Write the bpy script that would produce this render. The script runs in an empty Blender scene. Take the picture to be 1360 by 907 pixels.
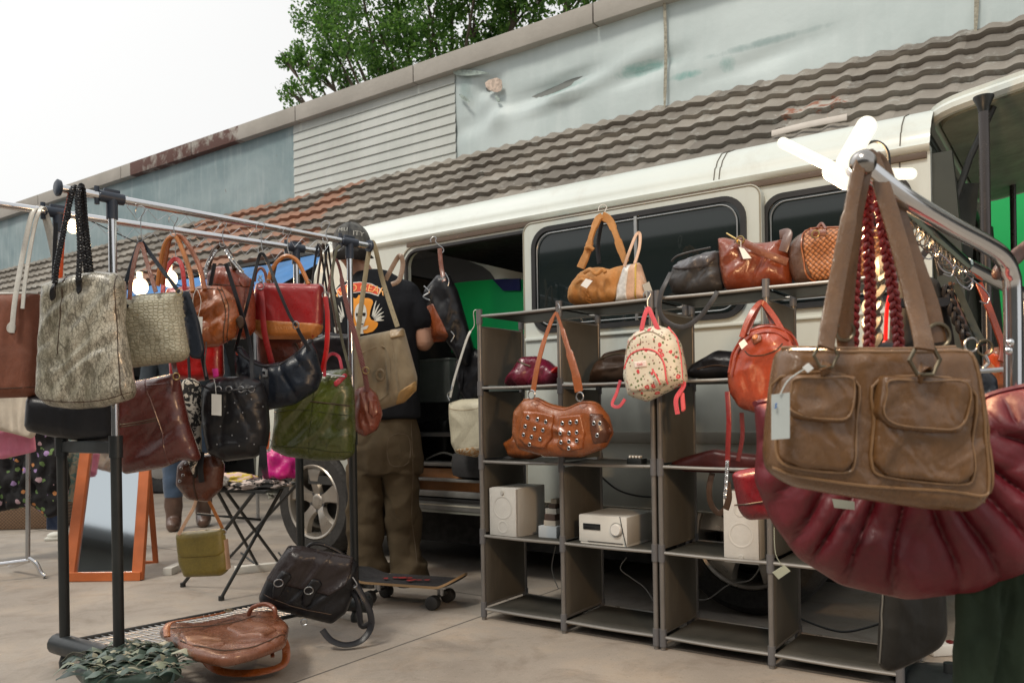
import bpy, bmesh, math, random
import numpy as np
from mathutils import Vector, Matrix, noise, geometry
from mathutils.bvhtree import BVHTree
PI = math.pi
random.seed(7); RNG = np.random.default_rng(7)
scene = bpy.context.scene
COL = scene.collection

# ------------------------------------------------------------------ camera
FPX, HC, CX, CY, ROLL = 1080.0, 0.85, 680.0, 545.0, 0.016
cr_, sr_ = math.cos(ROLL), math.sin(ROLL)
cam_d = bpy.data.cameras.new('camera'); cam = bpy.data.objects.new('camera', cam_d); COL.objects.link(cam)
cam.location = (0, 0, HC); cam.rotation_euler = (PI/2, ROLL, 0)
cam_d.sensor_width = 36; cam_d.lens = FPX/1360*36; cam_d.shift_y = (CY-453.5)/1360
cam_d.clip_start = .05; cam_d.clip_end = 500
cam_d.dof.use_dof = True; cam_d.dof.focus_distance = 2.7; cam_d.dof.aperture_fstop = 7.1
scene.camera = cam

def ray(px, py):
    dx = px-CX; dy = CY-py
    return Vector(((dx*cr_+dy*sr_)/FPX, 1.0, (-dx*sr_+dy*cr_)/FPX))
def Wp(px, py, D):
    r = ray(px, py); return Vector((r.x*D, D, HC+r.z*D))
YAW_V = -math.asin(.577)              # everything parallel to the van
UC, US = math.cos(YAW_V), math.sin(YAW_V)
def LV(px, py, c):                    # van frame: x to the right along the van, c = distance of the plane, z up
    r = ray(px, py)
    D = c/(-US*r.x+UC)
    X, Y = r.x*D, D
    return Vector((UC*X+US*Y, c, HC+r.z*D))
def DV(px, py, c):
    r = ray(px, py); return c/(-US*r.x+UC)
def V2W(v):                           # van frame to world
    return Vector((UC*v[0]-US*v[1], US*v[0]+UC*v[1], v[2]))

# ------------------------------------------------------------------ materials
MATS = {}
class NT:
    def __init__(s, name):
        s.m = bpy.data.materials.new(name); s.m.use_nodes = True; s.t = s.m.node_tree
        s.b = s.t.nodes['Principled BSDF']; s.o = s.t.nodes['Material Output']
        s.tc = s.n('ShaderNodeTexCoord')
    def n(s, ty, **k):
        nd = s.t.nodes.new(ty)
        for a, v in k.items():
            if a.startswith('i_'):
                key = a[2:]; key = int(key) if key.isdigit() else key.replace('_', ' ')
                nd.inputs[key].default_value = v
            else: setattr(nd, a, v)
        return nd
    def l(s, a, b): s.t.links.new(a, b); return s
    def noise(s, scale, detail=4, rough=.5, vec=None, dist=0.):
        nd = s.n('ShaderNodeTexNoise', i_Scale=scale, i_Detail=detail, i_Roughness=rough, i_Distortion=dist)
        s.l(vec or s.tc.outputs['Object'], nd.inputs['Vector']); return nd.outputs['Fac']
    def vor(s, scale, feature='F1', out='Distance', vec=None, rnd=1.):
        nd = s.n('ShaderNodeTexVoronoi', feature=feature, i_Scale=scale, i_Randomness=rnd)
        s.l(vec or s.tc.outputs['Object'], nd.inputs['Vector']); return nd.outputs[out]
    def ramp(s, fac, stops, interp='LINEAR'):
        nd = s.n('ShaderNodeValToRGB'); cr = nd.color_ramp; cr.interpolation = interp
        while len(cr.elements) < len(stops): cr.elements.new(.5)
        for e, (p, c) in zip(cr.elements, stops):
            e.position = p; e.color = (c, c, c, 1) if isinstance(c, (int, float)) else (*c, 1)
        s.l(fac, nd.inputs[0]); return nd.outputs[0]
    def mix(s, fac, a, b, bt='MIX'):
        nd = s.n('ShaderNodeMix', data_type='RGBA', blend_type=bt)
        for i, v in ((0, fac), (6, a), (7, b)):
            if isinstance(v, bpy.types.NodeSocket): s.l(v, nd.inputs[i])
            else: nd.inputs[i].default_value = v if i == 0 else (*v, 1)
        return nd.outputs[2]
    def math(s, op, a, b=None, c=None):
        nd = s.n('ShaderNodeMath', operation=op)
        for i, v in enumerate((a, b, c)):
            if v is None: continue
            if isinstance(v, bpy.types.NodeSocket): s.l(v, nd.inputs[i])
            else: nd.inputs[i].default_value = v
        return nd.outputs[0]
    def map(s, scale=(1, 1, 1), rot=(0, 0, 0), loc=(0, 0, 0), src='Object'):
        nd = s.n('ShaderNodeMapping'); nd.inputs['Scale'].default_value = scale
        nd.inputs['Rotation'].default_value = rot; nd.inputs['Location'].default_value = loc
        s.l(s.tc.outputs[src], nd.inputs['Vector']); return nd.outputs[0]
    def bump(s, h, st=.3, dist=.002, prev=None):
        nd = s.n('ShaderNodeBump', i_Strength=st, i_Distance=dist); s.l(h, nd.inputs['Height'])
        if prev is not None: s.l(prev, nd.inputs['Normal'])
        return nd.outputs[0]
    def set(s, color=None, rough=None, metal=None, normal=None, **k):
        for key, v in (('Base Color', color), ('Roughness', rough), ('Metallic', metal), ('Normal', normal)):
            if v is None: continue
            if isinstance(v, bpy.types.NodeSocket): s.l(v, s.b.inputs[key])
            else: s.b.inputs[key].default_value = (*v, 1) if key == 'Base Color' else v
        for a, v in k.items(): s.b.inputs[a.replace('_', ' ')].default_value = v
        return s.m

def dk(c, f): return tuple(max(0, min(1, x*f)) for x in c)
def leather(col, rough=.38, grain=.25, var=.3, wr=.35, worn=None):
    mu = sum(col)/3; col = tuple(max(.003, (mu+(x-mu)*1.2)*.86) for x in col); rough = max(.2, rough-.07)
    key = ('lea', col, rough, grain, var, wr, worn)
    if key in MATS: return MATS[key]
    g = NT('leather')
    big = g.noise(9, 5, .6); fine = g.noise(140, 3, .6)
    c = g.mix(g.ramp(big, [(.3, 0.), (.7, 1.)]), dk(col, 1-var), dk(col, 1+var))
    if worn: c = g.mix(g.math('MULTIPLY', g.ramp(g.noise(14, 6, .7, dist=.6), [(.52, 0.), (.68, 1.)]), .75), c, worn)
    c = g.mix(.25, c, g.ramp(fine, [(.3, dk(col, .6)), (.7, dk(col, 1.3))]))
    cell = g.vor(420, 'DISTANCE_TO_EDGE')
    if max(col) < .06: wr *= .6; grain *= .5
    b1 = g.bump(g.ramp(cell, [(0, 0.), (.08, 1.)]), grain, .0008)
    b2 = g.bump(g.noise(13, 4, .5, vec=g.map((1, 1, .6)), dist=1.3), min(1, wr*1.3), .009, b1)
    rv = .05 if max(col) < .06 else .13; rough += .06 if max(col) < .06 else 0
    r = g.ramp(g.noise(25, 5, .6), [(.25, max(.1, rough-rv)), (.75, min(1, rough+rv*.8))])
    MATS[key] = g.set(c, r, 0, b2, Specular_IOR_Level=.35 if max(col) < .06 else .55, Coat_Weight=0. if max(col) < .06 else (.3 if rough < .45 else 0.), Coat_Roughness=.22); return MATS[key]
def cloth(col, rough=.9, scale=380, st=.4, var=.2, sheen=.2):
    key = ('clo', col, rough, scale, st, var)
    if key in MATS: return MATS[key]
    g = NT('cloth')
    big = g.noise(7, 5, .6)
    c = g.mix(g.ramp(big, [(.3, 0.), (.7, 1.)]), dk(col, 1-var), dk(col, 1+var))
    w = g.n('ShaderNodeTexWave', i_Scale=scale, bands_direction='Z'); g.l(g.tc.outputs['Object'], w.inputs[0])
    w2 = g.n('ShaderNodeTexWave', i_Scale=scale, bands_direction='X'); g.l(g.tc.outputs['Object'], w2.inputs[0])
    b = g.bump(g.math('ADD', w.outputs['Fac'], w2.outputs['Fac']), st, .0006)
    b = g.bump(g.noise(16, 6, .6, dist=.8), .4, .008, b)
    MATS[key] = g.set(c, rough, 0, b, Sheen_Weight=sheen if max(col) > .1 else 0., Specular_IOR_Level=.2); return MATS[key]
def plain(col, rough=.5, metal=0., var=.08, bump=0., scale=8, coat=0.):
    key = ('pl', col, rough, metal, var, bump, scale, coat)
    if key in MATS: return MATS[key]
    g = NT('plain')
    nz = g.noise(scale, 6, .6)
    c = g.mix(g.ramp(nz, [(.3, 0.), (.7, 1.)]), dk(col, 1-var), dk(col, 1+var))
    r = g.ramp(g.noise(scale*3, 5, .6), [(.3, max(.03, rough*.8)), (.7, min(1, rough*1.25))])
    nb = g.bump(g.noise(scale*12, 4, .6), bump, .002) if bump else None
    MATS[key] = g.set(c, r, metal, nb, Coat_Weight=coat); return MATS[key]
def glow(col, st):
    key = ('gl', col, st)
    if key in MATS: return MATS[key]
    g = NT('lamp_glow'); MATS[key] = g.set((1, 1, 1), .4)
    g.b.inputs['Emission Color'].default_value = (*col, 1); g.b.inputs['Emission Strength'].default_value = st
    return MATS[key]
CHROME = plain((.72, .73, .75), .13, 1., .05)
STEEL = plain((.45, .46, .47), .3, 1., .1)
BRASS = plain((.62, .46, .2), .3, 1., .15)
ANTIQ = plain((.2, .17, .12), .42, 1., .3)
BLKP = plain((.014, .018, .02), .38, 0., .2)
BLKM = plain((.012, .014, .014), .45, 0., .2, .1)
NAVYP = plain((.025, .035, .055), .36)
TAGM = plain((.62, .63, .6), .7)
WHT = plain((.75, .75, .72), .5)

# ------------------------------------------------------------------ objects
def tag(o, label, cat, group=None, kind=None):
    if label: o['label'] = label
    if cat: o['category'] = cat
    if group: o['group'] = group
    if kind: o['kind'] = kind
    return o
def thing(name, label, cat, loc=(0, 0, 0), yaw=0., group=None):
    o = bpy.data.objects.new(name, None); COL.objects.link(o); o.empty_display_size = .1
    o.location = loc; o.rotation_euler = (0, 0, yaw); return tag(o, label, cat, group)
def mk(name, vs, fs, mat, parent=None, smooth=True, auto=None, loc=None, yaw=0.):
    me = bpy.data.meshes.new(name)
    if isinstance(vs, np.ndarray): vs = vs.tolist()
    me.from_pydata([tuple(v) for v in vs], [], fs if isinstance(fs, list) else fs.tolist())
    if smooth: me.polygons.foreach_set('use_smooth', [True]*len(me.polygons))
    if auto is not None: me.set_sharp_from_angle(angle=math.radians(auto))
    me.materials.append(mat); me.update()
    o = bpy.data.objects.new(name, me); COL.objects.link(o)
    if parent: o.parent = parent
    if loc is not None: o.location = loc; o.rotation_euler = (0, 0, yaw)
    return o
class MB:
    """collects pieces of ONE part"""
    def __init__(s): s.v = []; s.f = []
    def add(s, vs, fs):
        n = len(s.v); s.v += [tuple(v) for v in vs]; s.f += [[i+n for i in f] for f in fs]; return s
    def box(s, c, d, rot=None, bev=0.):
        cx, cy, cz = c; hx, hy, hz = d[0]/2, d[1]/2, d[2]/2
        b = min(bev, hx*.9, hy*.9, hz*.9)
        if b <= 0:
            vs = [Vector((x, y, z)) for x in (-hx, hx) for y in (-hy, hy) for z in (-hz, hz)]
            fs = [(0, 1, 3, 2), (4, 6, 7, 5), (0, 4, 5, 1), (2, 3, 7, 6), (0, 2, 6, 4), (1, 5, 7, 3)]
        else:
            bm = bmesh.new(); bmesh.ops.create_cube(bm, size=1)
            for v in bm.verts: v.co = Vector((v.co.x*2*hx, v.co.y*2*hy, v.co.z*2*hz))
            bmesh.ops.bevel(bm, geom=bm.edges[:], offset=b, segments=2, profile=.6, affect='EDGES')
            bm.verts.index_update(); vs = [v.co.copy() for v in bm.verts]; fs = [[v.index for v in f.verts] for f in bm.faces]; bm.free()
        if rot is not None: vs = [rot @ v for v in vs]
        return s.add([(v[0]+cx, v[1]+cy, v[2]+cz) for v in vs], fs)
    def tube(s, pts, r, seg=8, closed=False, sm=0):
        v, f = tube_geo(pts, r, seg, closed, sm); return s.add(v, f)
    def ribbon(s, pts, w, t, face=(0, -1, 0), sm=3, closed=False):
        v, f = ribbon_geo(pts, w, t, face, sm, closed); return s.add(v, f)
    def sph(s, c, r, sc=(1, 1, 1), n=8):
        vs = []; fs = []
        for i in range(n+1):
            th = PI*i/n
            for j in range(2*n):
                ph = PI*j/n; vs.append((c[0]+r*sc[0]*math.sin(th)*math.cos(ph), c[1]+r*sc[1]*math.sin(th)*math.sin(ph), c[2]+r*sc[2]*math.cos(th)))
        for i in range(n):
            for j in range(2*n): fs.append((i*2*n+j, i*2*n+(j+1) % (2*n), (i+1)*2*n+(j+1) % (2*n), (i+1)*2*n+j))
        return s.add(vs, fs)
    def lathe(s, prof, c=(0, 0, 0), axis='z', seg=24, a0=0., a1=2*PI):
        vs = []; fs = []; full = abs(a1-a0-2*PI) < 1e-6; m = seg if full else seg+1
        for (r, h) in prof:
            for j in range(m):
                a = a0+(a1-a0)*j/seg; x, y = r*math.cos(a), r*math.sin(a)
                p = (x, y, h) if axis == 'z' else ((x, h, y) if axis == 'y' else (h, x, y))
                vs.append((p[0]+c[0], p[1]+c[1], p[2]+c[2]))
        for i in range(len(prof)-1):
            for j in range(seg):
                k = (j+1) % m if full else j+1
                fs.append((i*m+j, i*m+k, (i+1)*m+k, (i+1)*m+j))
        return s.add(vs, fs)
    def obj(s, name, mat, parent=None, smooth=True, auto=40, loc=None, yaw=0.):
        return mk(name, s.v, s.f, mat, parent, smooth, auto, loc, yaw)

def catmull(pts, k, closed=False):
    P = [Vector(p) for p in pts]
    if k <= 1 or len(P) < 3: return P
    n = len(P); out = []
    rng = range(n) if closed else range(n-1)
    for i in rng:
        if closed: p0, p1, p2, p3 = P[(i-1) % n], P[i], P[(i+1) % n], P[(i+2) % n]
        else: p0, p1, p2, p3 = P[max(0, i-1)], P[i], P[i+1], P[min(n-1, i+2)]
        for j in range(k):
            t = j/k
            out.append(.5*((2*p1)+(p2-p0)*t+(2*p0-5*p1+4*p2-p3)*t*t+(3*p1-p0-3*p2+p3)*t**3))
    if not closed: out.append(P[-1])
    return out
def tube_geo(pts, r, seg=8, closed=False, sm=0):
    P = catmull(pts, sm, closed) if sm else [Vector(p) for p in pts]
    n = len(P); vs = []; fs = []; up = None
    for i in range(n):
        a = P[(i-1) % n] if (closed or i > 0) else P[i]; b = P[(i+1) % n] if (closed or i < n-1) else P[i]
        t = (b-a); t = t.normalized() if t.length > 1e-9 else Vector((0, 0, 1))
        if up is None: up = t.orthogonal().normalized()
        up = up-t*up.dot(t); up = up.normalized() if up.length > 1e-6 else t.orthogonal().normalized()
        s = t.cross(up); rr = r[i*len(r)//n] if isinstance(r, (list, tuple)) else r
        for j in range(seg):
            an = 2*PI*j/seg; vs.append(P[i]+(up*math.cos(an)+s*math.sin(an))*rr)
    for i in range(n if closed else n-1):
        for j in range(seg):
            k = (i+1) % n; fs.append((i*seg+j, i*seg+(j+1) % seg, k*seg+(j+1) % seg, k*seg+j))
    if not closed: fs.append(list(range(seg))[::-1]); fs.append([(n-1)*seg+j for j in range(seg)])
    return vs, fs
def ribbon_geo(pts, w, t, face=(0, -1, 0), sm=3, closed=False):
    P = catmull(pts, sm, closed) if sm else [Vector(p) for p in pts]
    n = len(P); vs = []; fs = []; F = Vector(face); last = None
    sec = [(-.5, -.25), (-.42, -.5), (.42, -.5), (.5, -.25), (.5, .25), (.42, .5), (-.42, .5), (-.5, .25)]
    for i in range(n):
        a = P[(i-1) % n] if (closed or i > 0) else P[i]; b = P[(i+1) % n] if (closed or i < n-1) else P[i]
        tg = (b-a).normalized() if (b-a).length > 1e-9 else Vector((0, 0, 1))
        s = tg.cross(F)
        if s.length < .15 and last is not None: s = last-tg*last.dot(tg)
        s = s.normalized() if s.length > 1e-6 else tg.orthogonal().normalized()
        if last is not None and s.dot(last) < 0: s = -s
        last = s; u = s.cross(tg); ww = w[min(len(w)-1, i*len(w)//n)] if isinstance(w, (list, tuple)) else w
        for x, y in sec: vs.append(P[i]+s*(x*ww)+u*(y*t))
    m = 8
    for i in range(n if closed else n-1):
        k = (i+1) % n
        for j in range(m): fs.append((i*m+j, i*m+(j+1) % m, k*m+(j+1) % m, k*m+j))
    if not closed: fs.append(list(range(m))[::-1]); fs.append([(n-1)*m+j for j in range(m)])
    return vs, fs

# ------------------------------------------------------------------ filled outlines
def chaikin(P, it=2):
    P = np.array(P, float)
    for _ in range(it):
        Q = np.roll(P, -1, 0); P = np.stack([P*.75+Q*.25, P*.25+Q*.75], 1).reshape(-1, 2)
    return P
def resample(P, s):
    Q = np.vstack([P, P[:1]]); d = np.hypot(*np.diff(Q, axis=0).T); c = np.concatenate([[0], np.cumsum(d)])
    n = max(8, int(c[-1]/s)); t = np.linspace(0, c[-1], n, endpoint=False)
    return np.stack([np.interp(t, c, Q[:, 0]), np.interp(t, c, Q[:, 1])], 1)
def pdist(pts, P):
    A = P; B = np.roll(P, -1, 0); d = B-A; L = (d**2).sum(1)+1e-12
    out = np.empty(len(pts))
    for k in range(0, len(pts), 1500):
        w = pts[k:k+1500, None, :]-A[None]; t = np.clip((w*d).sum(2)/L, 0, 1); q = w-t[:, :, None]*d
        out[k:k+1500] = np.sqrt((q*q).sum(2).min(1))
    return out
def inside(pts, P):
    x, y = pts.T; r = np.zeros(len(pts), bool); A = P; B = np.roll(P, -1, 0)
    x1, y1 = A.T; x2, y2 = B.T; dy = np.where(y2 == y1, 1e-12, y2-y1)
    for k in range(0, len(pts), 1500):
        X = x[k:k+1500, None]; Y = y[k:k+1500, None]
        c = ((y1 > Y) != (y2 > Y)) & (X < (x2-x1)*(Y-y1)/dy+x1); r[k:k+1500] = c.sum(1) % 2 == 1
    return r
def corners(P, rc):
    out = []
    for a, b in zip(P, np.roll(P, -1, 0)):
        L = float(np.hypot(*(b-a))); out.append(a)
        if L > 2.2*rc: out += [a+(b-a)*rc/L, b-(b-a)*rc/L]
    return np.array(out)
def fill(P, s, R):
    """triangulate outline P: returns points, triangles, distance-to-edge, number of boundary points"""
    nb = len(P); e = np.roll(P, -1, 0)-np.roll(P, 1, 0); e /= (np.hypot(*e.T)[:, None]+1e-12)
    area = .5*np.sum(P[:, 0]*np.roll(P[:, 1], -1)-np.roll(P[:, 0], -1)*P[:, 1])
    nrm = np.stack([-e[:, 1], e[:, 0]], 1)*(1 if area > 0 else -1)
    extra = []
    for k in (.12, .38, .75):
        q = P+nrm*(R*k); q = q[inside(q, P)]
        if len(q): dd = pdist(q, P); q = q[dd > R*k*.93]; extra.append(q)
    lo, hi = P.min(0), P.max(0); h = s*.866
    g = [(lo[0]+(i+.5*(j % 2))*s, lo[1]+j*h) for j in range(int((hi[1]-lo[1])/h)+2) for i in range(int((hi[0]-lo[0])/s)+2)]
    g = np.array(g); g = g[inside(g, P)]
    if len(g): g = g[pdist(g, P) > R*.95+s*.3]
    allp = np.vstack([P]+extra+([g] if len(g) else []))
    ed = [(i, (i+1) % nb) for i in range(nb)]
    v, _, f, *_ = geometry.delaunay_2d_cdt([Vector(p) for p in allp.tolist()], ed, [], 1, 1e-7)
    v = np.array([tuple(p) for p in v]); f = [list(t) for t in f]
    d = pdist(v, P); d[d < 1e-6] = 0
    return v, f, d

def fold_fn(kind, amp, sc, seed):
    if kind is None or amp == 0: return lambda a, b: 0.
    def f(a, b):
        if kind == 'v': p = Vector((a*sc*2.2, b*sc*.6, seed))        # vertical gathers
        elif kind == 'h': p = Vector((a*sc*.6, b*sc*2.0, seed))
        elif kind == 'd': p = Vector(((a+b)*sc*.5, (b-a)*sc*1.6, seed))
        else: p = Vector((a*sc, b*sc, seed))
        w = Vector((noise.noise(p*.7+Vector((3, 1, 0))), noise.noise(p*.7+Vector((9, 4, 2))), 0))
        n1 = noise.noise(p+w*1.3); r = 1-abs(noise.noise(p*.8+w*.8+Vector((5, 5, 5))))*2.2
        n2 = noise.noise(p*2.7+w*2)
        n3 = 1-abs(noise.noise(p*1.9+w*1.6+Vector((2, 8, 1))))*3.2
        return amp*1.35*(n1*1.1+max(0, r)*.8-.35+n2*.14-max(0, n3)*.25)
    return f

class Bag:
    """a thing traced on a vertical plane at its own real distance, then given depth"""
    def __init__(s, name, label, cat, group, px, py, D, yaw=0.):
        s.anchor = Wp(px, py, D); s.yaw = yaw; s.D = D
        s.nv = Vector((math.sin(yaw), -math.cos(yaw), 0)); s.rv = Vector((math.cos(yaw), math.sin(yaw), 0))
        s.root = thing(name, label, cat, s.anchor, yaw, group); s.sf = lambda a, b: 0.; s.w0 = 0.
    def ab(s, px, py, w=0.):
        r = ray(px, py); o = Vector((0, 0, HC)); k = (w+(s.anchor-o).dot(s.nv))/r.dot(s.nv)
        p = o+r*k-s.anchor; return p.dot(s.rv), p.z
    def L(s, px, py, w=0.):
        a, b = s.ab(px, py, w); return Vector((a, -w, b))
    def S(s, px, py, lift=0.):         # a point on the front surface
        a, b = s.ab(px, py, s.w0); return Vector((a, -(s.sf(a, b)+lift), b))
    def body(s, out, T, mat, R=None, fold=('n', .004, 14), name='body', n=44, it=2, back=True, w=0., sag=0., belly=0., keep=True, fn=None, rc=.024):
        P = np.array([s.ab(x, y, w+T*.35) for x, y in out])
        P = chaikin(corners(P, rc), it) if it else P
        size = max(np.ptp(P[:, 0]), np.ptp(P[:, 1])); st = size/n
        T = T*.85
        if R is None: R = min(T*.48, np.ptp(P[:, 0])*.3, np.ptp(P[:, 1])*.3)
        P = resample(P, st); v, f, d = fill(P, st, R)
        dmax = max(d.max(), 1e-6); seed = abs(hash(name)) % 1 + len(bpy.data.meshes)*1.37
        ff = fold_fn(fold[0], fold[1], fold[2], seed) if fold else (lambda a, b: 0.)
        if fn: f0 = ff; ff = lambda a, b: f0(a, b)+fn(a, b)
        def prof(dd): return math.sqrt(max(0, 1-(1-min(dd/R, 1))**2))
        def wf(a, b, dd): return w+prof(dd)*(T/2+belly*min(1, dd/dmax)+ff(a, b))
        def wb(a, b, dd): return w-prof(dd)*(T/2+belly*min(1, dd/dmax)+ff(a+7, b))
        nv = len(v); vs = [(a, -wf(a, b, dd), b) for (a, b), dd in zip(v, d)]
        bd = d == 0; idx = {}
        fs = []
        area = 0
        for t in f:
            (x1, y1), (x2, y2), (x3, y3) = v[t[0]], v[t[1]], v[t[2]]
            if (x2-x1)*(y3-y1)-(x3-x1)*(y2-y1) < 0: t = t[::-1]
            fs.append(t)
        if back:
            for i in range(nv):
                if bd[i]: idx[i] = i
                else: idx[i] = len(vs); vs.append((v[i][0], -wb(v[i][0], v[i][1], d[i]), v[i][1]))
            fs += [[idx[i] for i in t[::-1]] for t in list(fs)]
        o = mk(name, vs, fs, mat, s.root)
        if keep:
            s.w0 = w+T/2+belly*.6
            def sf(a, b):
                q = np.array([[a, b]])
                if not inside(q, P)[0]: return w+T*.1
                return wf(a, b, pdist(q, P)[0])
            s.sf = sf; s.P = P; s.T = T
        return o
    def patch(s, name, out, t, mat, it=2, n=26, R=None, lift=0., parent=None, fold=None, rc=.014):
        """a flat piece (flap, pocket, print) lying on the front surface"""
        P = np.array([s.ab(x, y, s.w0) for x, y in out]); P = chaikin(corners(P, rc), it) if it else P
        st = max(np.ptp(P[:, 0]), np.ptp(P[:, 1]))/n; P = resample(P, st)
        R = R or min(t*1.2, st*2); v, f, d = fill(P, st, max(R, 1e-4))
        ff = fold_fn(*fold, len(bpy.data.meshes)*1.7) if fold else None
        vs = []
        for (a, b), dd in zip(v, d):
            k = math.sqrt(max(0, 1-(1-min(dd/R, 1))**2))
            vs.append((a, -(s.sf(a, b)-.002+lift+k*(t+.002+(ff(a, b) if ff else 0))), b))
        fs = []
        for tt in f:
            (x1, y1), (x2, y2), (x3, y3) = v[tt[0]], v[tt[1]], v[tt[2]]
            fs.append(tt[::-1] if (x2-x1)*(y3-y1)-(x3-x1)*(y2-y1) < 0 else tt)
        return mk(name, vs, fs, mat, parent or s.root)
    def seam(s, name, pts, r, mat, lift=0., sm=5, closed=False, parent=None):
        P = catmull([(x, y, 0) for x, y in pts], sm, closed)
        return MB().tube([s.S(p.x, p.y, lift) for p in P], r, 6, closed).obj(name, mat, parent or s.root)
    def seams(s, name, lines, r, mat, lift=0., sm=5, parent=None):
        m = MB()
        for pts in lines: m.tube([s.S(p.x, p.y, lift) for p in catmull([(x, y, 0) for x, y in pts], sm)], r, 6)
        return m.obj(name, mat, parent or s.root)
    def strap(s, name, pts, w, t, mat, sm=6, face=None, parent=None, closed=False):
        P = [s.L(*p) for p in pts]
        if face is None: face = (0, -1, .05)
        return MB().ribbon(P, w, t, face, sm, closed).obj(name, mat, parent or s.root)
    def tube(s, name, pts, r, mat, sm=6, parent=None, closed=False, seg=8):
        return MB().tube([s.L(*p) for p in pts], r, seg, closed, sm).obj(name, mat, parent or s.root)
    def braid(s, name, pts, r, mat, parent=None, pitch=.022):
        P = catmull([s.L(*p) for p in pts], 10); m = MB(); L = 0; acc = [0]
        for a, b in zip(P, P[1:]): L += (b-a).length; acc.append(L)
        N = max(20, int(L/pitch*7)); Q = []
        ax = np.array(acc); A = np.array([tuple(p) for p in P])
        for i in range(N+1):
            t = L*i/N; Q.append((Vector([np.interp(t, ax, A[:, k]) for k in range(3)]), t))
        for ph in range(3):
            pts2 = []
            for i, (p, t) in enumerate(Q):
                tg = (Q[min(N, i+1)][0]-Q[max(0, i-1)][0]).normalized(); sd = tg.cross(Vector((0, -1, 0)))
                sd = sd.normalized() if sd.length > 1e-3 else Vector((1, 0, 0)); an = 2*PI*(t/(pitch*2)+ph/3)
                pts2.append(p+sd*math.sin(an)*r*.8+sd.cross(tg)*math.sin(2*an)*r*.4)
            m.tube(pts2, r*.55, 6)
        return m.obj(name, mat, parent or s.root)
    def ring(s, name, p, R, r, mat, sx=1., parent=None, face=0., n=18):
        c = s.L(*p); m = MB()
        m.tube([c+Vector((R*sx*math.cos(2*PI*i/n)*math.cos(face), R*sx*math.cos(2*PI*i/n)*math.sin(face), R*math.sin(2*PI*i/n))) for i in range(n)], r, 6, True)
        return m.obj(name, mat, parent or s.root)
    def studs(s, name, pts, r, mat, parent=None, ring=False):
        m = MB()
        for x, y in pts:
            c = s.S(x, y, .0005)
            if ring: m.tube([c+Vector((r*math.cos(a*PI/6), -.001, r*math.sin(a*PI/6))) for a in range(12)], r*.38, 5, True)
            else: m.sph(c, r, (1, .6, 1), 4)
        return m.obj(name, mat, parent or s.root)
    def tagcard(s, out, w, mat=None, string=None, wob=0.):
        P = [s.L(x, y, w) for x, y in out]; m = MB(); n = len(P)
        m.add(P+[p+Vector((0, .0015, 0)) for p in P], [list(range(n)), list(range(n, 2*n))[::-1]]+[(i, (i+1) % n, n+(i+1) % n, n+i) for i in range(n)])
        o = m.obj('price_tag', mat or TAGM, s.root, smooth=False, auto=None)
        if string: MB().tube([s.L(*p) for p in string], .0009, 5, sm=4).obj('tag_string', mat or TAGM, o)
        return o
def text_mesh(txt, size, ext=.0004, spacing=1.):
    cu = bpy.data.curves.new('txt', 'FONT'); cu.body = txt; cu.size = size; cu.extrude = ext; cu.align_x = 'CENTER'; cu.align_y = 'CENTER'; cu.space_character = spacing
    o = bpy.data.objects.new('txt', cu); COL.objects.link(o); dg = bpy.context.evaluated_depsgraph_get()
    me = o.evaluated_get(dg).to_mesh(); vs = [v.co.copy() for v in me.vertices]; fs = [list(p.vertices) for p in me.polygons]
    o.evaluated_get(dg).to_mesh_clear(); bpy.data.objects.remove(o); bpy.data.curves.remove(cu)
    return vs, fs
def remeshed(mb, voxel, smooth=6, fac=.5, sub=0):
    """fuse overlapping pieces into one continuous skin; returns verts, faces"""
    me = bpy.data.meshes.new('t'); me.from_pydata(mb.v, [], mb.f); o = bpy.data.objects.new('t', me); COL.objects.link(o)
    r = o.modifiers.new('r', 'REMESH'); r.mode = 'VOXEL'; r.voxel_size = voxel
    s = o.modifiers.new('s', 'SMOOTH'); s.iterations = smooth; s.factor = fac
    dg = bpy.context.evaluated_depsgraph_get(); ev = o.evaluated_get(dg).to_mesh()
    vs = [v.co.copy() for v in ev.vertices]; ns = [v.normal.copy() for v in ev.vertices]; fs = [list(p.vertices) for p in ev.polygons]
    o.evaluated_get(dg).to_mesh_clear(); bpy.data.objects.remove(o); return vs, ns, fs
def sheet(outer, holes, th, s=None):
    """flat sheet in (x,z) with holes, thickness th along +y; returns verts, faces"""
    vs = []; ed = []
    for loop in [outer]+holes:
        n = len(vs); vs += [Vector(p) for p in loop]; ed += [(n+i, n+(i+1) % len(loop)) for i in range(len(loop))]
    v, e, f, *_ = geometry.delaunay_2d_cdt(vs, ed, [], 1, 1e-6)
    if holes and f:
        ce = np.array([[sum(v[i].x for i in t)/len(t), sum(v[i].y for i in t)/len(t)] for t in f]); bad = np.zeros(len(f), bool)
        for h in holes: bad |= inside(ce, np.array(h, float))
        f = [t for t, k in zip(f, bad) if not k]
    n = len(v); V = [(p.x, 0, p.y) for p in v]+[(p.x, th, p.y) for p in v]
    cnt = {}
    F = []
    for t in f:
        t = list(t); ar = sum(v[t[i]].x*v[t[(i+1) % len(t)]].y-v[t[(i+1) % len(t)]].x*v[t[i]].y for i in range(len(t)))
        if ar < 0: t = t[::-1]
        F.append(t)
        for i in range(len(t)): cnt[(t[i], t[(i+1) % len(t)])] = 1
    F2 = list(F)+[[i+n for i in t[::-1]] for t in F]
    for (a, b) in cnt:
        if (b, a) not in cnt: F2.append([b, a, a+n, b+n])
    return V, F2
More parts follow.
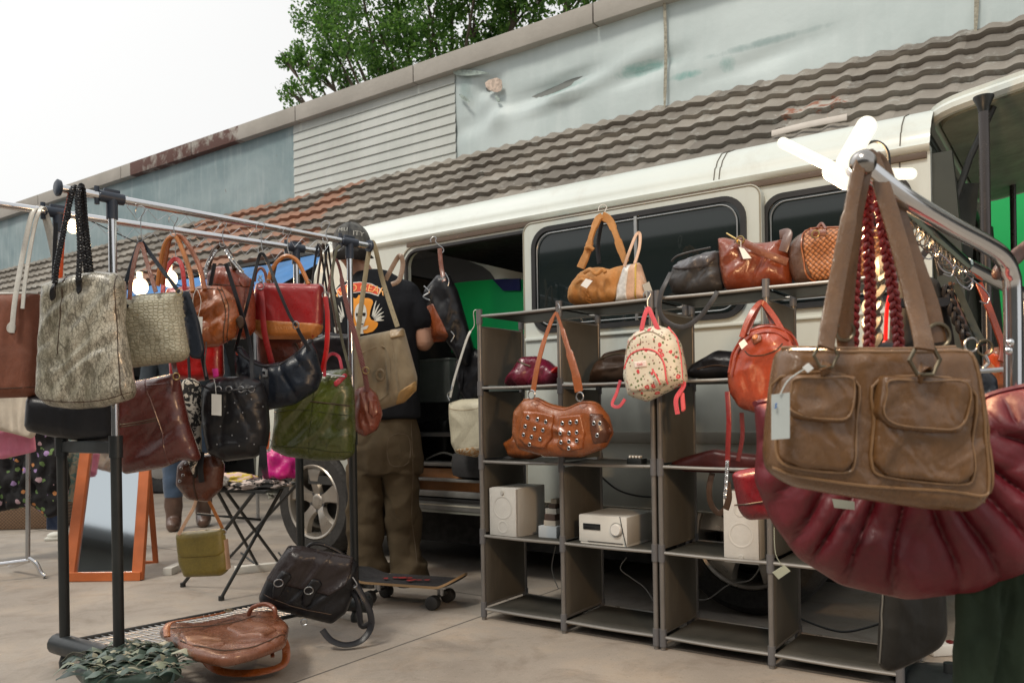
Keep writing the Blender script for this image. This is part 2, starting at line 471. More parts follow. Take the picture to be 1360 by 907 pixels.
def rrect(x0, z0, x1, z1, r, n=5, slant=0.):
    out = []
    for cx, cz, a0 in ((x1-r, z0+r, -PI/2), (x1-r, z1-r, 0), (x0+r, z1-r, PI/2), (x0+r, z0+r, PI)):
        for i in range(n+1):
            a = a0+PI/2*i/n; out.append((cx+r*math.cos(a), cz+r*math.sin(a)))
    return out
# ------------------------------------------------------------------ light
wd = bpy.data.worlds.new('World'); scene.world = wd; wd.use_nodes = True
nt = wd.node_tree; bg = nt.nodes['Background']
sky = nt.nodes.new('ShaderNodeTexSky'); sky.sky_type = 'NISHITA'; sky.sun_disc = False
SUN_EL, SUN_ROT = math.radians(55), math.radians(-55)
sky.sun_elevation = SUN_EL; sky.sun_rotation = SUN_ROT; sky.air_density = 1.; sky.dust_density = 5; sky.ozone_density = 1
hs = nt.nodes.new('ShaderNodeHueSaturation'); hs.inputs['Saturation'].default_value = .1; hs.inputs['Value'].default_value = 1.
nt.links.new(sky.outputs[0], hs.inputs['Color'])
mx = nt.nodes.new('ShaderNodeMix'); mx.data_type = 'RGBA'; mx.inputs[0].default_value = .6
mx.inputs[7].default_value = (8.8, 8.8, 8.65, 1)      # cloud cover: an even white overcast
nt.links.new(hs.outputs[0], mx.inputs[6]); nt.links.new(mx.outputs[2], bg.inputs['Color'])
bg.inputs['Strength'].default_value = .082
sd = bpy.data.lights.new('sun', 'SUN'); sd.energy = 1.5; sd.angle = math.radians(12); sd.color = (1, .93, .82)
so = bpy.data.objects.new('sun', sd); COL.objects.link(so)
so.rotation_euler = (PI/2-SUN_EL, 0, math.radians(-40))
scene.view_settings.view_transform = 'Standard'; scene.view_settings.look = 'None'
scene.view_settings.exposure = .58; scene.view_settings.gamma = 1; scene.view_settings.use_curve_mapping = False
scene.cycles.max_bounces = 8; scene.cycles.use_denoising = True
scene.cycles.sample_clamp_indirect = 6

# ------------------------------------------------------------------ ground
g = NT('concrete')
mp = g.map((1, 1, 1), (0, 0, -YAW_V)); sp = g.n('ShaderNodeSeparateXYZ'); g.l(mp, sp.inputs[0])
def joint(coord, off, per, w):
    x = g.math('PINGPONG', g.math('SUBTRACT', coord, off), per/2); return g.math('LESS_THAN', g.math('ADD', x, g.math('MULTIPLY', g.noise(30, 3), .003)), w)
jt = g.math('MAXIMUM', joint(sp.outputs[0], -2.06, 4.4, .006), joint(sp.outputs[1], 2.97, 4.2, .006))
c = g.mix(g.ramp(g.noise(1.1, 8, .62), [(.3, 0.), (.7, 1.)]), (.21, .183, .155), (.335, .298, .255))
c = g.mix(g.math('MULTIPLY', g.ramp(g.noise(4.5, 7, .7, dist=.7), [(.5, 0.), (.72, 1.)]), .6), c, (.13, .1, .075))
c = g.mix(g.math('MULTIPLY', g.ramp(g.noise(2.2, 6, .7, dist=.4), [(.5, 0.), (.7, 1.)]), .35), c, (.42, .32, .22))
c = g.mix(g.math('MULTIPLY', g.ramp(g.noise(70, 4, .8), [(.58, 0.), (.7, 1.)]), .6), c, (.1, .085, .07))
c = g.mix(g.math('MULTIPLY', g.ramp(g.noise(160, 3, .8), [(.6, 0.), (.68, 1.)]), .5), c, (.5, .46, .4))
c = g.mix(g.math('MULTIPLY', jt, .85), c, (.05, .045, .04))
GMAT = g.set(c, g.ramp(g.noise(3, 6), [(.3, .55), (.7, .85)]), 0, g.bump(g.noise(90, 6, .7), .35, .004, g.bump(g.math('SUBTRACT', 1., jt), .8, .006)))
tag(mk('ground', [(-70, -20, 0), (70, -20, 0), (70, 110, 0), (-70, 110, 0)], [[0, 1, 2, 3]], GMAT, smooth=False), None, None, kind='structure')

# ------------------------------------------------------------------ building behind
BC = 5.9
bld = thing('shop_building', 'long low shop building with tiled mansard roof and dented metal cladding behind the van', 'building', (0, 0, 0), YAW_V)
XL, XR = -34., 9.
g = NT('render'); WALLM = g.set(g.mix(g.noise(2, 6, .6), (.03, .035, .04), (.09, .09, .09)), .8)
MB().box(((XL+XR)/2, BC+1.62, 1.5), (XR-XL, 3.0, 3.0)).obj('wall', WALLM, bld, smooth=False, auto=None)
MB().box(((XL+XR)/2, BC+1.64, 3.5), (XR-XL, 3.0, 1.2)).obj('parapet_wall', plain((.2, .21, .2), .8), bld, smooth=False, auto=None)
# cladding panels
def clad(px0, px1, y0, y1, z0, z1, mat, name, dents, n=60):
    x0 = LV(px0, y0, BC).x; x1 = LV(px1, y1, BC).x
    if name == 'rusty_panel': x0 = XL
    nx = int((x1-x0)/.06); nz = 18; vs = []; fs = []
    for i in range(nx+1):
        for j in range(nz+1):
            x = x0+(x1-x0)*i/nx; z = z0+(z1-z0)*j/nz; y = 0
            p = Vector((x*.9, z*1.6, 3)); y += .012*noise.noise(p)+.006*noise.noise(p*3)
            for (dx, dz, rx, rz, a) in dents:
                q = ((x-dx)/rx)**2+((z-dz-.12*(x-dx))/rz)**2; y += a*math.exp(-q)
            vs.append((x, BC+.09+y, z))
    for i in range(nx):
        for j in range(nz): k = i*(nz+1)+j; fs.append((k, k+nz+1, k+nz+2, k+1))
    return mk(name, vs, fs, mat, bld)
def sheetmetal(base, dark, streak, rust, rs=.72, scuffs=()):
    g = NT('sheet_metal')
    c = g.mix(g.ramp(g.noise(1.3, 7, .6, dist=.5), [(.35, 0.), (.65, 1.)]), base, dark)
    st = g.noise(5, 6, .65, vec=g.map((2.2, 1, .22)))
    c = g.mix(g.math('MULTIPLY', g.ramp(st, [(.5, 0.), (.72, 1.)]), .5), c, streak)
    c = g.mix(g.math('MULTIPLY', g.ramp(g.noise(6, 7, .7, vec=g.map((1.5, 1, .5))), [(rs, 0.), (rs+.06, 1.)]), .8), c, rust)
    if scuffs:
        s = g.n('ShaderNodeSeparateXYZ'); g.l(g.tc.outputs['Object'], s.inputs[0]); nz = g.noise(5, 7, .7, dist=.6)
        for px, py, rx, rz, col in scuffs:
            q = LV(px, py, BC); d = g.math('ADD', g.math('POWER', g.math('DIVIDE', g.math('SUBTRACT', s.outputs[0], q.x), rx), 2.), g.math('POWER', g.math('DIVIDE', g.math('SUBTRACT', s.outputs[2], q.z), rz), 2.))
            c = g.mix(g.ramp(g.math('ADD', d, g.math('MULTIPLY', nz, 1.3)), [(.55, .85), (1.25, 0.)]), c, col)
    return g.set(c, .5, .0, g.bump(g.noise(3, 5, .6), .3, .02))
rd = random.Random(3)
pl_ = LV(560, 130, BC)
dn = []
for k in range(9):
    q = LV(rd.uniform(605, 960), rd.uniform(60, 180), BC); dn.append((q.x, q.z, rd.uniform(.08, .3), rd.uniform(.03, .1), rd.uniform(-.05, .05)))
for a, b, rx, rz, am in ((640, 110, .12, .07, .07), (655, 150, .1, .12, -.06), (735, 108, .35, .045, .08), (740, 125, .32, .04, -.07), (850, 88, .3, .05, .05), (620, 135, .05, .12, .05), (1000, 75, .5, .06, .03)):
    q = LV(a, b, BC); dn.append((q.x, q.z, rx, rz, am))
clad(597, 1700, 150, 0, 3.14, 4.035, sheetmetal((.53, .6, .6), (.43, .5, .5), (.54, .6, .6), (.2, .12, .07), .76, ((735, 112, .45, .09, (.16, .3, .27)), (850, 85, .5, .09, (.13, .33, .3)), (905, 95, .3, .06, (.13, .33, .3)), (960, 80, .12, .12, (.2, .36, .34)), (1010, 50, .8, .05, (.27, .36, .36)), (610, 110, .12, .3, (.24, .33, .32)))), 'dented_panel', dn)
clad(0, 383, 300, 200, 3.2, 4.035, sheetmetal((.27, .34, .35), (.16, .23, .245), (.38, .43, .44), (.16, .09, .05), .66), 'rusty_panel', [])
# teal scuffs and torn paint, gash, vertical seams on the dented panel
def flat_on_wall(name, outs, mat, y=.07, it=1, parent=None):
    m = MB()
    for o in outs:
        P = np.array([(LV(px, py, BC).x, LV(px, py, BC).z) for px, py in o]); P = chaikin(P, it) if it else P
        V, F = sheet([tuple(p) for p in P], [], .004); m.add([(x, BC+y+yy, z) for x, yy, z in V], F)
    return m.obj(name, mat, parent or bld, smooth=False, auto=None)
flat_on_wall('gash', [[(640, 106), (662, 100), (664, 118), (655, 122), (642, 116)]], plain((.5, .4, .33), .8, 0, .5, scale=30), .04)
for o_ in ([(596, 92), (606, 90), (634, 92), (648, 96), (632, 97), (618, 99), (600, 98)], [(604, 122), (614, 126), (622, 135), (610, 131)], [(652, 122), (662, 132), (656, 135)]): flat_on_wall('torn_edge', [o_], plain((.3, .36, .33), .8, 0, .4, scale=30), .045)
for o_ in ([(876, -20), (880, -20), (883, 60), (881, 140), (877, 142), (879, 60)], [(1293, -30), (1300, -30), (1299, 10), (1295, 52), (1292, 52)]): flat_on_wall('panel_seam', [o_], plain((.3, .28, .22), .8, 0, .5, scale=40), .05)
# siding: overlapping boards
x0, x1 = LV(383, 220, BC).x, LV(598, 150, BC).x
m = MB(); zz = 3.2
nb = 9; hh = (4.035-3.2)/nb
for k in range(nb):
    za = zz+k*hh; m.add([(x0, BC+.07, za), (x1, BC+.07, za), (x1, BC+.082, za+hh), (x0, BC+.082, za+hh), (x0, BC+.082, za), (x1, BC+.082, za)], [(0, 1, 2, 3), (4, 5, 1, 0)])
m.obj('siding_panel', sheetmetal((.5, .52, .49), (.42, .44, .41), (.56, .57, .54), (.3, .25, .2), .8), bld, smooth=False, auto=None)
# coping with joints
g = NT('coping'); cc = g.mix(g.ramp(g.noise(1.2, 7, .6), [(.3, 0.), (.7, 1.)]), (.27, .25, .22), (.4, .37, .33))
sx = g.n('ShaderNodeSeparateXYZ'); g.l(g.tc.outputs['Object'], sx.inputs[0])
rust = g.math('MULTIPLY', g.math('LESS_THAN', g.math('ABSOLUTE', g.math('SUBTRACT', sx.outputs[0], LV(240, 210, BC).x)), 1.15), g.ramp(g.noise(2.2, 7, .7), [(.4, 0.), (.5, 1.)]))
cc = g.mix(rust, cc, (.1, .045, .035))
COPE = g.set(cc, .75, 0, g.bump(g.noise(20, 6), .3, .01))
m = MB(); xx = XL; rd = random.Random(5)
while xx < XR:
    L = rd.uniform(1.5, 2.4); m.box((xx+L/2, BC+.18, 4.12), (L-.012, .36, .17), bev=.006); xx += L
m.obj('coping', COPE, bld)
# tiled roof
def tiles():
    z_top, z_bot, yt, yb = 3.26, 2.36, BC+.12, BC-.78
    rows = 7; m = MB(); amp = .009; wl = .165; x0, x1 = XL+8, XR
    dx = .0206; nx = int((x1-x0)/dx); sl = Vector((yb-yt, z_bot-z_top)); Ls = sl.length; sl /= Ls; nn = Vector((sl.y, -sl.x))  # outward normal
    if nn.x > 0: nn = -nn
    rl = Ls/rows
    rr = random.Random(1); V = []; F = []
    for r in range(rows):
        base = len(V); off = 0
        prof = ((-.1, .004), (.5, .024), (1.0, .044), (1.005, .022), (.985, -.012))   # along slope (in row lengths), lift
        for i in range(nx+1):
            x = x0+i*dx; tile = int((x-x0)/(2*wl)); random.seed(tile*31+r*7); j = random.uniform(-.003, .004); jl = random.uniform(-.005, .005)
            ph = (x/wl) % 1; w = amp*(math.sin(2*PI*ph)+.2*math.sin(4*PI*ph))
            if (x-x0) % (2*wl) < dx: w -= .005
            for k, (t, lf) in enumerate(prof):
                d = (r+t)*rl+(jl if t > .9 else 0); h = lf+w+j*t
                V.append((x, yt+sl.x*d+nn.x*h, z_top+sl.y*d+nn.y*h))
        q = len(prof)
        for i in range(nx):
            for k in range(q-1): a = base+i*q+k; F.append((a, a+1, a+q+1, a+q))
    g = NT('roof_tiles'); geo = g.tc.outputs['Object']; s = g.n('ShaderNodeSeparateXYZ'); g.l(geo, s.inputs[0])
    tx = g.math('FLOOR', g.math('DIVIDE', g.math('SUBTRACT', s.outputs[0], x0), 2*wl)); tz = g.math('FLOOR', g.math('DIVIDE', g.math('SUBTRACT', z_top+.03, s.outputs[2]), (z_top-z_bot)/rows))
    cb = g.n('ShaderNodeCombineXYZ'); g.l(tx, cb.inputs[0]); g.l(tz, cb.inputs[1])
    wn = g.n('ShaderNodeTexWhiteNoise'); g.l(cb.outputs[0], wn.inputs['Vector'])
    c = g.mix(wn.outputs[0], (.14, .124, .104), (.27, .244, .208))
    c = g.mix(g.math('MULTIPLY', g.ramp(g.noise(3, 7, .65), [(.45, 0.), (.7, 1.)]), .5), c, (.15, .13, .11))
    c = g.mix(g.math('MULTIPLY', g.ramp(g.noise(9, 7, .75), [(.55, 0.), (.66, 1.)]), .45), c, (.42, .43, .4))
    # terracotta tiles in the left stretch and round the broken spot
    left = g.math('MULTIPLY', g.math('LESS_THAN', s.outputs[0], LV(420, 300, BC-.6).x), g.math('GREATER_THAN', s.outputs[0], LV(190, 340, BC-.6).x))
    terr = g.math('MULTIPLY', left, g.math('GREATER_THAN', g.math('ADD', wn.outputs[0], g.math('MULTIPLY', g.noise(1.2, 4), 1.1)), .86))
    q = LV(1085, 145, BC-.35)
    br = g.math('ADD', g.math('POWER', g.math('DIVIDE', g.math('SUBTRACT', s.outputs[0], q.x), .42), 2.), g.math('POWER', g.math('DIVIDE', g.math('SUBTRACT', s.outputs[2], q.z), .14), 2.))
    terr2 = g.math('LESS_THAN', g.math('ADD', br, g.math('MULTIPLY', g.noise(9, 6, .7), 2.2)), 1.3)
    c = g.mix(terr, c, g.mix(g.noise(6, 5), (.32, .155, .095), (.2, .12, .085)))
    c = g.mix(terr2, c, g.mix(g.ramp(g.noise(11, 6, .7), [(.45, 0.), (.55, 1.)]), (.25, .105, .065), (.36, .34, .3)))
    mt = g.set(c, .85, 0, g.bump(g.noise(45, 6, .7), .5, .006))
    return mk('tiled_roof', V, F, mt, bld, auto=50)
tiles()
MB().box(((XL+XR)/2, BC-.42, 2.335), (XR-XL-10, .8, .03)).obj('soffit', plain((.06, .06, .06), .8), bld, smooth=False, auto=None)
# broken tile with a light batten below
a, b = LV(1025, 178, BC-.62), LV(1125, 156, BC-.62)
MB().ribbon([a, (a+b)/2+Vector((0, 0, .006)), b], .045, .012, (0, -1, .3)).obj('loose_batten', plain((.5, .45, .4), .7), bld)
# vertical black gap under the dented sheet (flashing)
MB().box(((XL+XR)/2, BC+.055, 3.165), (XR-XL, .05, .05)).obj('flashing', plain((.03, .03, .03), .8), bld, smooth=False, auto=None)

# green boarding beside the building, seen through the van
gm = plain((.004, .42, .1), .55, 0, .06, scale=3)
bd2 = thing('green_hoarding', 'tall bright green board wall behind the raised tailgate', 'hoarding', V2W((0, 5.3, 0)), YAW_V)
x0, x1 = LV(1306, 300, 5.3).x, LV(1460, 300, 5.3).x
MB().box(((x0+x1)/2, 0, 1.25), (x1-x0, .05, 2.5), bev=.004).obj('board', gm, bd2, smooth=False, auto=None)
for x in (x0+.1, x1-.1): MB().box((x, .07, 1.2), (.08, .08, 2.4)).obj('post', plain((.08, .08, .08), .7), bd2, smooth=False, auto=None)

# ------------------------------------------------------------------ tree
def tree(cx, cy, base, lobes, nleaf, label, seed=1):
    t = thing('leafy_tree', label, 'tree', (cx, cy, 0)); rg = np.random.default_rng(seed)
    m = MB(); top = Vector((0, 0, base))
    m.tube([(0, 0, 0), (.1, 0, base*.5), (0, .05, base)], [.2, .17, .13], 10, sm=4)
    LC = np.array([l[:3] for l in lobes]); LR = np.array([l[3] for l in lobes])
    for l in lobes: 
        a = top-Vector((0, 0, .5)); b = Vector(l[:3]); mid = (a+b)/2+Vector(rg.normal(0, .12, 3)); m.tube([a, mid, b], [.08, .055, .03, .02, .012], 7, sm=4)
        for _ in range(5):
            d = Vector(rg.normal(0, 1, 3)).normalized()*l[3]*.8; m.tube([b*.8+mid*.2, b+d*.5+Vector((0, 0, .04)), b+d], [.022, .012, .007, .004], 5, sm=3)
    m.obj('trunk', plain((.09, .07, .05), .9, 0, .3, .5), t)
    k = rg.choice(len(lobes), nleaf, p=LR**2/np.sum(LR**2)); d = rg.normal(size=(nleaf, 3)); d /= np.linalg.norm(d, axis=1)[:, None]
    r = LR[k]*(rg.random(nleaf)**.38)*1.05; P = LC[k]+d*r[:, None]
    # clumping: keep leaves where a noise field is high
    keep = np.array([noise.noise(Vector(p)*2.3)+.45*noise.noise(Vector(p)*6.) > -.02 for p in P]); P = P[keep]; n = len(P)
    ax = rg.normal(size=(n, 3)); ax[:, 2] -= .4; ax /= np.linalg.norm(ax, axis=1)[:, None]; up = rg.normal(size=(n, 3)); up[:, 2] += 1.; sd = np.cross(ax, up); sd /= np.linalg.norm(sd, axis=1)[:, None]
    L = rg.uniform(.05, .1, n)[:, None]; w = L*.32; nrm = np.cross(ax, sd)
    V = np.stack([P, P+ax*L*.5+sd*w+nrm*w*.25, P+ax*L, P+ax*L*.5-sd*w+nrm*w*.25], 1).reshape(-1, 3)
    F = np.arange(n*4).reshape(-1, 4)
    g = NT('leaf'); gi = g.n('ShaderNodeNewGeometry'); c = g.ramp(gi.outputs['Random Per Island'], [(0, (.035, .09, .02)), (.6, (.075, .17, .03)), (1, (.2, .34, .07))])
    m_ = g.set(c, .5); tr = g.n('ShaderNodeBsdfTranslucent'); g.l(g.mix(.4, c, (.15, .34, .05)), tr.inputs[0]); ms = g.n('ShaderNodeMixShader', i_0=.55); g.l(g.b.outputs[0], ms.inputs[1]); g.l(tr.outputs[0], ms.inputs[2]); g.l(ms.outputs[0], g.o.inputs[0])
    me = bpy.data.meshes.new('crown'); me.from_pydata(V.tolist(), [], F.tolist()); me.materials.append(m_)
    o = bpy.data.objects.new('crown', me); COL.objects.link(o); o.parent = t
TC = 9.6
def tp(px, py, c, R): w = V2W(LV(px, py, c)); return (w.x, w.y, w.z, R)
lob = [tp(*a) for a in ((430, 100, 9.6, .42), (450, 50, 9.8, .6), (420, 20, 10, .45), (500, 30, 9.4, .75), (520, 90, 9.9, .55), (570, 50, 9.6, .7), (560, -40, 9.8, .9), (470, -60, 9.6, .9),
    (630, 20, 9.9, .6), (640, -60, 9.5, .8), (690, 0, 9.8, .5), (730, -30, 10, .6), (770, -20, 9.7, .5), (600, -120, 9.8, 1.), (500, -130, 10, 1.), (720, -110, 9.8, .9), (405, 75, 9.9, .3), (388, 125, 9.6, .26), (378, 80, 9.8, .16), (800, -45, 9.9, .5), (455, 115, 10.2, .35), (660, 50, 10.3, .35), (425, -30, 9.9, .5))]
w0 = V2W(LV(585, 60, 10.0)); lob = [(a-w0.x, b-w0.y, c, r) for a, b, c, r in lob]
tree(w0.x, w0.y, 3.9, lob, 80000, 'broad green leafy tree rising behind the shop parapet')

# the building across the yard, behind the photographer (mirrored in the van windows)
ob = thing('yard_building', 'plain grey building across the yard mirrored in the van windows', 'building', (0, 0, 0), YAW_V)
MB().box((-6, -9.5, 1.85), (44, 4, 3.7)).obj('wall', plain((.16, .16, .15), .85, 0, .3, .2, 1), ob, smooth=False, auto=None); MB().box((-6, -9.3, 3.8), (44.6, 4.6, .2)).obj('roof', plain((.1, .1, .1), .8), ob, smooth=False, auto=None)
# ------------------------------------------------------------------ van
VC = 3.2
van = thing('parked_van', 'dirty white high minibus van with sliding side door open and tailgate raised', 'van', V2W((0, 0, 0)), YAW_V)
g = NT('van_paint')
c = g.mix(g.ramp(g.noise(.9, 6, .6), [(.3, 0.), (.7, 1.)]), (.52, .56, .52), (.61, .65, .61))
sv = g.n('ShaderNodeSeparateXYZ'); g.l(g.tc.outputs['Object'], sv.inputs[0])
c = g.mix(g.math('MULTIPLY', g.ramp(g.noise(5, 7, .7, vec=g.map((1, 1, .35))), [(.52, 0.), (.75, 1.)]), .35), c, (.36, .32, .24))
c = g.mix(g.math('MULTIPLY', g.ramp(g.math('ADD', sv.outputs[2], g.math('MULTIPLY', g.noise(2, 5), .3)), [(.5, 1.), (1.3, 0.)]), .85), c, (.13, .13, .105))  # lower side darkened: grime plus shade from the shelf put into the paint colour
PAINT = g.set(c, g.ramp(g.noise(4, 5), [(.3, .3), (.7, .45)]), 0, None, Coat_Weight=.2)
RUB = plain((.02, .02, .021), .5, 0, .2)
DARKIN = plain((.025, .025, .024), .75, 0, .3)
g = NT('tinted_glass'); GLASS = g.set((.012, .018, .018), .04, 0, None, Specular_IOR_Level=.7)
X = lambda px, py, c=VC: LV(px, py, c).x
Z = lambda px, py, c=VC: LV(px, py, c).z
xr = X(1236, 240); xn = X(438, 330)-.06          # rear edge, top of the windscreen
xf = X(410, 673); xb = X(987, 690)               # axles
door0, door1 = X(541, 420), X(706, 420)
zt = 1.76; zd = Z(600, 318)
# side with door opening and wheel arches
out = []
out += [(xr, .42), (xr, zt)]
out += [(xn, zt), (xn-.33, 1.12), (xn-.52, .98), (xn-.62, .8), (xn-.64, .42), (xn-.5, .34)]
def arch(xc, r=.37): return [(xc+r*math.cos(a), .33+r*math.sin(a)) for a in [PI-PI*i/14 for i in range(15)]]
out += [(xf-.37, .33)]+arch(xf)[1:]+[(xb-.37, .33)]+arch(xb)[1:]+[(xb+.37, .36)]
dz0 = .40
hole = rrect(door0, dz0, door1+.06, Z(620, 322), .07)
V, F = sheet(out, [hole], .035)
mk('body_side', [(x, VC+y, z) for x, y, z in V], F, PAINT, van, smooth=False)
# far side with window openings
hf = [rrect(X(590, 400, 4.85)-.1, 1.0, X(590, 400, 4.85)+.95, 1.62, .07), rrect(X(590, 400, 4.85)+1.05, 1.0, X(590, 400, 4.85)+2.2, 1.62, .07)]
out2 = [(xr, .1), (xr, zt), (xn, zt), (xn-.33, 1.12), (xn-.62, .8), (xn-.64, .3), (xf+.5, .1)]  # skirt drawn down near the ground to keep light from under the van
V, F = sheet(out2, hf, .035)
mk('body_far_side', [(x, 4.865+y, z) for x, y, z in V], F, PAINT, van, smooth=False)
# roof: cross section swept along the van, with drip rail and swages
sec = [(VC+.0, 1.74), (VC-.012, 1.745), (VC-.016, 1.765), (VC-.004, 1.775), (VC+.004, 1.80), (VC+.012, 1.825), (VC+.022, 1.830), (VC+.04, 1.86), (VC+.09, 1.905), (VC+.18, 1.94), (VC+.35, 1.962), (VC+.6, 1.975), (VC+.85, 1.98)]
sec = sec+[(2*(VC+.85)-a, b) for a, b in sec[::-1][1:]]
xs = [xn+.0, xn+.03, xn+.1, xn+.25]+list(np.linspace(xn+.5, xr-.05, 24))+[xr]
m = MB(); vs = []; fs = []
for i, x in enumerate(xs):
    k = (0.80, .9, .96, .985)[i] if i < 4 else 1
    for a, b in sec: vs.append((x, a, 1.74+(b-1.74)*k))
q = len(sec)
for i in range(len(xs)-1):
    for j in range(q-1): fs.append((i*q+j, i*q+j+1, (i+1)*q+j+1, (i+1)*q+j))
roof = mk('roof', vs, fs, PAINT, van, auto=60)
m = MB()
for px in (948, 955, 1196):
    x = X(px, 215); m.tube([(x, a-.001, b+.0015) for a, b in sec[3:16]], .0022, 5)
m.obj('roof_seam', plain((.12, .11, .09), .8), roof)
# windscreen, nose, floor, sills, rear frame
m = MB(); m.add([(xn, VC+.06, zt-.02), (xn, 4.84, zt-.02), (xn-.33, 4.84, 1.12), (xn-.33, VC+.06, 1.12)], [(0, 1, 2, 3)]); m.obj('windscreen', GLASS, van, smooth=False, auto=None)
m = MB()
for y in (VC+.03, 4.87): m.tube([(xn, y, zt), (xn-.17, y, 1.43), (xn-.33, y, 1.12)], .035, 8)
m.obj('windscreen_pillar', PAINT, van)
m = MB(); pr = [(xn-.33, 1.12), (xn-.5, 1.0), (xn-.62, .82), (xn-.66, .6), (xn-.64, .42), (xn-.5, .36)]
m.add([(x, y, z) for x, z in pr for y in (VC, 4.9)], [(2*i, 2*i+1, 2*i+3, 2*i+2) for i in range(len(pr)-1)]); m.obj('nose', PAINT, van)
MB().box(((xn+xr)/2-.2, 4.05, .46), (xr-xn, 1.62, .05)).obj('floor', DARKIN, van, smooth=False, auto=None)
MB().box(((xn+xr)/2-.2, 4.1, .28), (xr-xn-.3, 1.3, .3)).obj('underbody', plain((.008, .008, .008), .9), van, smooth=False, auto=None)  # deepened to cut light passing under the van
MB().box(((door0+xr)/2, 4.05, 1.73), (xr-door0, 1.6, .01)).obj('headliner', DARKIN, van, smooth=False, auto=None)
MB().box((door0-.35, 4.05, 1.05), (.04, 1.55, 1.2)).obj('bulkhead', DARKIN, van, smooth=False, auto=None)
# sill ledges in the door opening
m = MB(); m.box(((door0+door1)/2+.1, VC+.07, Z(590, 617)), (door1-door0+.25, .12, .018), bev=.003)
m.box(((door0+door1)/2+.1, VC+.03, .50), (door1-door0+.25, .09, .014), bev=.003); m.box(((door0+door1)/2+.1, VC-.005, .43), (door1-door0+.25, .03, .03), bev=.004)
m.box(((door0+door1)/2+.1, VC+.01, .37), (door1-door0+.3, .03, .05), bev=.004)
m.obj('door_sill', plain((.2, .2, .19), .5, .4, .3), van)
MB().box(((door0+door1)/2+.2, VC+.35, .73), (door1-door0+.9, .6, .02)).obj('cargo_deck', plain((.04, .04, .04), .7), van, smooth=False, auto=None)
# door frame rubber round the opening
P3 = [(x, VC-.004, z) for x, z in rrect(door0+.0, dz0, door1+.06, Z(620, 322), .08, 6)]
MB().tube(P3, .012, 6, True).obj('door_seal', RUB, van)
MB().tube([(x, VC-.002, z) for x, z in rrect(door0-.035, dz0-.03, door1+.09, Z(620, 322)+.03, .1, 6)], .006, 6, True).obj('door_flange', plain((.42, .4, .33), .5), van)
# slide rail recess above the door
MB().box(((door0+xr)/2, VC-.004, 1.728), (xr-door0-.02, .012, .022), bev=.002).obj('slide_rail', plain((.1, .07, .05), .6), van)
# the sliding door, pushed back, and windows
def window(name, parent, x0, z0, x1, z1, y, r=.07, split=None):
    V, F = sheet(rrect(x0-.022, z0-.022, x1+.022, z1+.022, r+.02, 7), [rrect(x0, z0, x1, z1, r, 7)], .012)
    w = mk(name, [(x, y-.012+yy, z) for x, yy, z in V], F, RUB, parent, smooth=False)
    V, F = sheet(rrect(x0, z0, x1, z1, r, 7), [], .006); mk('pane', [(x, y-.004+yy, z) for x, yy, z in V], F, GLASS, w, smooth=False)
    MB().tube([(x, y-.013, z) for x, z in rrect(x0+.012, z0+.012, x1-.012, z1-.012, r, 7)], .0028, 5, True).obj('trim', plain((.3, .31, .31), .35, .6), w)
    if split: MB().box((split, y-.009, (z0+z1)/2), (.014, .012, z1-z0), bev=.002).obj('divider', plain((.28, .29, .29), .4, .5), w)
    return w
DC = VC-.05
dx0, dx1 = X(697, 500, DC), X(1013, 400, DC); dtop = Z(1005, 243, DC); 
V, F = sheet(rrect(dx0, .42, dx1, dtop, .05, 5), [], .04)
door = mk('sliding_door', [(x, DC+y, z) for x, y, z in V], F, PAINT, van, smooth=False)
MB().tube([(x, DC-.0005, z) for x, z in rrect(dx0+.005, .425, dx1-.005, dtop-.005, .045, 5)], .0035, 5, True).obj('door_edge', plain((.3, .28, .22), .6), door)
window('window', door, X(708, 400, DC)+.022, Z(715, 440, DC)+.01, X(990, 400, DC)-.012, Z(975, 270, DC)+.01, DC, .075, X(846, 330, DC))
MB().box(((dx0+dx1)/2, DC-.004, Z(760, 447, DC)), (dx1-dx0-.02, .014, .014), bev=.004).obj('swage', PAINT, door)
MB().box(((dx0+dx1)/2, DC-.003, Z(760, 580, DC)), (dx1-dx0-.02, .014, .05), bev=.006).obj('rubbing_strip', plain((.3, .29, .25), .6), door)
window('window', van, X(1022, 360), 1.245, X(1205, 400), 1.655, VC, .06)
MB().box(((dx1+xr)/2+.02, VC-.004, Z(1050, 424)), (xr-dx1, .012, .012), bev=.004).obj('swage', PAINT, van)
m = MB(); m.tube([(xr-.1, VC-.001, 1.76), (xr-.09, VC-.001, 1.3), (xr-.12, VC-.001, .5)], .003, 5)
m.tube([(X(1150, 318), VC-.001, Z(1150, 318)), (xr-.01, VC-.001, Z(1225, 298))], .003, 5); m.obj('panel_gap', plain((.1, .09, .08), .8), van)
# rear pillar and open hatch
for P_ in ([(xr+.01, VC+.08, 1.74), (xr+.03, VC+.07, 1.5), (xr+.05, VC+.06, 1.1), (xr+.04, VC+.06, .5)], [(xr+.01, 4.80, 1.74), (xr+.05, 4.8, 1.1), (xr+.04, 4.8, .5)]): MB().ribbon(P_, .1, .07, (.3, -1, 0), 4).obj('rear_pillar', plain((.04, .045, .036), .5), van)
MB().ribbon([(xr-.02, VC+.25, 1.68), (xr-.06, VC+.3, 1.3), (xr-.1, VC+.36, .9), (xr-.1, VC+.36, .5)], .3, .02, (.4, -1, 0), 4).obj('pillar_trim', plain((.02, .024, .02), .6), van)
MB().tube([(xr+.045, VC+.13, .6), (xr+.055, VC+.12, 1.1), (xr+.04, VC+.14, 1.5), (xr+.02, VC+.2, 1.68), (xr+.02, 4.0, 1.71), (xr+.02, 4.6, 1.69), (xr+.05, 4.76, 1.1), (xr+.045, 4.78, .6)], .016, 7, sm=5).obj('tailgate_seal', RUB, van)
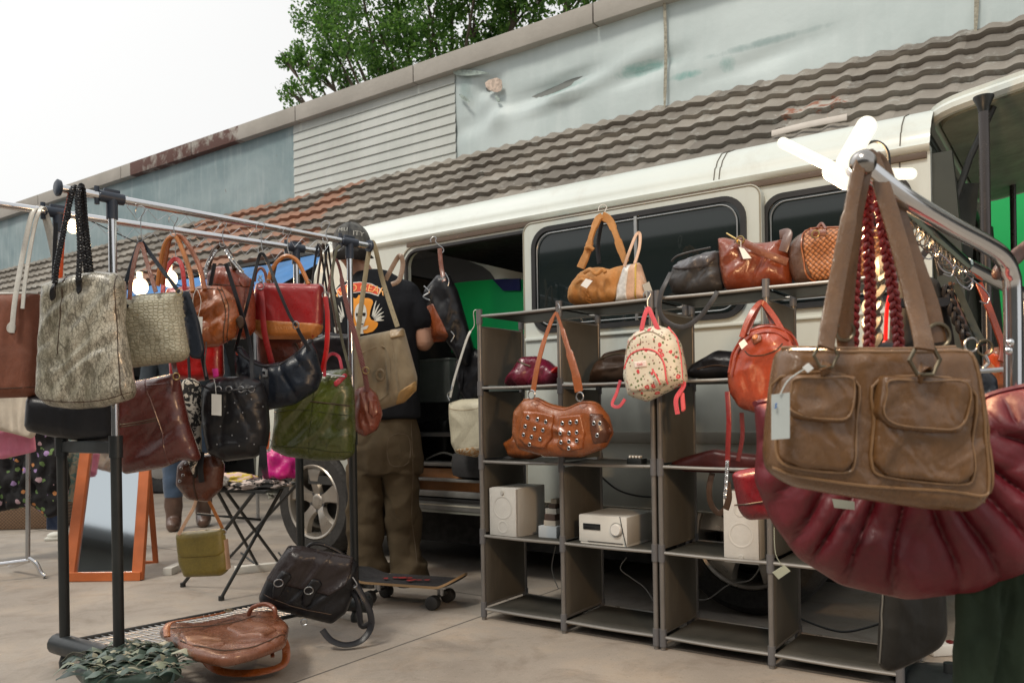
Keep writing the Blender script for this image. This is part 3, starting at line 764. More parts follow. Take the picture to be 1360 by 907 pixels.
gate = thing('tmp', None, None, (0, 0, 0)); gate.name = 'tailgate'; gate.parent = van
up = math.radians(9.); GL = 1.12
def G(u, y, h): return (xr-.02+u*math.cos(up)-h*math.sin(up), y, 1.90+u*math.sin(up)+h*math.cos(up))
gy0, gy1 = VC+.07, 4.83
def gate_piece(name, u0, u1, y0, y1, h, th, mat, holes=None, r=.08, parent=None):
    V, F = sheet(rrect(u0, y0, u1, y1, r, 6), holes or [], th)
    return mk(name, [G(x, z, h+y) for x, y, z in V], F, mat, parent or gate, smooth=False)
gate_piece('panel', 0, GL, gy0, gy1, -.0, .03, PAINT, [rrect(.38, gy0+.2, .98, gy1-.2, .1, 6)], .12)
gate_piece('inner_frame', .03, GL-.03, gy0+.03, gy1-.03, -.034, .03, plain((.24, .26, .22), .6, 0, .2), [rrect(.35, gy0+.17, 1.0, gy1-.17, .1, 6)], .1)
MB().tube([G(u, y, -.01) for u, y in rrect(.0, gy0, GL, gy1, .12, 6)], .024, 8, True).obj('rim', PAINT, gate)
g = NT('gate_glass'); gp = gate_piece('window', .37, .99, gy0+.19, gy1-.19, -.005, .008, g.set((.35, .5, .42), .03, 0, None, Transmission_Weight=.85), None, .1)
MB().tube([G(u, y, -.015) for u, y in rrect(.36, gy0+.18, 1.0, gy1-.18, .1, 6)], .014, 6, True).obj('window_seal', RUB, gp)
MB().tube([G(.2, gy0+.06, -.04), G(.1, gy0+.04, -.2), (xr+.03, gy0+.0, 1.45)], .012, 8).obj('gas_strut', BLKM, gate)
# wheels
def wheel(x):
    w = thing('tmp', None, None, (x, VC+.12, .33)); w.name = 'wheel'; w.parent = van
    MB().lathe([(.22, .09), (.28, .095), (.318, .07), (.33, .03), (.332, -.03), (.318, -.075), (.29, -.095), (.225, -.09), (.215, -.05), (.22, .09)], axis='y', seg=48).obj('tyre', plain((.022, .021, .02), .8, 0, .3, .3, 20), w)
    R = plain((.36, .33, .29), .32, .75, .12)
    rim = MB().lathe([(.222, -.088), (.216, -.094), (.205, -.088), (.195, -.05), (.19, .05), (.2, .08)], axis='y', seg=48).obj('rim', R, w)
    m = MB()
    for k in range(5):
        a0 = 2*PI*k/5+.3; n = 8; vs = []; 
        for i in range(n+1):
            t = i/n; r = .045+.155*t; hw = .030+.022*abs(2*t-.55)**1.5+.01*t; yy = -.05-.02*math.sin(PI*t)*.7-.02*t
            for sgn, dy in ((-1, .02), (-.75, -.006), (.75, -.006), (1, .02)):
                px_, pz_ = r, sgn*hw; vs.append((px_*math.cos(a0)-pz_*math.sin(a0), yy+dy, px_*math.sin(a0)+pz_*math.cos(a0)))
        m.add(vs, [(i*4+j, i*4+j+1, i*4+j+5, i*4+j+4) for i in range(n) for j in range(3)])
    m.lathe([(0.0, -.062), (.03, -.062), (.05, -.055), (.06, -.03)], axis='y', seg=24)
    m.obj('spokes', R, w, auto=50)
    m = MB()
    for k in range(5): a = 2*PI*(k+.5)/5+.3; m.lathe([(0, -.058), (.01, -.058), (.012, -.045)], (.055*math.cos(a), 0, .055*math.sin(a)), 'y', 8)
    m.obj('wheel_nut', plain((.05, .05, .05), .5), w)
    MB().lathe([(0, .0), (.14, .0), (.15, .01), (.0, .03)], axis='y', seg=24).obj('brake_disc', plain((.03, .028, .025), .7), w)
wheel(xf); wheel(xb)
# seats and things inside the van
st = thing('tmp', None, None, (X(716, 400, 3.42), 3.42, .5)); st.name = 'seat'; st.parent = van
m = MB(); m.box((.1, 0, .35), (.14, .5, .75), bev=.05); m.box((.08, 0, .84), (.1, .26, .2), bev=.04); m.box((-.15, 0, .08), (.5, .5, .14), bev=.05); m.obj('seat_cushion', plain((.03, .03, .032), .85), st)
def vthing(name, label, cat, px, py, c, group=None):
    p = LV(px, py, c); return thing(name, label, cat, V2W(p), YAW_V, group), p
q = LV(640, 445, 3.6); gb = thing('green_screen', 'bright green panel with dark blue top corner inside the open van', 'panel', V2W(q), YAW_V)
def gpoly(nm, o, c, m_): V, F = sheet([(LV(x, y, c).x-q.x, LV(x, y, c).z-q.z) for x, y in o], [], .012); mk(nm, [(x, y+c-3.6, z) for x, y, z in V], F, m_, gb, smooth=False)
gpoly('panel', [(584, 379), (620, 374), (672, 370), (705, 372), (705, 468), (600, 468)], 3.6, plain((.008, .72, .2), .5, 0, .06, scale=3)); gpoly('blue_corner', [(654, 371), (690, 370), (690, 386), (668, 386)], 3.58, plain((.02, .03, .2), .5))
t, p = vthing('metal_box', 'plain grey metal box standing inside the van beside the man', 'box', 566, 530, 3.5)
w_ = X(604, 500, 3.5)-X(540, 500, 3.5)
m = MB().box((0, .12, .1), (w_, .25, LV(566, 474, 3.5).z-p.z), bev=.006); m.obj('casing', plain((.2, .22, .21), .5, .3, .15), t)
MB().box((0, .12, .1+(LV(566, 474, 3.5).z-p.z)/2), (w_*1.02, .26, .012), bev=.003).obj('lid', plain((.26, .28, .27), .5, .3), t)
tag(MB().box((0, 0, .0), (1.1, .3, .05), bev=.01).obj('bench_board', plain((.12, .15, .14), .7), None, loc=V2W((X(640, 516, 3.75), 3.75, Z(640, 516, 3.75))), yaw=YAW_V), 'long grey green board lying inside the van behind the cream bag', 'board')
t, p = vthing('wooden_box', 'orange brown wooden box in the van step under the open door', 'box', 600, 654, 3.25)
w_ = X(655, 640, 3.25)-X(540, 640, 3.25)
MB().box((0.02, .1, .06), (w_, .22, .13), bev=.005).obj('box_side', plain((.42, .19, .07), .6, 0, .3, .2, 5), t)
MB().box((0.02, .0, .0), (w_, .1, .012), bev=.002).obj('box_lip', plain((.5, .32, .17), .6, 0, .3), t)

# ------------------------------------------------------------------ cube shelving
SC = 2.635; SD = .30
GRYP = plain((.16, .155, .15), .38, .15, .12, .15, 12); POST = plain((.17, .16, .15), .35, .35, .15); JNT = plain((.10, .10, .105), .45); RAILM = plain((.3, .29, .27), .32, .6, .12, 0, 3)
g = NT('shelf_plastic')
c = g.mix(g.ramp(g.noise(3, 6, .6), [(.3, 0.), (.7, 1.)]), (.085, .078, .064), (.13, .118, .096))
c = g.mix(g.math('MULTIPLY', g.ramp(g.noise(14, 6, .7, vec=g.map((1, 1, .3))), [(.55, 0.), (.75, 1.)]), .4), c, (.18, .155, .12))
PAN = g.set(c, .5, 0, g.bump(g.noise(6, 4), .2, .006), Specular_IOR_Level=.3)
FZ = [.045, .342, .644, .943, 1.235]
g = NT('shelf_board_plastic'); BOARD = g.set(g.mix(g.ramp(g.noise(4, 6, .65), [(.35, 0.), (.7, 1.)]), (.03, .03, .026), (.06, .056, .048)), .5, 0, None, Specular_IOR_Level=.25)
def shelf_unit(px0, px1, label, rootpx):
    xa, xb_ = LV(px0[0], px0[1], SC).x, LV(px1[0], px1[1], SC).x; xm = (xa+xb_)/2
    t = thing('cube_shelf', label, 'shelf', V2W((xa, SC, 0)), YAW_V, 'grey cube shelving units standing side by side')
    t.rotation_euler = (0, 0, YAW_V)
    W2 = xb_-xa
    for x in (0, W2/2, W2):
        for y in (0, SD):
            pm = MB().tube([(x, y, .0), (x, y, 1.25)], .0095, 10).obj('post', POST, t)
            for z in FZ: MB().tube([(x, y, max(.001, z-.032)), (x, y, z+.028)], .0128, 10).obj('joint', JNT, pm)
    for k, z in enumerate(FZ):
        for i in range(2):
            x0, x1 = i*W2/2+.012, (i+1)*W2/2-.012
            n = 14; vs = []; fs = []
            sag = .006*random.random()+.002
            for a in range(n+1):
                for b in range(5):
                    u = a/n; v = b/4; vs.append((x0+(x1-x0)*u, .012+(SD-.024)*v, z+.003-sag*math.sin(PI*u)*math.sin(PI*v)))
            for a in range(n):
                for b in range(4): q = a*5+b; fs.append((q, q+1, q+6, q+5))
            nv = len(vs); vs += [(x, y, zz-.006) for x, y, zz in vs]; fs += [tuple(j+nv for j in f[::-1]) for f in fs]
            for a in range(n): fs.append((a*5, (a+1)*5, (a+1)*5+nv, a*5+nv))
            sp_ = mk('shelf_board', vs, fs, BOARD, t)
            for y in (0, SD): MB().tube([(x0-.003, y, z), ((x0+x1)/2, y, z-.002), (x1+.003, y, z)], .0062, 8, sm=3).obj('rail', RAILM, sp_)
    for x in (0, W2/2, W2):
        for k in range(4):
            z0, z1 = FZ[k]+.012, FZ[k+1]-.014-(.03 if k == 3 else 0)
            n = 6; vs = []; 
            bow = random.uniform(-.004, .004)
            for a in range(n+1):
                for b in range(n+1): vs.append((x+bow*math.sin(PI*a/n), .008+(SD-.016)*a/n, z0+(z1-z0)*b/n))
            fs = [(a*(n+1)+b, (a+1)*(n+1)+b, (a+1)*(n+1)+b+1, a*(n+1)+b+1) for a in range(n) for b in range(n)]
            nv = len(vs); vs += [(p[0]+.004, p[1], p[2]) for p in vs]; fs += [tuple(j+nv for j in f[::-1]) for f in fs]
            fs += [(b, b+1, b+1+nv, b+nv) for b in range(n)]
            mk('side_panel', vs, fs, PAN, t)
            if k in (0, 3): MB().tube([(x, 0, (z0, 0, 0, z1)[k]), (x, SD, (z0, 0, 0, z1)[k])], .0055, 7).obj('cross_rail', POST, t)
    return t
shelf_unit((643, 824), (872, 862), 'grey plastic cube shelf unit on the left holding the white stereo', None)
shelf_unit((881, 864), (1196, 912), 'grey plastic cube shelf unit on the right half hidden by the big foreground bags', None)

# ------------------------------------------------------------------ garment racks
GROUND = lambda px, py: Wp(px, py, HC/(-ray(px, py).z))
def DA(px): return 1/(.386-.00027*(px-148))
def DB(px): return 1/(.361-.000217*(px-77))
A0, A1 = Wp(148.5, 263, 2.59), Wp(464, 322, 3.32); B0, B1 = Wp(77, 283, 2.77), Wp(393, 330, 3.42)
A1.z = A0.z; B1.z = B0.z
def along(P, Q, t): return P+(Q-P)*t
rk = thing('garment_rack', 'double rail chrome and black garment rack full of hanging handbags on the left', 'clothes rack', ((A0.x+B1.x)/2, (A0.y+B1.y)/2, 0))
org = rk.location.copy(); org.z = 0
def RL(p): return p-org
def rail(P, Q, back, fwd):
    d = (Q-P).normalized(); a = P-d*back; b = Q+d*fwd
    r = MB().tube([RL(a), RL(b)], .0125, 14).obj('rail', CHROME, rk)
    for e, s in ((a, -1), (b, 1)): MB().tube([RL(e), RL(e+d*s*.008), RL(e+d*s*.012)], [.024, .026, .02], 18).obj('end_cap', NAVYP, r)
    return d
for P, Q, bk, fw in ((A0, A1, .155, .1), (B0, B1, .19, .1)):
    d = rail(P, Q, bk, fw)
    for e in (P, Q):
        s = 1 if e is P else -1
        g0 = Vector((e.x, e.y, 0))
        up_ = MB().tube([RL(g0+Vector((0, 0, .55))), RL(Vector((e.x, e.y, e.z-.03)))], .0125, 14).obj('upright', CHROME, rk)
        MB().tube([RL(g0+Vector((0, 0, .09))), RL(g0+Vector((0, 0, .76)))], .0168, 14).obj('outer_tube', BLKM, up_)
        m = MB().tube([RL(e-d*.042), RL(e+d*.036)], .0185, 14).tube([RL(e), RL(e-Vector((0, 0, .068)))], .0175, 14)
        m.tube([RL(e-d*.046-Vector((0, 0, .028))), RL(e-d*.046+Vector((0, 0, .028)))], .008, 8); m.box(RL(e)+Vector((0, 0, .02)), (.05, .012, .014), Matrix.Rotation(math.atan2(d.y, d.x), 3, 'Z'), .003)
        m.obj('connector', NAVYP, up_)
        MB().tube([RL(g0+Vector((0, 0, .72))), RL(g0+Vector((0, 0, .79)))], .021, 14).obj('collar', BLKP, up_)
for a, b in ((A0, B0), (A1, B1)):
    ga, gb = Vector((a.x, a.y, .075)), Vector((b.x, b.y, .075)); dd = (gb-ga).normalized()
    MB().tube([RL(ga-dd*.07), RL(ga-dd*.06), RL(gb+dd*.05), RL(gb+dd*.06)], [.026, .035, .035, .026], 14).obj('foot_bar', BLKP, rk)
    m = MB()
    for e in (ga, gb): m.lathe([(.0, .0), (.018, .0), (.02, .02), (.012, .045)], RL(Vector((e.x, e.y, 0))), 'z', 12)
    m.obj('foot', BLKP, rk)
    ha, hb = Vector((a.x, a.y, .752)), Vector((b.x, b.y, .752)); MB().ribbon([RL(ha), RL(hb)], .04, .022, (dd.y, -dd.x, 0), 0).obj('cross_bar', BLKP, rk)
# wire shelf at the foot
m = MB(); z = .085
a0, a1, b0, b1 = [Vector((p.x, p.y, z)) for p in (A0, A1, B0, B1)]
m2 = MB()
m2.tube([RL(a0), RL(a1)], .008, 8).tube([RL(b0), RL(b1)], .008, 8); m2.obj('shelf_frame', BLKM, rk)
for i in range(1, 40): t = i/40; m.tube([RL(along(a0, a1, t)), RL(along(b0, b1, t))], .0016, 5)
for i in range(1, 5): t = i/5; m.tube([RL(along(a0, b0, t)), RL(along(a1, b1, t))], .0022, 5)
m.obj('wire_shelf', STEEL, rk)
# zig-zag hanger chains slung under the rails
def zigzag(P, Q, t0, t1, n, label, drop=.035):
    a, b = along(P, Q, t0), along(P, Q, t1); pts = []
    for i in range(n+1):
        p = along(a, b, i/n); p.z -= .018+(drop if i % 2 else 0)+.006*math.sin(i*1.7); pts.append(p)
    m = MB().tube([p-pts[0] for p in pts], .0014, 5)
    for i in (0, n//2, n): m.tube([pts[i]-pts[0]+Vector((0, .0, 0)), pts[i]-pts[0]+Vector((.01, .01, .02)), pts[i]-pts[0]+Vector((0, 0, .033))], .0014, 5, sm=3)
    tag(m.obj('zigzag_hanger', STEEL, loc=pts[0]), label, 'hanger', 'zigzag wire hanger chains slung under the rails')
zigzag(A0, A1, .05, .97, 26, 'zigzag wire hanger chain under the front rail of the left rack')
zigzag(B0, B1, .06, 1., 26, 'zigzag wire hanger chain under the rear rail of the left rack')
def hook(px, y0, y1, D, label, mat=STEEL, s=.018, rr=.0016):
    a, b = Wp(px, y0, D), Wp(px, y1, D); L = (a-b).length
    pts = [(-s*.9, 0, -s*.5), (-s, 0, 0), (-s*.7, 0, s*.7), (0, 0, s), (s*.7, 0, s*.6), (s*.6, 0, -.1*s), (0, 0, -s*1.2), (0, 0, -L*.7), (.3*s, 0, -L+s*.3), (0, 0, -L), (-.6*s, 0, -L+s*.2), (-.7*s, 0, -L+s)]
    tag(MB().tube(pts, rr, 6, sm=4).obj('wire_hook', mat, loc=a), label, 'hook', 'wire hooks holding bags')
# ------------------------------------------------------------------ the man
def limb(m, pts, rad, sq=1., seg=14, sm=5):
    P = catmull(pts, sm); n = len(P); R = np.interp(np.linspace(0, len(rad)-1, n), range(len(rad)), rad).tolist()
    v, f = tube_geo(P, R, seg); 
    m.add(v, f); m.sph(P[0], R[0], n=6); m.sph(P[-1], R[-1], n=6)
def loft(m, rings, seg=24):
    """rings: (cx, cy, z, rx, ry)"""
    vs = []; fs = []
    for cx, cy, z, rx, ry in rings:
        for j in range(seg):
            a = 2*PI*j/seg; c, s = math.cos(a), math.sin(a); e = .85
            vs.append((cx+rx*math.copysign(abs(c)**e, c), cy+ry*math.copysign(abs(s)**e, s), z))
    for i in range(len(rings)-1):
        for j in range(seg): fs.append((i*seg+j, i*seg+(j+1) % seg, (i+1)*seg+(j+1) % seg, (i+1)*seg+j))
    fs.append(list(range(seg))[::-1]); fs.append([(len(rings)-1)*seg+j for j in range(seg)]); m.add(vs, fs)
MD = 4.02
mp_ = GROUND(512, 776); MD = mp_.y
man = thing('person', 'man seen from behind in black skull t-shirt, khaki trousers and cap', 'person', mp_, 0.)
def M(px, py, dy=0.): 
    p = Wp(px, py, MD+dy)-mp_; return p
def pr(px0, px1, D=MD): return abs(px1-px0)/2*D/FPX
SKIN = plain((.32, .17, .11), .5, 0, .12, .1)
b = MB()
# head and neck
hc = M(467, 329, -.02); b.sph(hc, .078, (.98, 1.15, 1.18), 12); b.sph(hc+Vector((-.0, .045, -.045)), .055, (1, 1.1, 1.1), 10)
b.sph(hc+Vector((0, .115, -.03)), .016, (.8, 1.1, 1.3), 6)        # nose, turned away
for s in (-1, 1): b.sph(hc+Vector((s*.079, .0, -.035)), .02, (.45, .8, 1.3), 7)   # ears
limb(b, [hc+Vector((.0, 0, -.04)), M(480, 362), M(492, 385)], [.055, .056, .062])
# torso
sh = M(503, 385); hip = M(512, 560)
loft(b, [(M(505, 560).x, 0, M(505, 560).z, .14, .085), (M(508, 500).x, 0, M(508, 500).z, .165, .105), (M(506, 430).x, 0, M(506, 430).z, .185, .11), (M(504, 385).x, 0, M(504, 385).z, .15, .08), (M(498, 368).x, 0, M(498, 368).z, .07, .06)])
# right arm: upper arm down to the elbow at the right, forearm forward into the van
S_, E_, H_ = M(546, 402), M(563, 455, -.03), M(575, 440, .27)
limb(b, [S_, M(556, 428, -.01), E_], [.062, .052, .043]); limb(b, [E_, M(570, 447, .12), H_], [.043, .04, .027])
S2, E2, H2 = M(456, 402), M(440, 462, .0), M(452, 470, .26)
limb(b, [S2, M(444, 432, 0), E2], [.062, .052, .043]); limb(b, [E2, M(445, 468, .12), H2], [.043, .04, .027])
def hand(m, w, fwd, side):
    p = w+fwd*.05; m.sph(p, .034, (.9, 1.2, .5), 8)
    up = Vector((0, 0, 1))
    for k in range(4):
        q = p+fwd*.035+Vector((side*(k-1.5)*.018, 0, 0)); L = (.065, .078, .072, .055)[k]
        limb(m, [q, q+fwd*L*.55+up*.004, q+fwd*L*.85-up*L*.45], [.0092, .0085, .0072], seg=8, sm=3)
    q = p+Vector((-side*.03, 0, 0)); limb(m, [q, q+Vector((-side*.02, .03, 0)), q+Vector((-side*.018, .058, -.012))], [.011, .01, .008], seg=8, sm=3)
for w, sd_ in ((H_, 1), (H2, -1)): hand(b, w, Vector((.1*sd_, 1, 0)).normalized(), sd_)
# legs
for x0, xm, x1, dy_ in (((492, 570), (486, 665), (491, 760), 0.), ((530, 570), (534, 665), (545, 760), .03)): limb(b, [M(*x0), M(*xm, dy_), M(*x1, dy_)], [.07, .045, .034])
V, N, F = remeshed(b, .006, 5)
body = mk('body', V, F, SKIN, man)
# face set into the head (turned towards the van)
m = MB()
for s in (-1, 1): m.sph(hc+Vector((s*.03, .1, .0)), .012, (1, .5, .7), 6)
m.obj('eyes', plain((.6, .6, .6), .3), man); m = MB().sph(hc+Vector((0, .1, -.075)), .022, (1, .4, .35), 6); m.obj('mouth', plain((.3, .1, .09), .5), man)
# cap, worn peak forward
g = NT('cap_cloth'); c = g.mix(g.ramp(g.noise(9, 6, .7), [(.4, 0.), (.65, 1.)]), (.02, .022, .025), (.13, .13, .12)); CAPM = g.set(c, .9, 0, g.bump(g.noise(180, 2), .4, .002))
m = MB(); vs = []; fs = []; n1, n2 = 14, 30; cc = hc+Vector((0, 0, .012))
for i in range(n1+1):
    th = PI*.56*i/n1
    for j in range(n2):
        ph = 2*PI*j/n2; r = .094*(1+.012*math.cos(6*ph)*math.sin(th)); zz = .112*math.cos(th)
        if i > n1-4: r *= 1-.01*(i-n1+4)
        dz = -.045*max(0, -math.sin(ph))*(i/n1)**3
        vs.append(cc+Vector((r*math.sin(th)*math.cos(ph), r*1.12*math.sin(th)*math.sin(ph), zz+dz)))
for i in range(n1):
    for j in range(n2): fs.append((i*n2+j, (i+1)*n2+j, (i+1)*n2+(j+1) % n2, i*n2+(j+1) % n2))
cap = mk('cap', vs, fs, CAPM, man)
m = MB(); m.sph(cc+Vector((0, 0, .112)), .008, (1, 1, .5), 6)
for k in range(6):
    ph = PI/6+PI*k/3; m.tube([cc+Vector((.0955*math.sin(th)*math.cos(ph), .107*math.sin(th)*math.sin(ph), .1135*math.cos(th))) for th in np.linspace(.02, PI*.5, 10)], .0012, 4)
m.obj('stitching', plain((.08, .08, .08), .9), cap)
vs = []; fs = []
for i in range(9):
    a = PI*(.18+.64*i/8)
    for k in range(5): r = .09+.075*k/4*math.sin(a)**.6; vs.append(cc+Vector((r*math.cos(a)*(1-.05*k), r*1.12*math.sin(a), -.012-.012*k*k/16-.01*abs(math.cos(a))*3)))
for i in range(8):
    for k in range(4): q = i*5+k; fs.append((q, q+1, q+6, q+5))
mk('peak', vs, fs, CAPM, cap)
bcap = BVHTree.FromPolygons([v.co for v in cap.data.vertices], [list(p.vertices) for p in cap.data.polygons])
def onto(bvh, pts, lift, ydir=1):
    out = []
    for p in pts:
        h = bvh.ray_cast(Vector((p[0], -2, p[2])), Vector((0, 1, 0)))
        out.append(Vector((p[0], (h[0].y if h[0] else p[1])-lift, p[2])))
    return out
def text_on(bvh, txt, size, c, name, mat, parent, arc=0., lift=.0025, rot=0., sp=1., ext=0.0008):
    V, F = text_mesh(txt, size, ext, sp); P = []
    for v in V:
        x, z = v.x, v.y
        if arc: an = x/arc; x, z = math.sin(an)*(arc+z), math.cos(an)*(arc+z)-arc
        if rot: x, z = x*math.cos(rot)-z*math.sin(rot), x*math.sin(rot)+z*math.cos(rot)
        P.append((c[0]+x, 0, c[2]+z, v.z))
    Q = onto(bvh, P, lift); Q = [q+Vector((0, -p[3], 0)) for q, p in zip(Q, P)]
    return mk(name, Q, F, mat, parent, smooth=False)
LET = plain((.42, .42, .38), .8)
text_on(bcap, 'MILI', .028, M(461, 311), 'lettering', LET, cap); text_on(bcap, 'ITY', .034, M(481, 316), 'lettering', LET, cap); text_on(bcap, 'ABU', .026, M(480, 332), 'lettering', LET, cap)
hair = MB(); 
for k in range(60):
    a = PI*(1.1+.8*k/59); p = cc+Vector((.088*math.cos(a), .098*math.sin(a), -.045)); hair.tube([p+Vector((0, .0, .01)), p+Vector((0, -.002, -.02-.008*random.random())), p+Vector((.003*random.uniform(-1, 1), .008, -.04))], .004, 4)
hair.obj('hair', plain((.012, .01, .009), .8), man)
# t-shirt
b = MB()
def rg(pxl, pxr, py, ry): cx = M((pxl+pxr)/2, py); return (cx.x, cx.y, cx.z, (pxr-pxl)/2*MD/FPX, ry)
loft(b, [rg(450, 560, 556, .135), rg(449, 557, 520, .135), rg(446, 556, 470, .14), rg(443, 558, 430, .145), rg(444, 560, 405, .135), rg(452, 552, 388, .11), rg(466, 532, 372, .085), rg(472, 516, 362, .072)])
limb(b, [M(538, 393), M(550, 412, -.01), M(557, 427, -.015)], [.075, .072, .068]); limb(b, [M(462, 395), M(445, 425), M(440, 448)], [.075, .073, .07])
V, N, F = remeshed(b, .008, 8)
V2 = []
for v, nn in zip(V, N):
    p = Vector((v.x*7, v.y*7, v.z*4)); k = noise.noise(p+Vector((noise.noise(p*.9)*1.5, 0, 0))); r = 1-2*abs(noise.noise(p*1.3+Vector((4, 4, 4))))
    V2.append(v+nn*(.007*k+.006*max(0, r)))
SH = cloth((.007, .008, .011), .85, 500, .3, .15)
shirt = mk('t_shirt', V2, F, SH, man)
bs = BVHTree.FromPolygons(V2, F)
def decal(name, outs, mat, lift=.002, it=1, st=.012, parent=None, dx=0):
    m = MB()
    for o in outs:
        P = np.array([(M(x, y).x, M(x, y).z) for x, y in o]); P = chaikin(P, it) if it else P; P = resample(P, st*.6)
        v, f, d = fill(P, st, st*.5)
        m.add(onto(bs, [(a, 0, bb) for a, bb in v], lift), [t if ((v[t[1]][0]-v[t[0]][0])*(v[t[2]][1]-v[t[0]][1])-(v[t[2]][0]-v[t[0]][0])*(v[t[1]][1]-v[t[0]][1])) > 0 else t[::-1] for t in f])
    return m.obj(name, mat, parent or shirt)
ORG = plain((.72, .28, .03), .8); RED = plain((.6, .07, .03), .8); BON = plain((.6, .6, .55), .8); BLKC = plain((.01, .01, .01), .9)
decal('print_banner_edge', [[(448, 387), (454, 383), (466, 379), (484, 378.5), (498, 381), (511, 388), (508.5, 398.5), (497, 394.5), (484, 393), (466, 394.5), (455, 398)]], BON, .002, 0, .006)
decal('print_banner', [[(450, 387.5), (455, 384), (466, 380.2), (484, 379.7), (498, 382.2), (509.5, 388.5), (507.5, 396.5), (497, 393), (484, 391.8), (466, 393.2), (456, 396)]], RED, .0035, 0, .006)
decal('print_cross', [[(465, 401), (474, 399), (480, 402), (483, 395), (489, 401), (497, 401), (503, 405), (499, 415), (497, 428), (509, 432), (508, 438), (500, 446), (476, 447), (470, 436), (474, 424), (468, 412)]], ORG, .002, 1, .008)
decal('print_skull', [[(479, 414), (483, 408), (488, 407.5), (493, 412), (494.5, 424), (491.5, 431), (490, 438), (482, 438), (480.5, 431), (478, 424)]], BON, .004, 1, .006)
decal('print_jaw', [[(475, 436), (486, 439), (497, 436), (494, 441), (489, 442), (490, 447), (482, 447), (483, 442), (478, 441)]], BON, .004, 0, .006)
decal('print_eyes', [[(480, 420.5), (484.5, 420.5), (484, 424.5), (480.5, 424.5)], [(488.5, 420), (493, 420.5), (492, 424.5), (488.5, 424)], [(485.5, 426), (487.5, 426), (488.5, 430), (484.5, 430)], [(481.5, 434), (490.5, 434), (489.5, 435.2), (482.5, 435.2)]], BLKC, .006, 0, .004)
for sg, bx, by in ((-1, 466, 431), (1, 499, 431)):
    wl = []
    for row in range(2):
        for i in range(6):
            a0 = math.radians(4+i*14+row*6); L = (14+i*1.3)*(1-.4*row); dx, dy = math.cos(a0)*sg, -math.sin(a0)*1.15; nx_, ny_ = -dy*1.15, dx*1.15
            sx_, sy_ = bx+sg*(1+row*2)+dx*4, by-i*.8+dy*2-row
            wl.append([(sx_-nx_*.5, sy_-ny_*.5), (sx_+dx*L*.6-nx_, sy_+dy*L*.6-ny_), (sx_+dx*L, sy_+dy*L), (sx_+dx*L*.6+nx_*.5, sy_+dy*L*.6+ny_*.5), (sx_+nx_*.4, sy_+ny_*.4)])
    decal('print_wing', wl, BON, .0035, 1, .005)
decal('print_patch', [[(448, 437), (455, 437), (455, 445), (449, 444)]], BON, .003, 0, .008)
text_on(bs, 'WILD GEAR', .05, M(482, 387), 'lettering', plain((.9, .45, .15), .8), shirt, .3, .0055, 0, 1.0)
# trousers
b = MB()
def rgl(pxl, pxr, py, ry, dy=0.): c = M((pxl+pxr)/2, py, dy); return (c.x, c.y, c.z, (pxr-pxl)/2*MD/FPX, ry)
loft(b, [rgl(464, 560, 628, .13), rgl(462, 556, 590, .14), rgl(462, 551, 560, .13), rgl(463, 549, 545, .12)])
loft(b, [rgl(466, 514, 768, .1), rgl(468, 516, 752, .1), rgl(464, 510, 735, .088), rgl(463, 506, 700, .09), rgl(463, 508, 655, .1), rgl(462, 512, 605, .12)])
loft(b, [rgl(520, 570, 770, .1, .03), rgl(520, 570, 752, .1, .03), rgl(518, 560, 735, .088, .03), rgl(514, 556, 700, .09, .02), rgl(511, 555, 655, .1, .01), rgl(508, 558, 605, .12)])
V, N, F = remeshed(b, .008, 6); V2 = []
for v, nn in zip(V, N):
    zf = v.z; k = max(0, 1-zf/.3)
    p = Vector((v.x*5, v.y*5, zf*8)); q = Vector((v.x*9+zf*7, v.y*6, zf*6-v.x*6))
    q2 = Vector((v.x*6+zf*3.5, v.y*4, zf*4.2-v.x*5)); d = .016*noise.noise(q2)+.014*max(0, 1-2.2*abs(noise.noise(q2*1.1+Vector((2, 2, 2)))))-.008*max(0, 1-3*abs(noise.noise(q*.8+Vector((7, 1, 3)))))+k*.011*math.sin(zf*60+6*noise.noise(p)+v.x*22)*(.4+noise.noise(p*.6+Vector((1, 9, 1))))
    V2.append(v+nn*d)
TR = cloth((.07, .053, .032), .9, 420, .4, .22)
tr = mk('trousers', V2, F, TR, man)
bt = BVHTree.FromPolygons(V2, F)
def tube_on(bvh, pts, r, mat, name, parent):
    P = catmull([M(x, y) for x, y in pts], 6); return MB().tube(onto(bvh, [(p.x, 0, p.z) for p in P], -.0005), r, 5).obj(name, mat, parent)
tube_on(bt, [(548, 560), (551, 620), (549, 690), (556, 750)], .002, plain((.1, .075, .05), .9), 'seam', tr)
m = MB()
P = [M(522, 580), M(545, 578), M(546, 612), M(523, 614)]; m.tube(onto(bt, [(p.x, 0, p.z) for p in catmull(P, 4, True)], -.0005), .002, 5, True); m.obj('pocket_stitch', plain((.1, .075, .05), .9), tr)
for pxs in (496, 540):
    sh_ = MB(); p = M(pxs, 768); sh_.add([], []); loft(sh_, [(p.x, .04, .0, .05, .13), (p.x, .04, .03, .052, .135), (p.x, .02, .07, .045, .09), (p.x, .0, .1, .04, .05)]); sh_.obj('shoe', plain((.03, .028, .026), .7), man)
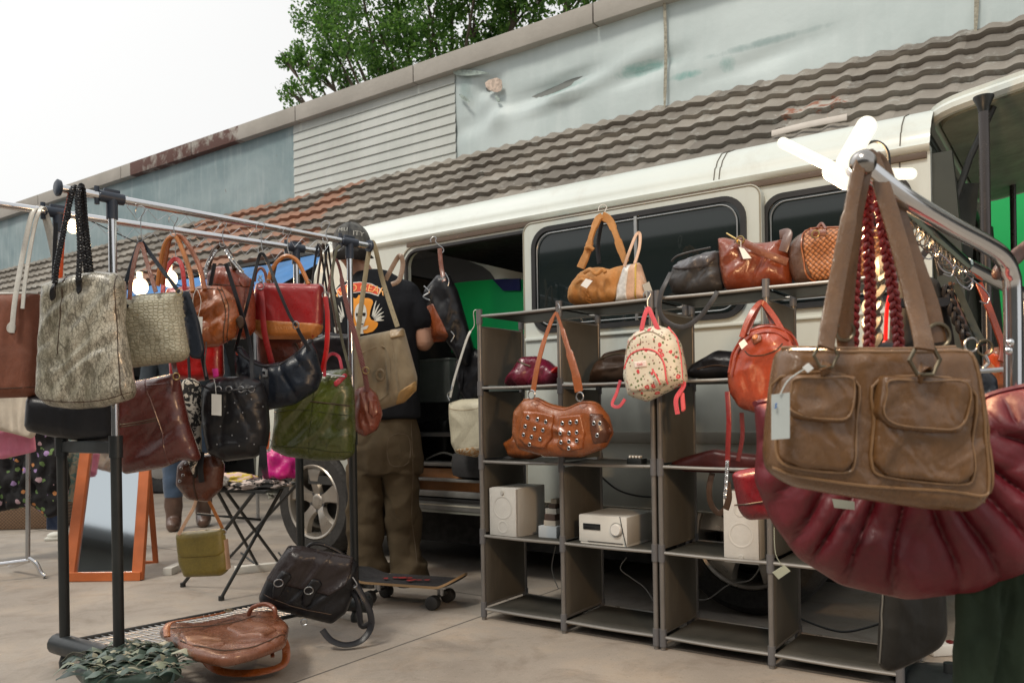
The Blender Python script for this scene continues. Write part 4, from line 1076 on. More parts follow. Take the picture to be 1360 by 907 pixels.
# ------------------------------------------------------------------ leathers and special skins
TANL = leather((.158, .082, .038), .34, .3, .22, .3, (.22, .125, .065)); TAN2 = leather((.3, .2, .12), .45)
MAROON = leather((.105, .03, .025), .34); COGNAC = leather((.26, .085, .035), .36, worn=(.36, .15, .07)); BROWN = leather((.17, .06, .035), .38)
ORANGE = leather((.36, .10, .035), .4, worn=(.48, .18, .07)); ORRED = leather((.27, .058, .032), .36, .2, .22); DKBR = leather((.05, .03, .02), .4); BLACK = leather((.012, .012, .014), .33, .3, .3)
NAVYL = leather((.013, .017, .025), .3, .3, .3); GREY = leather((.05, .05, .052), .42, .3, .4); REDL = leather((.28, .02, .022), .4, .35, .12); REDS = leather((.36, .02, .018), .4)
RUCH = leather((.125, .014, .02), .54, .3, .3); GREENL = leather((.06, .075, .018), .34, .25, .35, .5, (.13, .14, .04)); TANB = leather((.42, .17, .06), .42)
MUST = leather((.24, .19, .055), .5); CREAM = leather((.6, .56, .44), .5, .2, .08); WHITEL = leather((.62, .6, .55), .5, .2, .06); PLUM = leather((.15, .02, .04), .35); PINKP = cloth((.55, .08, .1), .8)
SUEDE = leather((.46, .23, .09), .75, .6, .25, .6, (.6, .34, .16)); NUDE = leather((.62, .42, .3), .5)
KHAKI = cloth((.23, .185, .12), .92, 420, .5, .25); CANV = cloth((.36, .33, .24), .9); STITCH = plain((.32, .24, .15), .7)
def snake():
    g = NT('snake_skin')
    w = g.noise(7, 6, .65, vec=g.map((1.6, 1, .45), (0, .25, 0)), dist=1.0); cells = g.vor(95, 'DISTANCE_TO_EDGE', vec=g.map((1, 1, .75)))
    pat = g.noise(17, 5, .65, vec=g.map((1.7, 1, .55), (0, .35, 0)), dist=1.5)
    c = g.mix(g.ramp(w, [(.36, 0.), (.62, 1.)]), (.15, .14, .1), (.5, .47, .38))
    c = g.mix(g.ramp(pat, [(.5, 0.), (.545, .9), (.575, .1), (.63, .1), (.66, .85), (.7, .1)]), c, (.05, .043, .03))
    c = g.mix(g.ramp(cells, [(0, .7), (.1, 0.)]), c, (.09, .08, .055))
    return g.set(c, .3, 0, g.bump(g.ramp(cells, [(0, 0.), (.12, 1.)]), .3, .001, g.bump(g.noise(9, 3), .25, .006)), Coat_Weight=.3, Coat_Roughness=.2)
def python():
    g = NT('python_skin'); cells = g.vor(78, 'DISTANCE_TO_EDGE', vec=g.map((.8, 1, 1.25)), rnd=.55)
    c = g.mix(g.ramp(g.noise(8, 4), [(.3, 0.), (.7, 1.)]), (.34, .32, .235), (.42, .4, .3)); c = g.mix(g.ramp(cells, [(0, .8), (.1, 0.)]), c, (.17, .155, .1))
    return g.set(c, .42, 0, g.bump(g.ramp(cells, [(0, 0.), (.2, 1.)]), .7, .002))
def weave(col, sc=58.):
    g = NT('woven_leather'); mp = g.map((sc, sc, sc), (0, math.radians(0), 0)); s = g.n('ShaderNodeSeparateXYZ'); g.l(mp, s.inputs[0])
    u = g.math('ADD', s.outputs[0], s.outputs[2]); v = g.math('SUBTRACT', s.outputs[0], s.outputs[2])
    fu, fv = g.math('FRACT', u), g.math('FRACT', v); par = g.math('MODULO', g.math('ADD', g.math('FLOOR', u), g.math('FLOOR', v)), 2.); par = g.math('ABSOLUTE', par)
    hu = g.math('SINE', g.math('MULTIPLY', fu, PI)); hv = g.math('SINE', g.math('MULTIPLY', fv, PI))
    h = g.math('ADD', g.math('MULTIPLY', par, g.math('POWER', hu, .5)), g.math('MULTIPLY', g.math('SUBTRACT', 1., par), g.math('POWER', hv, .5)))
    h2 = g.math('MULTIPLY', h, g.math('ADD', .6, g.math('MULTIPLY', g.math('MULTIPLY', hu, hv), .4)))
    c = g.mix(g.ramp(h2, [(.3, 0.), (.75, 1.)]), dk(col, .3), col); return g.set(c, .4, 0, g.bump(h2, .8, .004))
def floral():
    g = NT('floral_print'); base = (.56, .52, .42)
    def blobs(sc, th, seed, col, prev, thr2=.4):
        mp = g.map((1, 1, 1), loc=(seed, seed, seed)); v = g.n('ShaderNodeTexVoronoi', i_Scale=sc); g.l(mp, v.inputs['Vector']); s = g.n('ShaderNodeSeparateColor'); g.l(v.outputs['Color'], s.inputs[0])
        d = g.math('ADD', v.outputs['Distance'], g.math('MULTIPLY', g.math('SUBTRACT', g.noise(sc*3, 3), .5), .35))
        return g.mix(g.math('MULTIPLY', g.math('LESS_THAN', d, th), g.math('GREATER_THAN', s.outputs[0], thr2)), prev, col)
    c = blobs(70, .3, 3, (.13, .16, .07), base, .25); c = blobs(95, .28, 11, (.2, .1, .08), c, .5); c = blobs(38, .3, 7, (.5, .05, .06), c, .5); c = blobs(38, .13, 7, (.62, .25, .22), c, .5)
    return g.set(c, .6, 0, g.bump(g.noise(300, 2), .3, .001))
def zebra(a, b, sc=14):
    g = NT('patterned_cloth'); w = g.noise(sc, 3, .6, dist=2.); return g.set(g.mix(g.ramp(w, [(.49, 0.), (.52, 1.)]), a, b), .85)
def darkfloral():
    g = NT('dark_floral'); c = (.008, .008, .01)
    def bl(sc, seed, col, prev, thr=.5, th=.42):
        mp = g.map((1, 1, 1), loc=(seed, seed, seed)); v = g.n('ShaderNodeTexVoronoi', i_Scale=sc); g.l(mp, v.inputs['Vector']); s = g.n('ShaderNodeSeparateColor'); g.l(v.outputs['Color'], s.inputs[0])
        return g.mix(g.math('MULTIPLY', g.math('LESS_THAN', g.math('ADD', v.outputs['Distance'], g.math('MULTIPLY', g.noise(sc*3, 3), .3)), th), g.math('GREATER_THAN', s.outputs[0], thr)), prev, col)
    x = bl(20, 1, (.12, .2, .07), c); x = bl(16, 4, (.3, .2, .4), x); x = bl(16, 4, (.5, .35, .4), x, .8); x = bl(24, 8, (.5, .22, .08), x, .75); return g.set(x, .85)
SNAKE, PYTH, FLOR, WEAVE = snake(), python(), floral(), weave((.4, .16, .06)); STRW = weave((.2, .06, .05), 90.)
GL = 'handbags hanging on the left garment rack'; GS = 'bags on and around the cube shelving'; GR = 'bags hanging on the right rack'; GF = 'bags lying at the foot of the left rack'

def simple(name, label, D, out, T, mat, group, cat='handbag', yaw=0., **k):
    xs = [p[0] for p in out]; ys = [p[1] for p in out]
    b = Bag(name, label, cat, group, sum(xs)/len(xs), max(ys), D, yaw); b.body(out, T, mat, **k); return b

# ---- left rack -----------------------------------------------------------------
b = simple('tote_bag', 'brown suede tote with white top trim and long white straps at the left edge', 2.72, [(-45, 388), (45, 387), (45, 470), (43, 522), (38, 527), (-45, 530)], .09, leather((.2, .07, .04), .7, .6, .2, .5, (.26, .1, .06)), GL, fold=('v', .003, 9))
b.seam('trim', [(-40, 389), (0, 389), (43, 388)], .004, WHITEL, .002)
b.strap('strap', [(16, 442, .055), (18, 415, .055), (22, 385, .05), (32, 330, .03), (42, 286, .02), (50, 276, 0), (58, 285, -.02), (70, 335, -.03), (78, 385, -.03)], .017, .004, WHITEL)
b.strap('strap', [(30, 410, .05), (34, 370, .04), (44, 310, .02), (51, 284, .022), (58, 275, 0), (64, 290, -.02), (76, 330, -.03), (84, 372, -.03)], .013, .004, WHITEL)
b.patch('strap_end', [(9, 432), (16, 424), (22, 432), (20, 441), (13, 443), (9, 440)], .004, WHITEL)
b.seams('bottom_seam', [[(-40, 516), (0, 516), (42, 514)]], .0015, DKBR)

b = simple('tote_bag', 'large grey beige snakeskin tote with black braided handles on the rack end', 2.5, [(49, 375), (85, 363), (120, 358), (150, 360), (159, 372), (158, 430), (167, 485), (173, 520), (168, 530), (130, 541), (90, 544), (55, 539), (40, 524), (41, 500), (45, 440)], .1, SNAKE, GL, fold=('d', .006, 9), n=56)
for pts in ([(73, 376, .05), (76, 350, .05), (86, 300, .035), (94, 262, .025), (97, 250, .012), (100, 249, -.004), (104, 260, -.02), (110, 320, -.03), (116, 370, -.03)], [(104, 374, .055), (106, 330, .045), (104, 290, .035), (103, 262, .02), (105, 249, 0.), (110, 251, -.01), (113, 290, -.02), (119, 345, -.03), (122, 372, -.03)]):
    b.tube('handle', pts, .0045, BLACK, 8); b.braid('handle_wrap', pts, .0068, BLACK, None, .014)
b.strap('lining_strap', [(80, 372, .0), (84, 310, .0), (92, 262, .012), (96, 250, .0)], .014, .003, leather((.5, .09, .03), .4)); 
b.patch('handle_tab', [(69, 374), (76, 373), (74, 396), (67, 401), (66, 394)], .004, BLACK); b.patch('handle_tab', [(101, 370), (109, 369), (108, 386), (103, 392), (100, 386)], .004, BLACK)
b.seams('seam', [[(46, 530), (90, 534), (135, 531), (170, 520)], [(150, 364), (152, 420), (156, 480), (160, 530)], [(84, 366), (80, 420), (76, 470)]], .0016, DKBR)

b = simple('handbag', 'large plain black bag hanging low behind the snakeskin tote', 2.72, [(30, 524), (90, 530), (156, 520), (156, 588), (120, 589), (60, 580), (27, 572)], .08, BLACK, GL, fold=('v', .004, 8), n=24)
b.strap('handle', [(60, 530, 0), (66, 460, 0), (70, 400, 0), (74, 296, 0)], .014, .004, BLACK)

b = simple('tote_bag', 'beige python print tote with a black side panel next to the snakeskin tote', 2.64, [(155, 398), (178, 389), (205, 387), (237, 385), (241, 425), (247, 470), (238, 479), (200, 484), (160, 489), (154, 440)], .1, PYTH, GL, fold=('n', .004, 10), n=50)
b.patch('side_panel', [(229, 383), (242, 383), (256, 425), (264, 465), (258, 476), (244, 474), (238, 440)], .012, NAVYL, R=.008, lift=-.02)
b.strap('strap', [(158, 408, .045), (168, 372, .03), (180, 335, .01), (187, 321, 0), (196, 332, -.0), (215, 358, .02), (238, 388, .045)], .013, .004, NAVYL)
b.strap('strap', [(172, 398, .05), (176, 360, .03), (186, 324, .006), (194, 345, .02), (207, 388, .05)], .014, .004, BROWN)
b.ring('ring', (238, 388, .055), .01, .0014, BRASS); b.strap('buckle', [(156, 402, .052), (170, 407, .055)], .012, .006, BLACK)
b.seams('top_seam', [[(158, 399), (180, 391), (230, 388)]], .0014, plain((.12, .11, .08)))
hook(187, 281, 321, 2.64, 'thin wire hook holding the python print tote under the front rail')

b = simple('tote_bag', 'oxblood brown leather tote with zip pocket below the python print tote', 2.74, [(152, 508), (188, 503), (225, 495), (232, 500), (245, 560), (261, 608), (257, 615), (238, 611), (212, 622), (158, 631), (148, 600)], .1, MAROON, GL, fold=('d', .007, 8), n=50)
b.strap('strap', [(232, 520, .055), (234, 500, .055), (231, 484, .03), (228, 440, -.01), (225, 400, -.02)], .018, .004, MAROON); b.ring('buckle', (234, 500, .062), .011, .002, BRASS, 1.)
b.seams('zip', [[(157, 564), (180, 561), (208, 555)], [(157, 567), (180, 564), (208, 558)]], .0018, ANTIQ)
b.seams('seam', [[(188, 503), (200, 530), (214, 575), (222, 616)], [(196, 512), (215, 510), (224, 509)]], .0025, MAROON)

b = simple('shoulder_bag', 'slouchy cognac leather bag with tan handles and a white price tag', 2.82, [(238, 384), (262, 376), (290, 378), (306, 392), (313, 420), (306, 447), (285, 459), (250, 463), (236, 450), (236, 420)], .12, COGNAC, GL, fold=('d', .011, 10), n=48)
for pts in ([(256, 388, .06), (252, 360, .03), (238, 322, 0), (230, 314, -.01), (218, 328, -.02), (209, 380, -.03)], [(272, 385, .06), (264, 352, .03), (246, 320, 0), (234, 313, -.01), (224, 322, -.02), (215, 378, -.03)]): b.tube('handle', pts, .0085, TANB if pts[0][0] < 260 else COGNAC, 8)
b.tagcard([(256, 420), (269, 421), (268, 450), (256, 449)], .075, None, [(262, 421, .076), (256, 400, .075), (261, 384, .07), (267, 400, .075), (263, 421, .076)])
b.patch('side_tab', [(308, 424), (314, 415), (320, 424), (317, 435), (311, 435)], .006, DKBR)
b.seams('seam', [[(285, 380), (296, 400), (298, 430), (292, 455)], [(289, 380), (300, 400), (302, 430), (296, 455)], [(240, 388), (262, 383), (292, 384)]], .0016, DKBR)
hook(231, 292, 314, 2.8, 'thin wire hook holding the slouchy cognac bag')

b = simple('backpack', 'tall cognac brown leather backpack hanging behind the slouchy cognac bag', 2.97, [(269, 362), (283, 350), (310, 352), (330, 370), (334, 400), (334, 438), (322, 449), (296, 450), (272, 440)], .12, leather((.2, .05, .028), .35), GL, cat='backpack', fold=('v', .005, 8))
b.tube('handle', [(276, 356, .04), (284, 334, .02), (294, 326, 0), (304, 336, .02), (312, 358, .04)], .009, DKBR, 8); b.braid('chain', [(272, 370, .05), (276, 350, .04), (288, 332, .02)], .006, STEEL, None, .01)
b.braid('chain', [(300, 332, .02), (308, 345, .04), (322, 362, .05)], .006, STEEL, None, .01); b.seams('seam', [[(272, 376), (300, 379), (332, 380)], [(290, 352), (291, 380)]], .0018, DKBR)
b.patch('flap', [(318, 363), (330, 368), (334, 378), (322, 382), (316, 374)], .006, leather((.2, .05, .028), .35))
hook(296, 300, 328, 2.95, 'wire hook holding the tall cognac backpack')

b = simple('handbag', 'bright red handbag half hidden behind the slouchy cognac bag', 2.96, [(216, 382), (246, 378), (290, 400), (294, 500), (262, 506), (222, 502)], .08, REDS, GL, n=30)
b.strap('handle', [(216, 392, .03), (219, 365, .01), (230, 345, 0), (241, 352, .01), (246, 390, .03)], .016, .006, REDS)
hook(233, 318, 346, 2.96, 'wire hook holding the bright red handbag')

b = simple('satchel', 'red crossbody satchel with a tan leather lower half and pale stamped mark', 3.05, [(338, 374), (385, 375), (429, 376), (427, 432), (416, 449), (345, 449), (331, 438), (333, 400)], .07, REDL, GL, fold=('n', .002, 8), n=50)
b.patch('lower_panel', [(331, 424), (380, 427), (428, 430), (425, 441), (414, 450), (345, 450), (332, 438)], .002, TANB)
V, F = text_mesh('CULTTER', .014, .0003, 1.1); c0 = b.S(377, 436, .002); mk('lettering', [(c0.x+v.x, c0.y-.002-v.z, c0.z+v.y) for v in V], F, plain((.55, .26, .1), .6), b.root, smooth=False)
b.tube('handle', [(356, 376, .0), (360, 360, 0), (370, 346, 0), (381, 340, 0), (394, 346, 0), (403, 362, 0), (410, 378, .01)], .008, TANB, 8)
for px in (356, 409): b.ring('ring', (px, 376, .01), .012, .002, STEEL)
b.strap('strap', [(346, 384, .045), (348, 400, .055), (351, 440, .06), (358, 470, .05), (364, 492, .04)], .021, .003, REDL); b.strap('strap', [(432, 394, .03), (435, 420, .035), (434, 460, .035), (429, 488, .03), (427, 494, .03)], .018, .004, REDS)
b.ring('ring', (346, 380, .05), .013, .002, STEEL); b.ring('ring', (432, 392, .03), .012, .002, STEEL); b.tube('clasp', [(344, 366, .05), (349, 374, .05), (343, 372, .05), (348, 366, .05)], .0025, STEEL, 4); b.tube('clasp', [(424, 377, .03), (430, 382, .03), (431, 390, .03)], .003, STEEL, 4)
b.tube('handle', [(338, 374, -.02), (340, 362, -.02), (346, 356, -.02), (352, 362, -.02), (354, 374, -.02)], .006, BROWN, 6)
hook(382, 309, 340, 3.05, 'thin wire hook above the red and tan satchel')

b = simple('handbag', 'dark brown leather bag peeking out under the red and tan satchel', 3.14, [(338, 440), (404, 440), (410, 485), (380, 500), (340, 492)], .07, leather((.13, .04, .025), .4), GL, n=30); b.strap('handle', [(350, 445, 0), (352, 420, -.02), (366, 350, -.03)], .014, .004, DKBR); b.tube('side_loop', [(392, 455, .04), (398, 470, .05), (390, 480, .04)], .004, DKBR)
b = simple('handbag', 'black leather bag hanging at the far end of the rear rail', 3.42, [(404, 452), (432, 440), (468, 444), (470, 506), (412, 508)], .07, BLACK, GL, n=30)
for k in range(3): b.strap('strap', [(412+k*9, 452, .02), (414+k*7, 390, .01), (418+k*7, 350, 0), (423+k*6, 324, 0), (428+k*5, 345, -.01), (436+k*5, 400, -.01), (444+k*5, 448, .01)], .009, .004, BLACK if k != 1 else DKBR)

def gather(cx, cy, amp, n):
    def mkf(bag):
        a0, b0 = bag.ab(cx, cy)
        def f(a, b_):
            an = math.atan2(a-a0, -(b_-b0)+1e-6); r = math.hypot(a-a0, b_-b0)
            w = noise.noise(Vector((an*3, r*5, 2)))*.5
            s = math.sin((an+w*.25)*n); return amp*(abs(s)**.55-.7)
        return f
    return mkf
def gbag(name, label, D, out, T, mat, group, gth, cat='handbag', yaw=0., **k):
    xs = [p[0] for p in out]; ys = [p[1] for p in out]; b = Bag(name, label, cat, group, sum(xs)/len(xs), max(ys), D, yaw); b.body(out, T, mat, fn=gather(*gth)(b), **k); return b

b = gbag('hobo_bag', 'black pleated hobo bag with long leather tassel below the red satchel', 2.93, [(307, 460), (316, 458), (328, 474), (348, 483), (372, 479), (395, 462), (408, 446), (417, 466), (425, 498), (418, 518), (388, 537), (345, 546), (322, 528), (308, 495)], .12, NAVYL, GL, (352, 425, .012, 9), n=54)
b.seam('top_band', [(309, 462), (325, 477), (348, 487), (374, 483), (397, 466), (411, 450)], .007, BLACK, -.006)
b.strap('strap', [(312, 466, .03), (318, 445, .03), (332, 390, .02), (342, 348, .0), (347, 337, 0), (354, 345, .0), (370, 385, .03), (385, 420, .04), (394, 433, .045)], .011, .005, BLACK)
b.strap('strap', [(395, 436, .05), (400, 446, .05), (412, 466, .05)], .013, .005, BLACK); b.ring('ring', (393, 432, .05), .013, .0022, STEEL, .8); b.strap('ornament', [(349, 491, .085), (354, 492, .087), (354, 499, .086), (349, 499, .085)], .012, .006, STEEL, 0)
m = MB()
for k in range(9): c = b.L(348+k*1.1, 500, .082); e = b.L(343+k*1.7, 527+random.uniform(-3, 3), .085); m.ribbon([c, (c+e)/2+Vector((random.uniform(-.003, .003), -.004, 0)), e], .003, .0015)
m.obj('tassel', BLACK, b.root)
b.patch('red_tab', [(309, 466), (313, 468), (315, 472), (311, 471)], .003, leather((.6, .08, .03), .5), 0, 6)
hook(347, 302, 337, 2.93, 'thin wire hook holding the black pleated hobo bag')

b = gbag('bucket_bag', 'black drawstring bucket bag with tiny silver studs and grey price tag', 2.82, [(262, 520), (270, 506), (290, 500), (320, 498), (342, 506), (350, 530), (353, 570), (349, 596), (334, 609), (292, 614), (270, 604), (262, 565)], .14, BLACK, GL, (305, 470, .009, 12), n=54)
b.studs('studs', [(276, 548), (274, 552), (292, 566), (288, 590), (312, 535), (322, 548), (316, 560), (333, 530), (342, 560), (328, 582), (302, 548), (336, 590), (282, 535), (298, 540), (346, 540), (318, 592), (308, 578), (327, 523), (318, 520)], .0028, STEEL)
for x in (290, 304, 320, 334): b.ring('eyelet', (x, 517, .075), .01, .002, STEEL)
b.tube('drawstring', [(268, 512, .075), (290, 520, .082), (312, 518, .082), (340, 514, .075)], .004, BLACK); b.strap('strap', [(275, 505, 0), (268, 450, -.03), (285, 350, -.05)], .014, .004, BLACK); b.strap('strap', [(335, 503, 0), (330, 450, -.03), (300, 350, -.05)], .014, .004, BLACK)
b.tagcard([(281, 523), (294, 524), (294, 552), (281, 551)], .095, None, [(287, 525, .096), (286, 512, .09), (284, 503, .07)])
m = MB()
for k in range(10): c = b.L(346+k*.8, 592, .04); e = b.L(343+k*1.5, 634+random.uniform(-3, 3), .045); m.ribbon([c, (c+e)/2+Vector((0, -.003, 0)), e], .003, .0015)
m.obj('tassel', BLACK, b.root); b.strap('chain_strap', [(274, 500, .05), (272, 480, .05), (274, 460, .04), (273, 440, .02)], .004, .004, STEEL)
b.patch('pink_tab', [(276, 489), (284, 488), (285, 499), (278, 502)], .004, plain((.6, .02, .25), .6), 0, 6, lift=.01)

b = simple('saddle_bag', 'small dark brown saddle bag with silver eyelets below the studded bucket bag', 2.9, [(232, 616), (246, 606), (284, 600), (294, 618), (291, 650), (272, 668), (246, 665), (229, 645)], .09, leather((.1, .035, .02), .36), GL, n=34); b.studs('eyelets', [(240, 622), (243, 631), (238, 639), (247, 616)], .0045, STEEL, ring=True)
b.strap('strap', [(252, 608, .02), (256, 560, -.04), (262, 480, -.06)], .016, .004, BLACK); b.seams('seam', [[(262, 602), (258, 630), (260, 664)]], .003, DKBR)
b.strap('fringe', [(268, 600, .05), (266, 620, .055), (268, 640, .05)], .02, .004, BLACK)

b = simple('tote_bag', 'olive green leather tote with pink red top handle at the far end', 3.14, [(361, 540), (385, 512), (422, 492), (458, 488), (468, 520), (470, 580), (468, 604), (456, 612), (420, 613), (375, 607), (356, 598), (360, 565)], .12, GREENL, GL, fold=('d', .010, 7), n=54)
b.seams('seam', [[(362, 548), (400, 544), (440, 549), (466, 552)], [(419, 495), (414, 545), (408, 610)], [(358, 592), (400, 594), (440, 600), (466, 600)]], .0018, leather((.035, .045, .012), .4)); b.seams('zip', [[(412, 533), (440, 536), (464, 539)]], .0025, DKBR)
b.strap('handle', [(431, 500, .065), (432, 480, .06), (440, 470, .05), (450, 474, .055), (454, 490, .065)], .012, .004, leather((.35, .04, .06), .4)); b.patch('handle_end', [(443, 508), (452, 500), (457, 494), (460, 499), (452, 510), (445, 515)], .004, leather((.4, .05, .07), .4)); 
b.strap('strap', [(466, 498, .03), (455, 455, .03), (446, 410, .02), (441, 370, 0), (446, 335, 0), (452, 326, 0)], .011, .004, leather((.1, .1, .07), .5)); b.tube('top_piping', [(424, 495, .055), (440, 498, .062), (458, 500, .055)], .003, STEEL, 4)
b.tagcard([(356, 575), (359, 573), (357, 596), (352, 598)], .06, plain((.7, .15, .05), .6))
hook(356, 590, 600, 2.9, 'small wire loop beside the olive tote')

b = simple('canvas_bag', 'khaki canvas messenger bag looped over the far end of the front rail', 3.44, [(466, 448), (500, 441), (535, 434), (542, 460), (553, 500), (552, 517), (536, 534), (500, 546), (468, 541)], .11, KHAKI, GL, fold=('v', .009, 9), n=50)
b.strap('strap', [(474, 455, .05), (478, 420, .04), (484, 375, .02), (490, 335, .01), (494, 322, 0), (499, 332, -.0), (508, 372, .0), (520, 410, .03), (528, 434, .05)], .02, .004, leather((.26, .22, .14), .6, .3, .2)); b.studs('strap_eyelets', [], .002, STEEL) if 0 else None
m = MB()
for x, y in ((478.5, 420), (477, 436), (513, 388), (517, 400), (521, 412), (525, 424)): m.sph(b.L(x, y, .055), .003, (1, .5, 1), 5)
m.obj('strap_studs', ANTIQ, b.root)
b.patch('buckle_tab', [(516, 437), (534, 434), (537, 446), (518, 450)], .006, leather((.3, .22, .13), .5)); b.studs('rivets', [(523, 443), (531, 442)], .0035, BRASS)
b.ring('ring', (505, 498, .075), .02, .007, leather((.18, .14, .09), .5), .75); b.seams('pocket', [[(478, 470), (512, 462), (516, 520), (482, 538)], [(520, 455), (528, 500), (532, 530)]], .003, KHAKI); b.patch('corner', [(530, 520), (552, 505), (552, 518), (536, 534), (524, 538)], .003, leather((.34, .22, .1), .5))
b.strap('second_strap', [(512, 372, -.02), (526, 346, -.02), (532, 340, -.01), (535, 352, -.01), (530, 372, 0), (520, 378, 0)], .02, .005, leather((.25, .17, .12), .5))

b = simple('pouch_bag', 'small reddish brown pouch on a woven strap in front of the khaki bag', 3.28, [(470, 516), (486, 511), (500, 524), (507, 550), (500, 571), (481, 581), (468, 571), (466, 540)], .08, leather((.2, .06, .04), .38), GL, fold=('v', .01, 14), n=36)
b.strap('strap', [(488, 520, .045), (484, 495, .045), (474, 455, .04), (463, 415, .03), (456, 385, .02), (452, 360, 0), (446, 345, 0), (441, 358, -.01), (435, 400, -.01), (438, 440, -.01)], [.02, .02, .018, .012, .01, .01], .005, STRW); b.ring('buckle', (486, 492, .052), .013, .002, BRASS)
b.patch('pocket', [(490, 530), (500, 530), (504, 548), (496, 556), (489, 548)], .008, leather((.2, .06, .04), .38))

b = simple('handbag', 'small mustard green flap bag dangling low beside the folding table', 2.97, [(231, 709), (262, 706), (295, 702), (302, 758), (292, 766), (242, 768), (234, 748)], .06, MUST, GL, fold=('n', .003, 8), n=36)
b.patch('flap', [(231, 708), (295, 702), (299, 730), (290, 738), (262, 740), (240, 741), (233, 735)], .005, MUST, R=.006); b.strap('strap', [(237, 710, .02), (246, 694, .01), (258, 672, 0), (262, 655, -.01)], .012, .004, NUDE); b.strap('strap', [(298, 708, .0), (292, 694, 0), (281, 672, 0), (272, 655, -.01)], .012, .004, TANB); b.ring('ring', (297, 706, .01), .009, .0018, STEEL)
b.strap('side_strip', [(299, 716, .0), (303, 755, .0)], .012, .03, NUDE)

b = simple('tote_bag', 'narrow black and cream striped bag between the oxblood tote and the studded bucket', 2.86, [(238, 505), (252, 500), (264, 508), (265, 600), (258, 640), (246, 610)], .05, zebra((.02, .02, .02), (.6, .56, .48), 22), GL, n=30); b.strap('strap', [(252, 505, 0), (250, 470, -.02), (246, 440, -.03)], .01, .003, BLACK)
# price tag row of hooks on rear rail
for px, y0, y1, lab in ((433, 300, 322, 'thin wire hook hanging between the two rails at the far end'), (152, 305, 352, 'thin wire hook on the rear rail behind the python print tote')): hook(px, y0, y1, 3.0, lab)

# ---- at the foot of the rack ----------------------------------------------------------
b = Bag('briefcase', 'black leather briefcase with two buckled straps leaning on the wire shelf', 'briefcase', GF, 405, 826, 2.97, .25)
b.body([(342, 797), (352, 774), (384, 727), (396, 727), (468, 741), (477, 750), (475, 782), (461, 816), (441, 832), (400, 822), (346, 807)], .11, BLACK, fold=('d', .006, 8), n=56)
FL = leather((.03, .024, .024), .26, .2, .3, .5)
fl = b.patch('flap', [(383, 726), (400, 727), (470, 741), (467, 760), (458, 778), (436, 791), (400, 783), (352, 772)], .008, FL, R=.008, fold=('d', .004, 8), n=40)
for ox, oy in ((0, 0), (40, 10)):
    b.patch('buckle_strap', [(366+ox, 768+oy), (374+ox, 757+oy), (386+ox, 760+oy), (388+ox, 766+oy), (380+ox, 776+oy), (372+ox, 792+oy), (362+ox, 796+oy), (362+ox, 782+oy)], .006, BLACK, lift=.01, n=18); b.ring('buckle', (370+ox, 774+oy, .08), .013, .002, STEEL, 1.2)
b.seams('pocket_seam', [[(350, 790), (375, 800), (400, 808), (440, 816)], [(398, 785), (394, 815)]], .002, DKBR)
b.tube('handle', [(405, 730, .0), (415, 722, 0), (432, 724, 0), (452, 734, 0), (455, 740, 0)], .007, BLACK); b.tube('latch', [(468, 766, .04), (474, 776, .04), (470, 780, .04)], .003, STEEL)
b.strap('strap', [(472, 775, .03), (484, 795, .05), (492, 815, .06), (492, 834, .07), (480, 850, .08), (460, 856, .09), (440, 850, .08), (428, 836, .06)], .024, .004, BLACK, face=(0, -.6, .8))
b.tube('strap_bundle', [(468, 785, .02), (476, 800, .04), (480, 830, .05), (494, 826, .06)], .011, BLACK); b.tube('ring', [(400, 824, .06), (406, 822, .06), (408, 828, .06), (402, 830, .06)], .003, STEEL, 4, closed=True)

class FlatBag(Bag):
    def __init__(s, name, label, cat, group, h, px, py):
        r = ray(px, py); k = (h-HC)/r.z; s.anchor = Vector((r.x*k, k, h)); s.h = h; s.root = thing(name, label, cat, s.anchor, 0, group); s.root.rotation_euler = (-PI/2, 0, 0); s.sf = lambda a, b: 0.; s.w0 = 0.
    def ab(s, px, py, w=0.):
        r = ray(px, py); k = (s.h+w-HC)/r.z; return r.x*k-s.anchor.x, k-s.anchor.y
b = FlatBag('leather_backpack', 'flat worn brown leather backpack lying on the wire shelf', 'backpack', GF, .125, 300, 842)
b.body(rc=.05, out=[(210, 834), (225, 826), (262, 826), (300, 818), (336, 811), (368, 812), (384, 828), (380, 848), (345, 862), (300, 872), (258, 866), (232, 850)], T=.045, mat=leather((.16, .065, .038), .36, .3, .25, .4, (.3, .15, .1)), fold=('n', .003, 12), n=54)
BL = leather((.2, .09, .055), .36, .3, .2)
b.patch('pocket', [(300, 834), (320, 826), (352, 828), (368, 836), (350, 846), (318, 844)], .008, BL, n=26); b.patch('pocket', [(238, 842), (262, 836), (292, 844), (300, 856), (270, 860), (248, 854)], .006, BL, n=22)
b.seams('seam', [[(216, 836), (260, 832), (300, 828), (340, 818)], [(240, 850), (285, 862), (340, 856), (378, 842)]], .003, DKBR)
b.tube('handle', [(330, 816, .03), (336, 806, .06), (352, 802, .07), (364, 808, .06), (366, 820, .03)], .008, BROWN); b.strap('strap', [(222, 845, .04), (224, 828, .06), (250, 822, .06), (285, 816, .05), (306, 810, .05)], .02, .004, COGNAC, face=(0, -1, .2)); b.ring('ring', (304, 810, .055), .014, .003, ANTIQ, 1)
b.strap('strap', [(262, 858, .0), (280, 884, -.07), (305, 893, -.095), (345, 892, -.095), (376, 882, -.09), (380, 862, -.05), (374, 845, .0)], .026, .004, COGNAC, face=(0, -.75, -.6)); b.strap('strap_keeper', [(360, 848, .0), (362, 872, -.04)], .012, .004, BROWN, face=(0, -1, 0))
b = FlatBag('fringed_bag', 'small green fringed leather pouch heaped on the near end of the wire shelf', 'handbag', GF, .10, 180, 880)
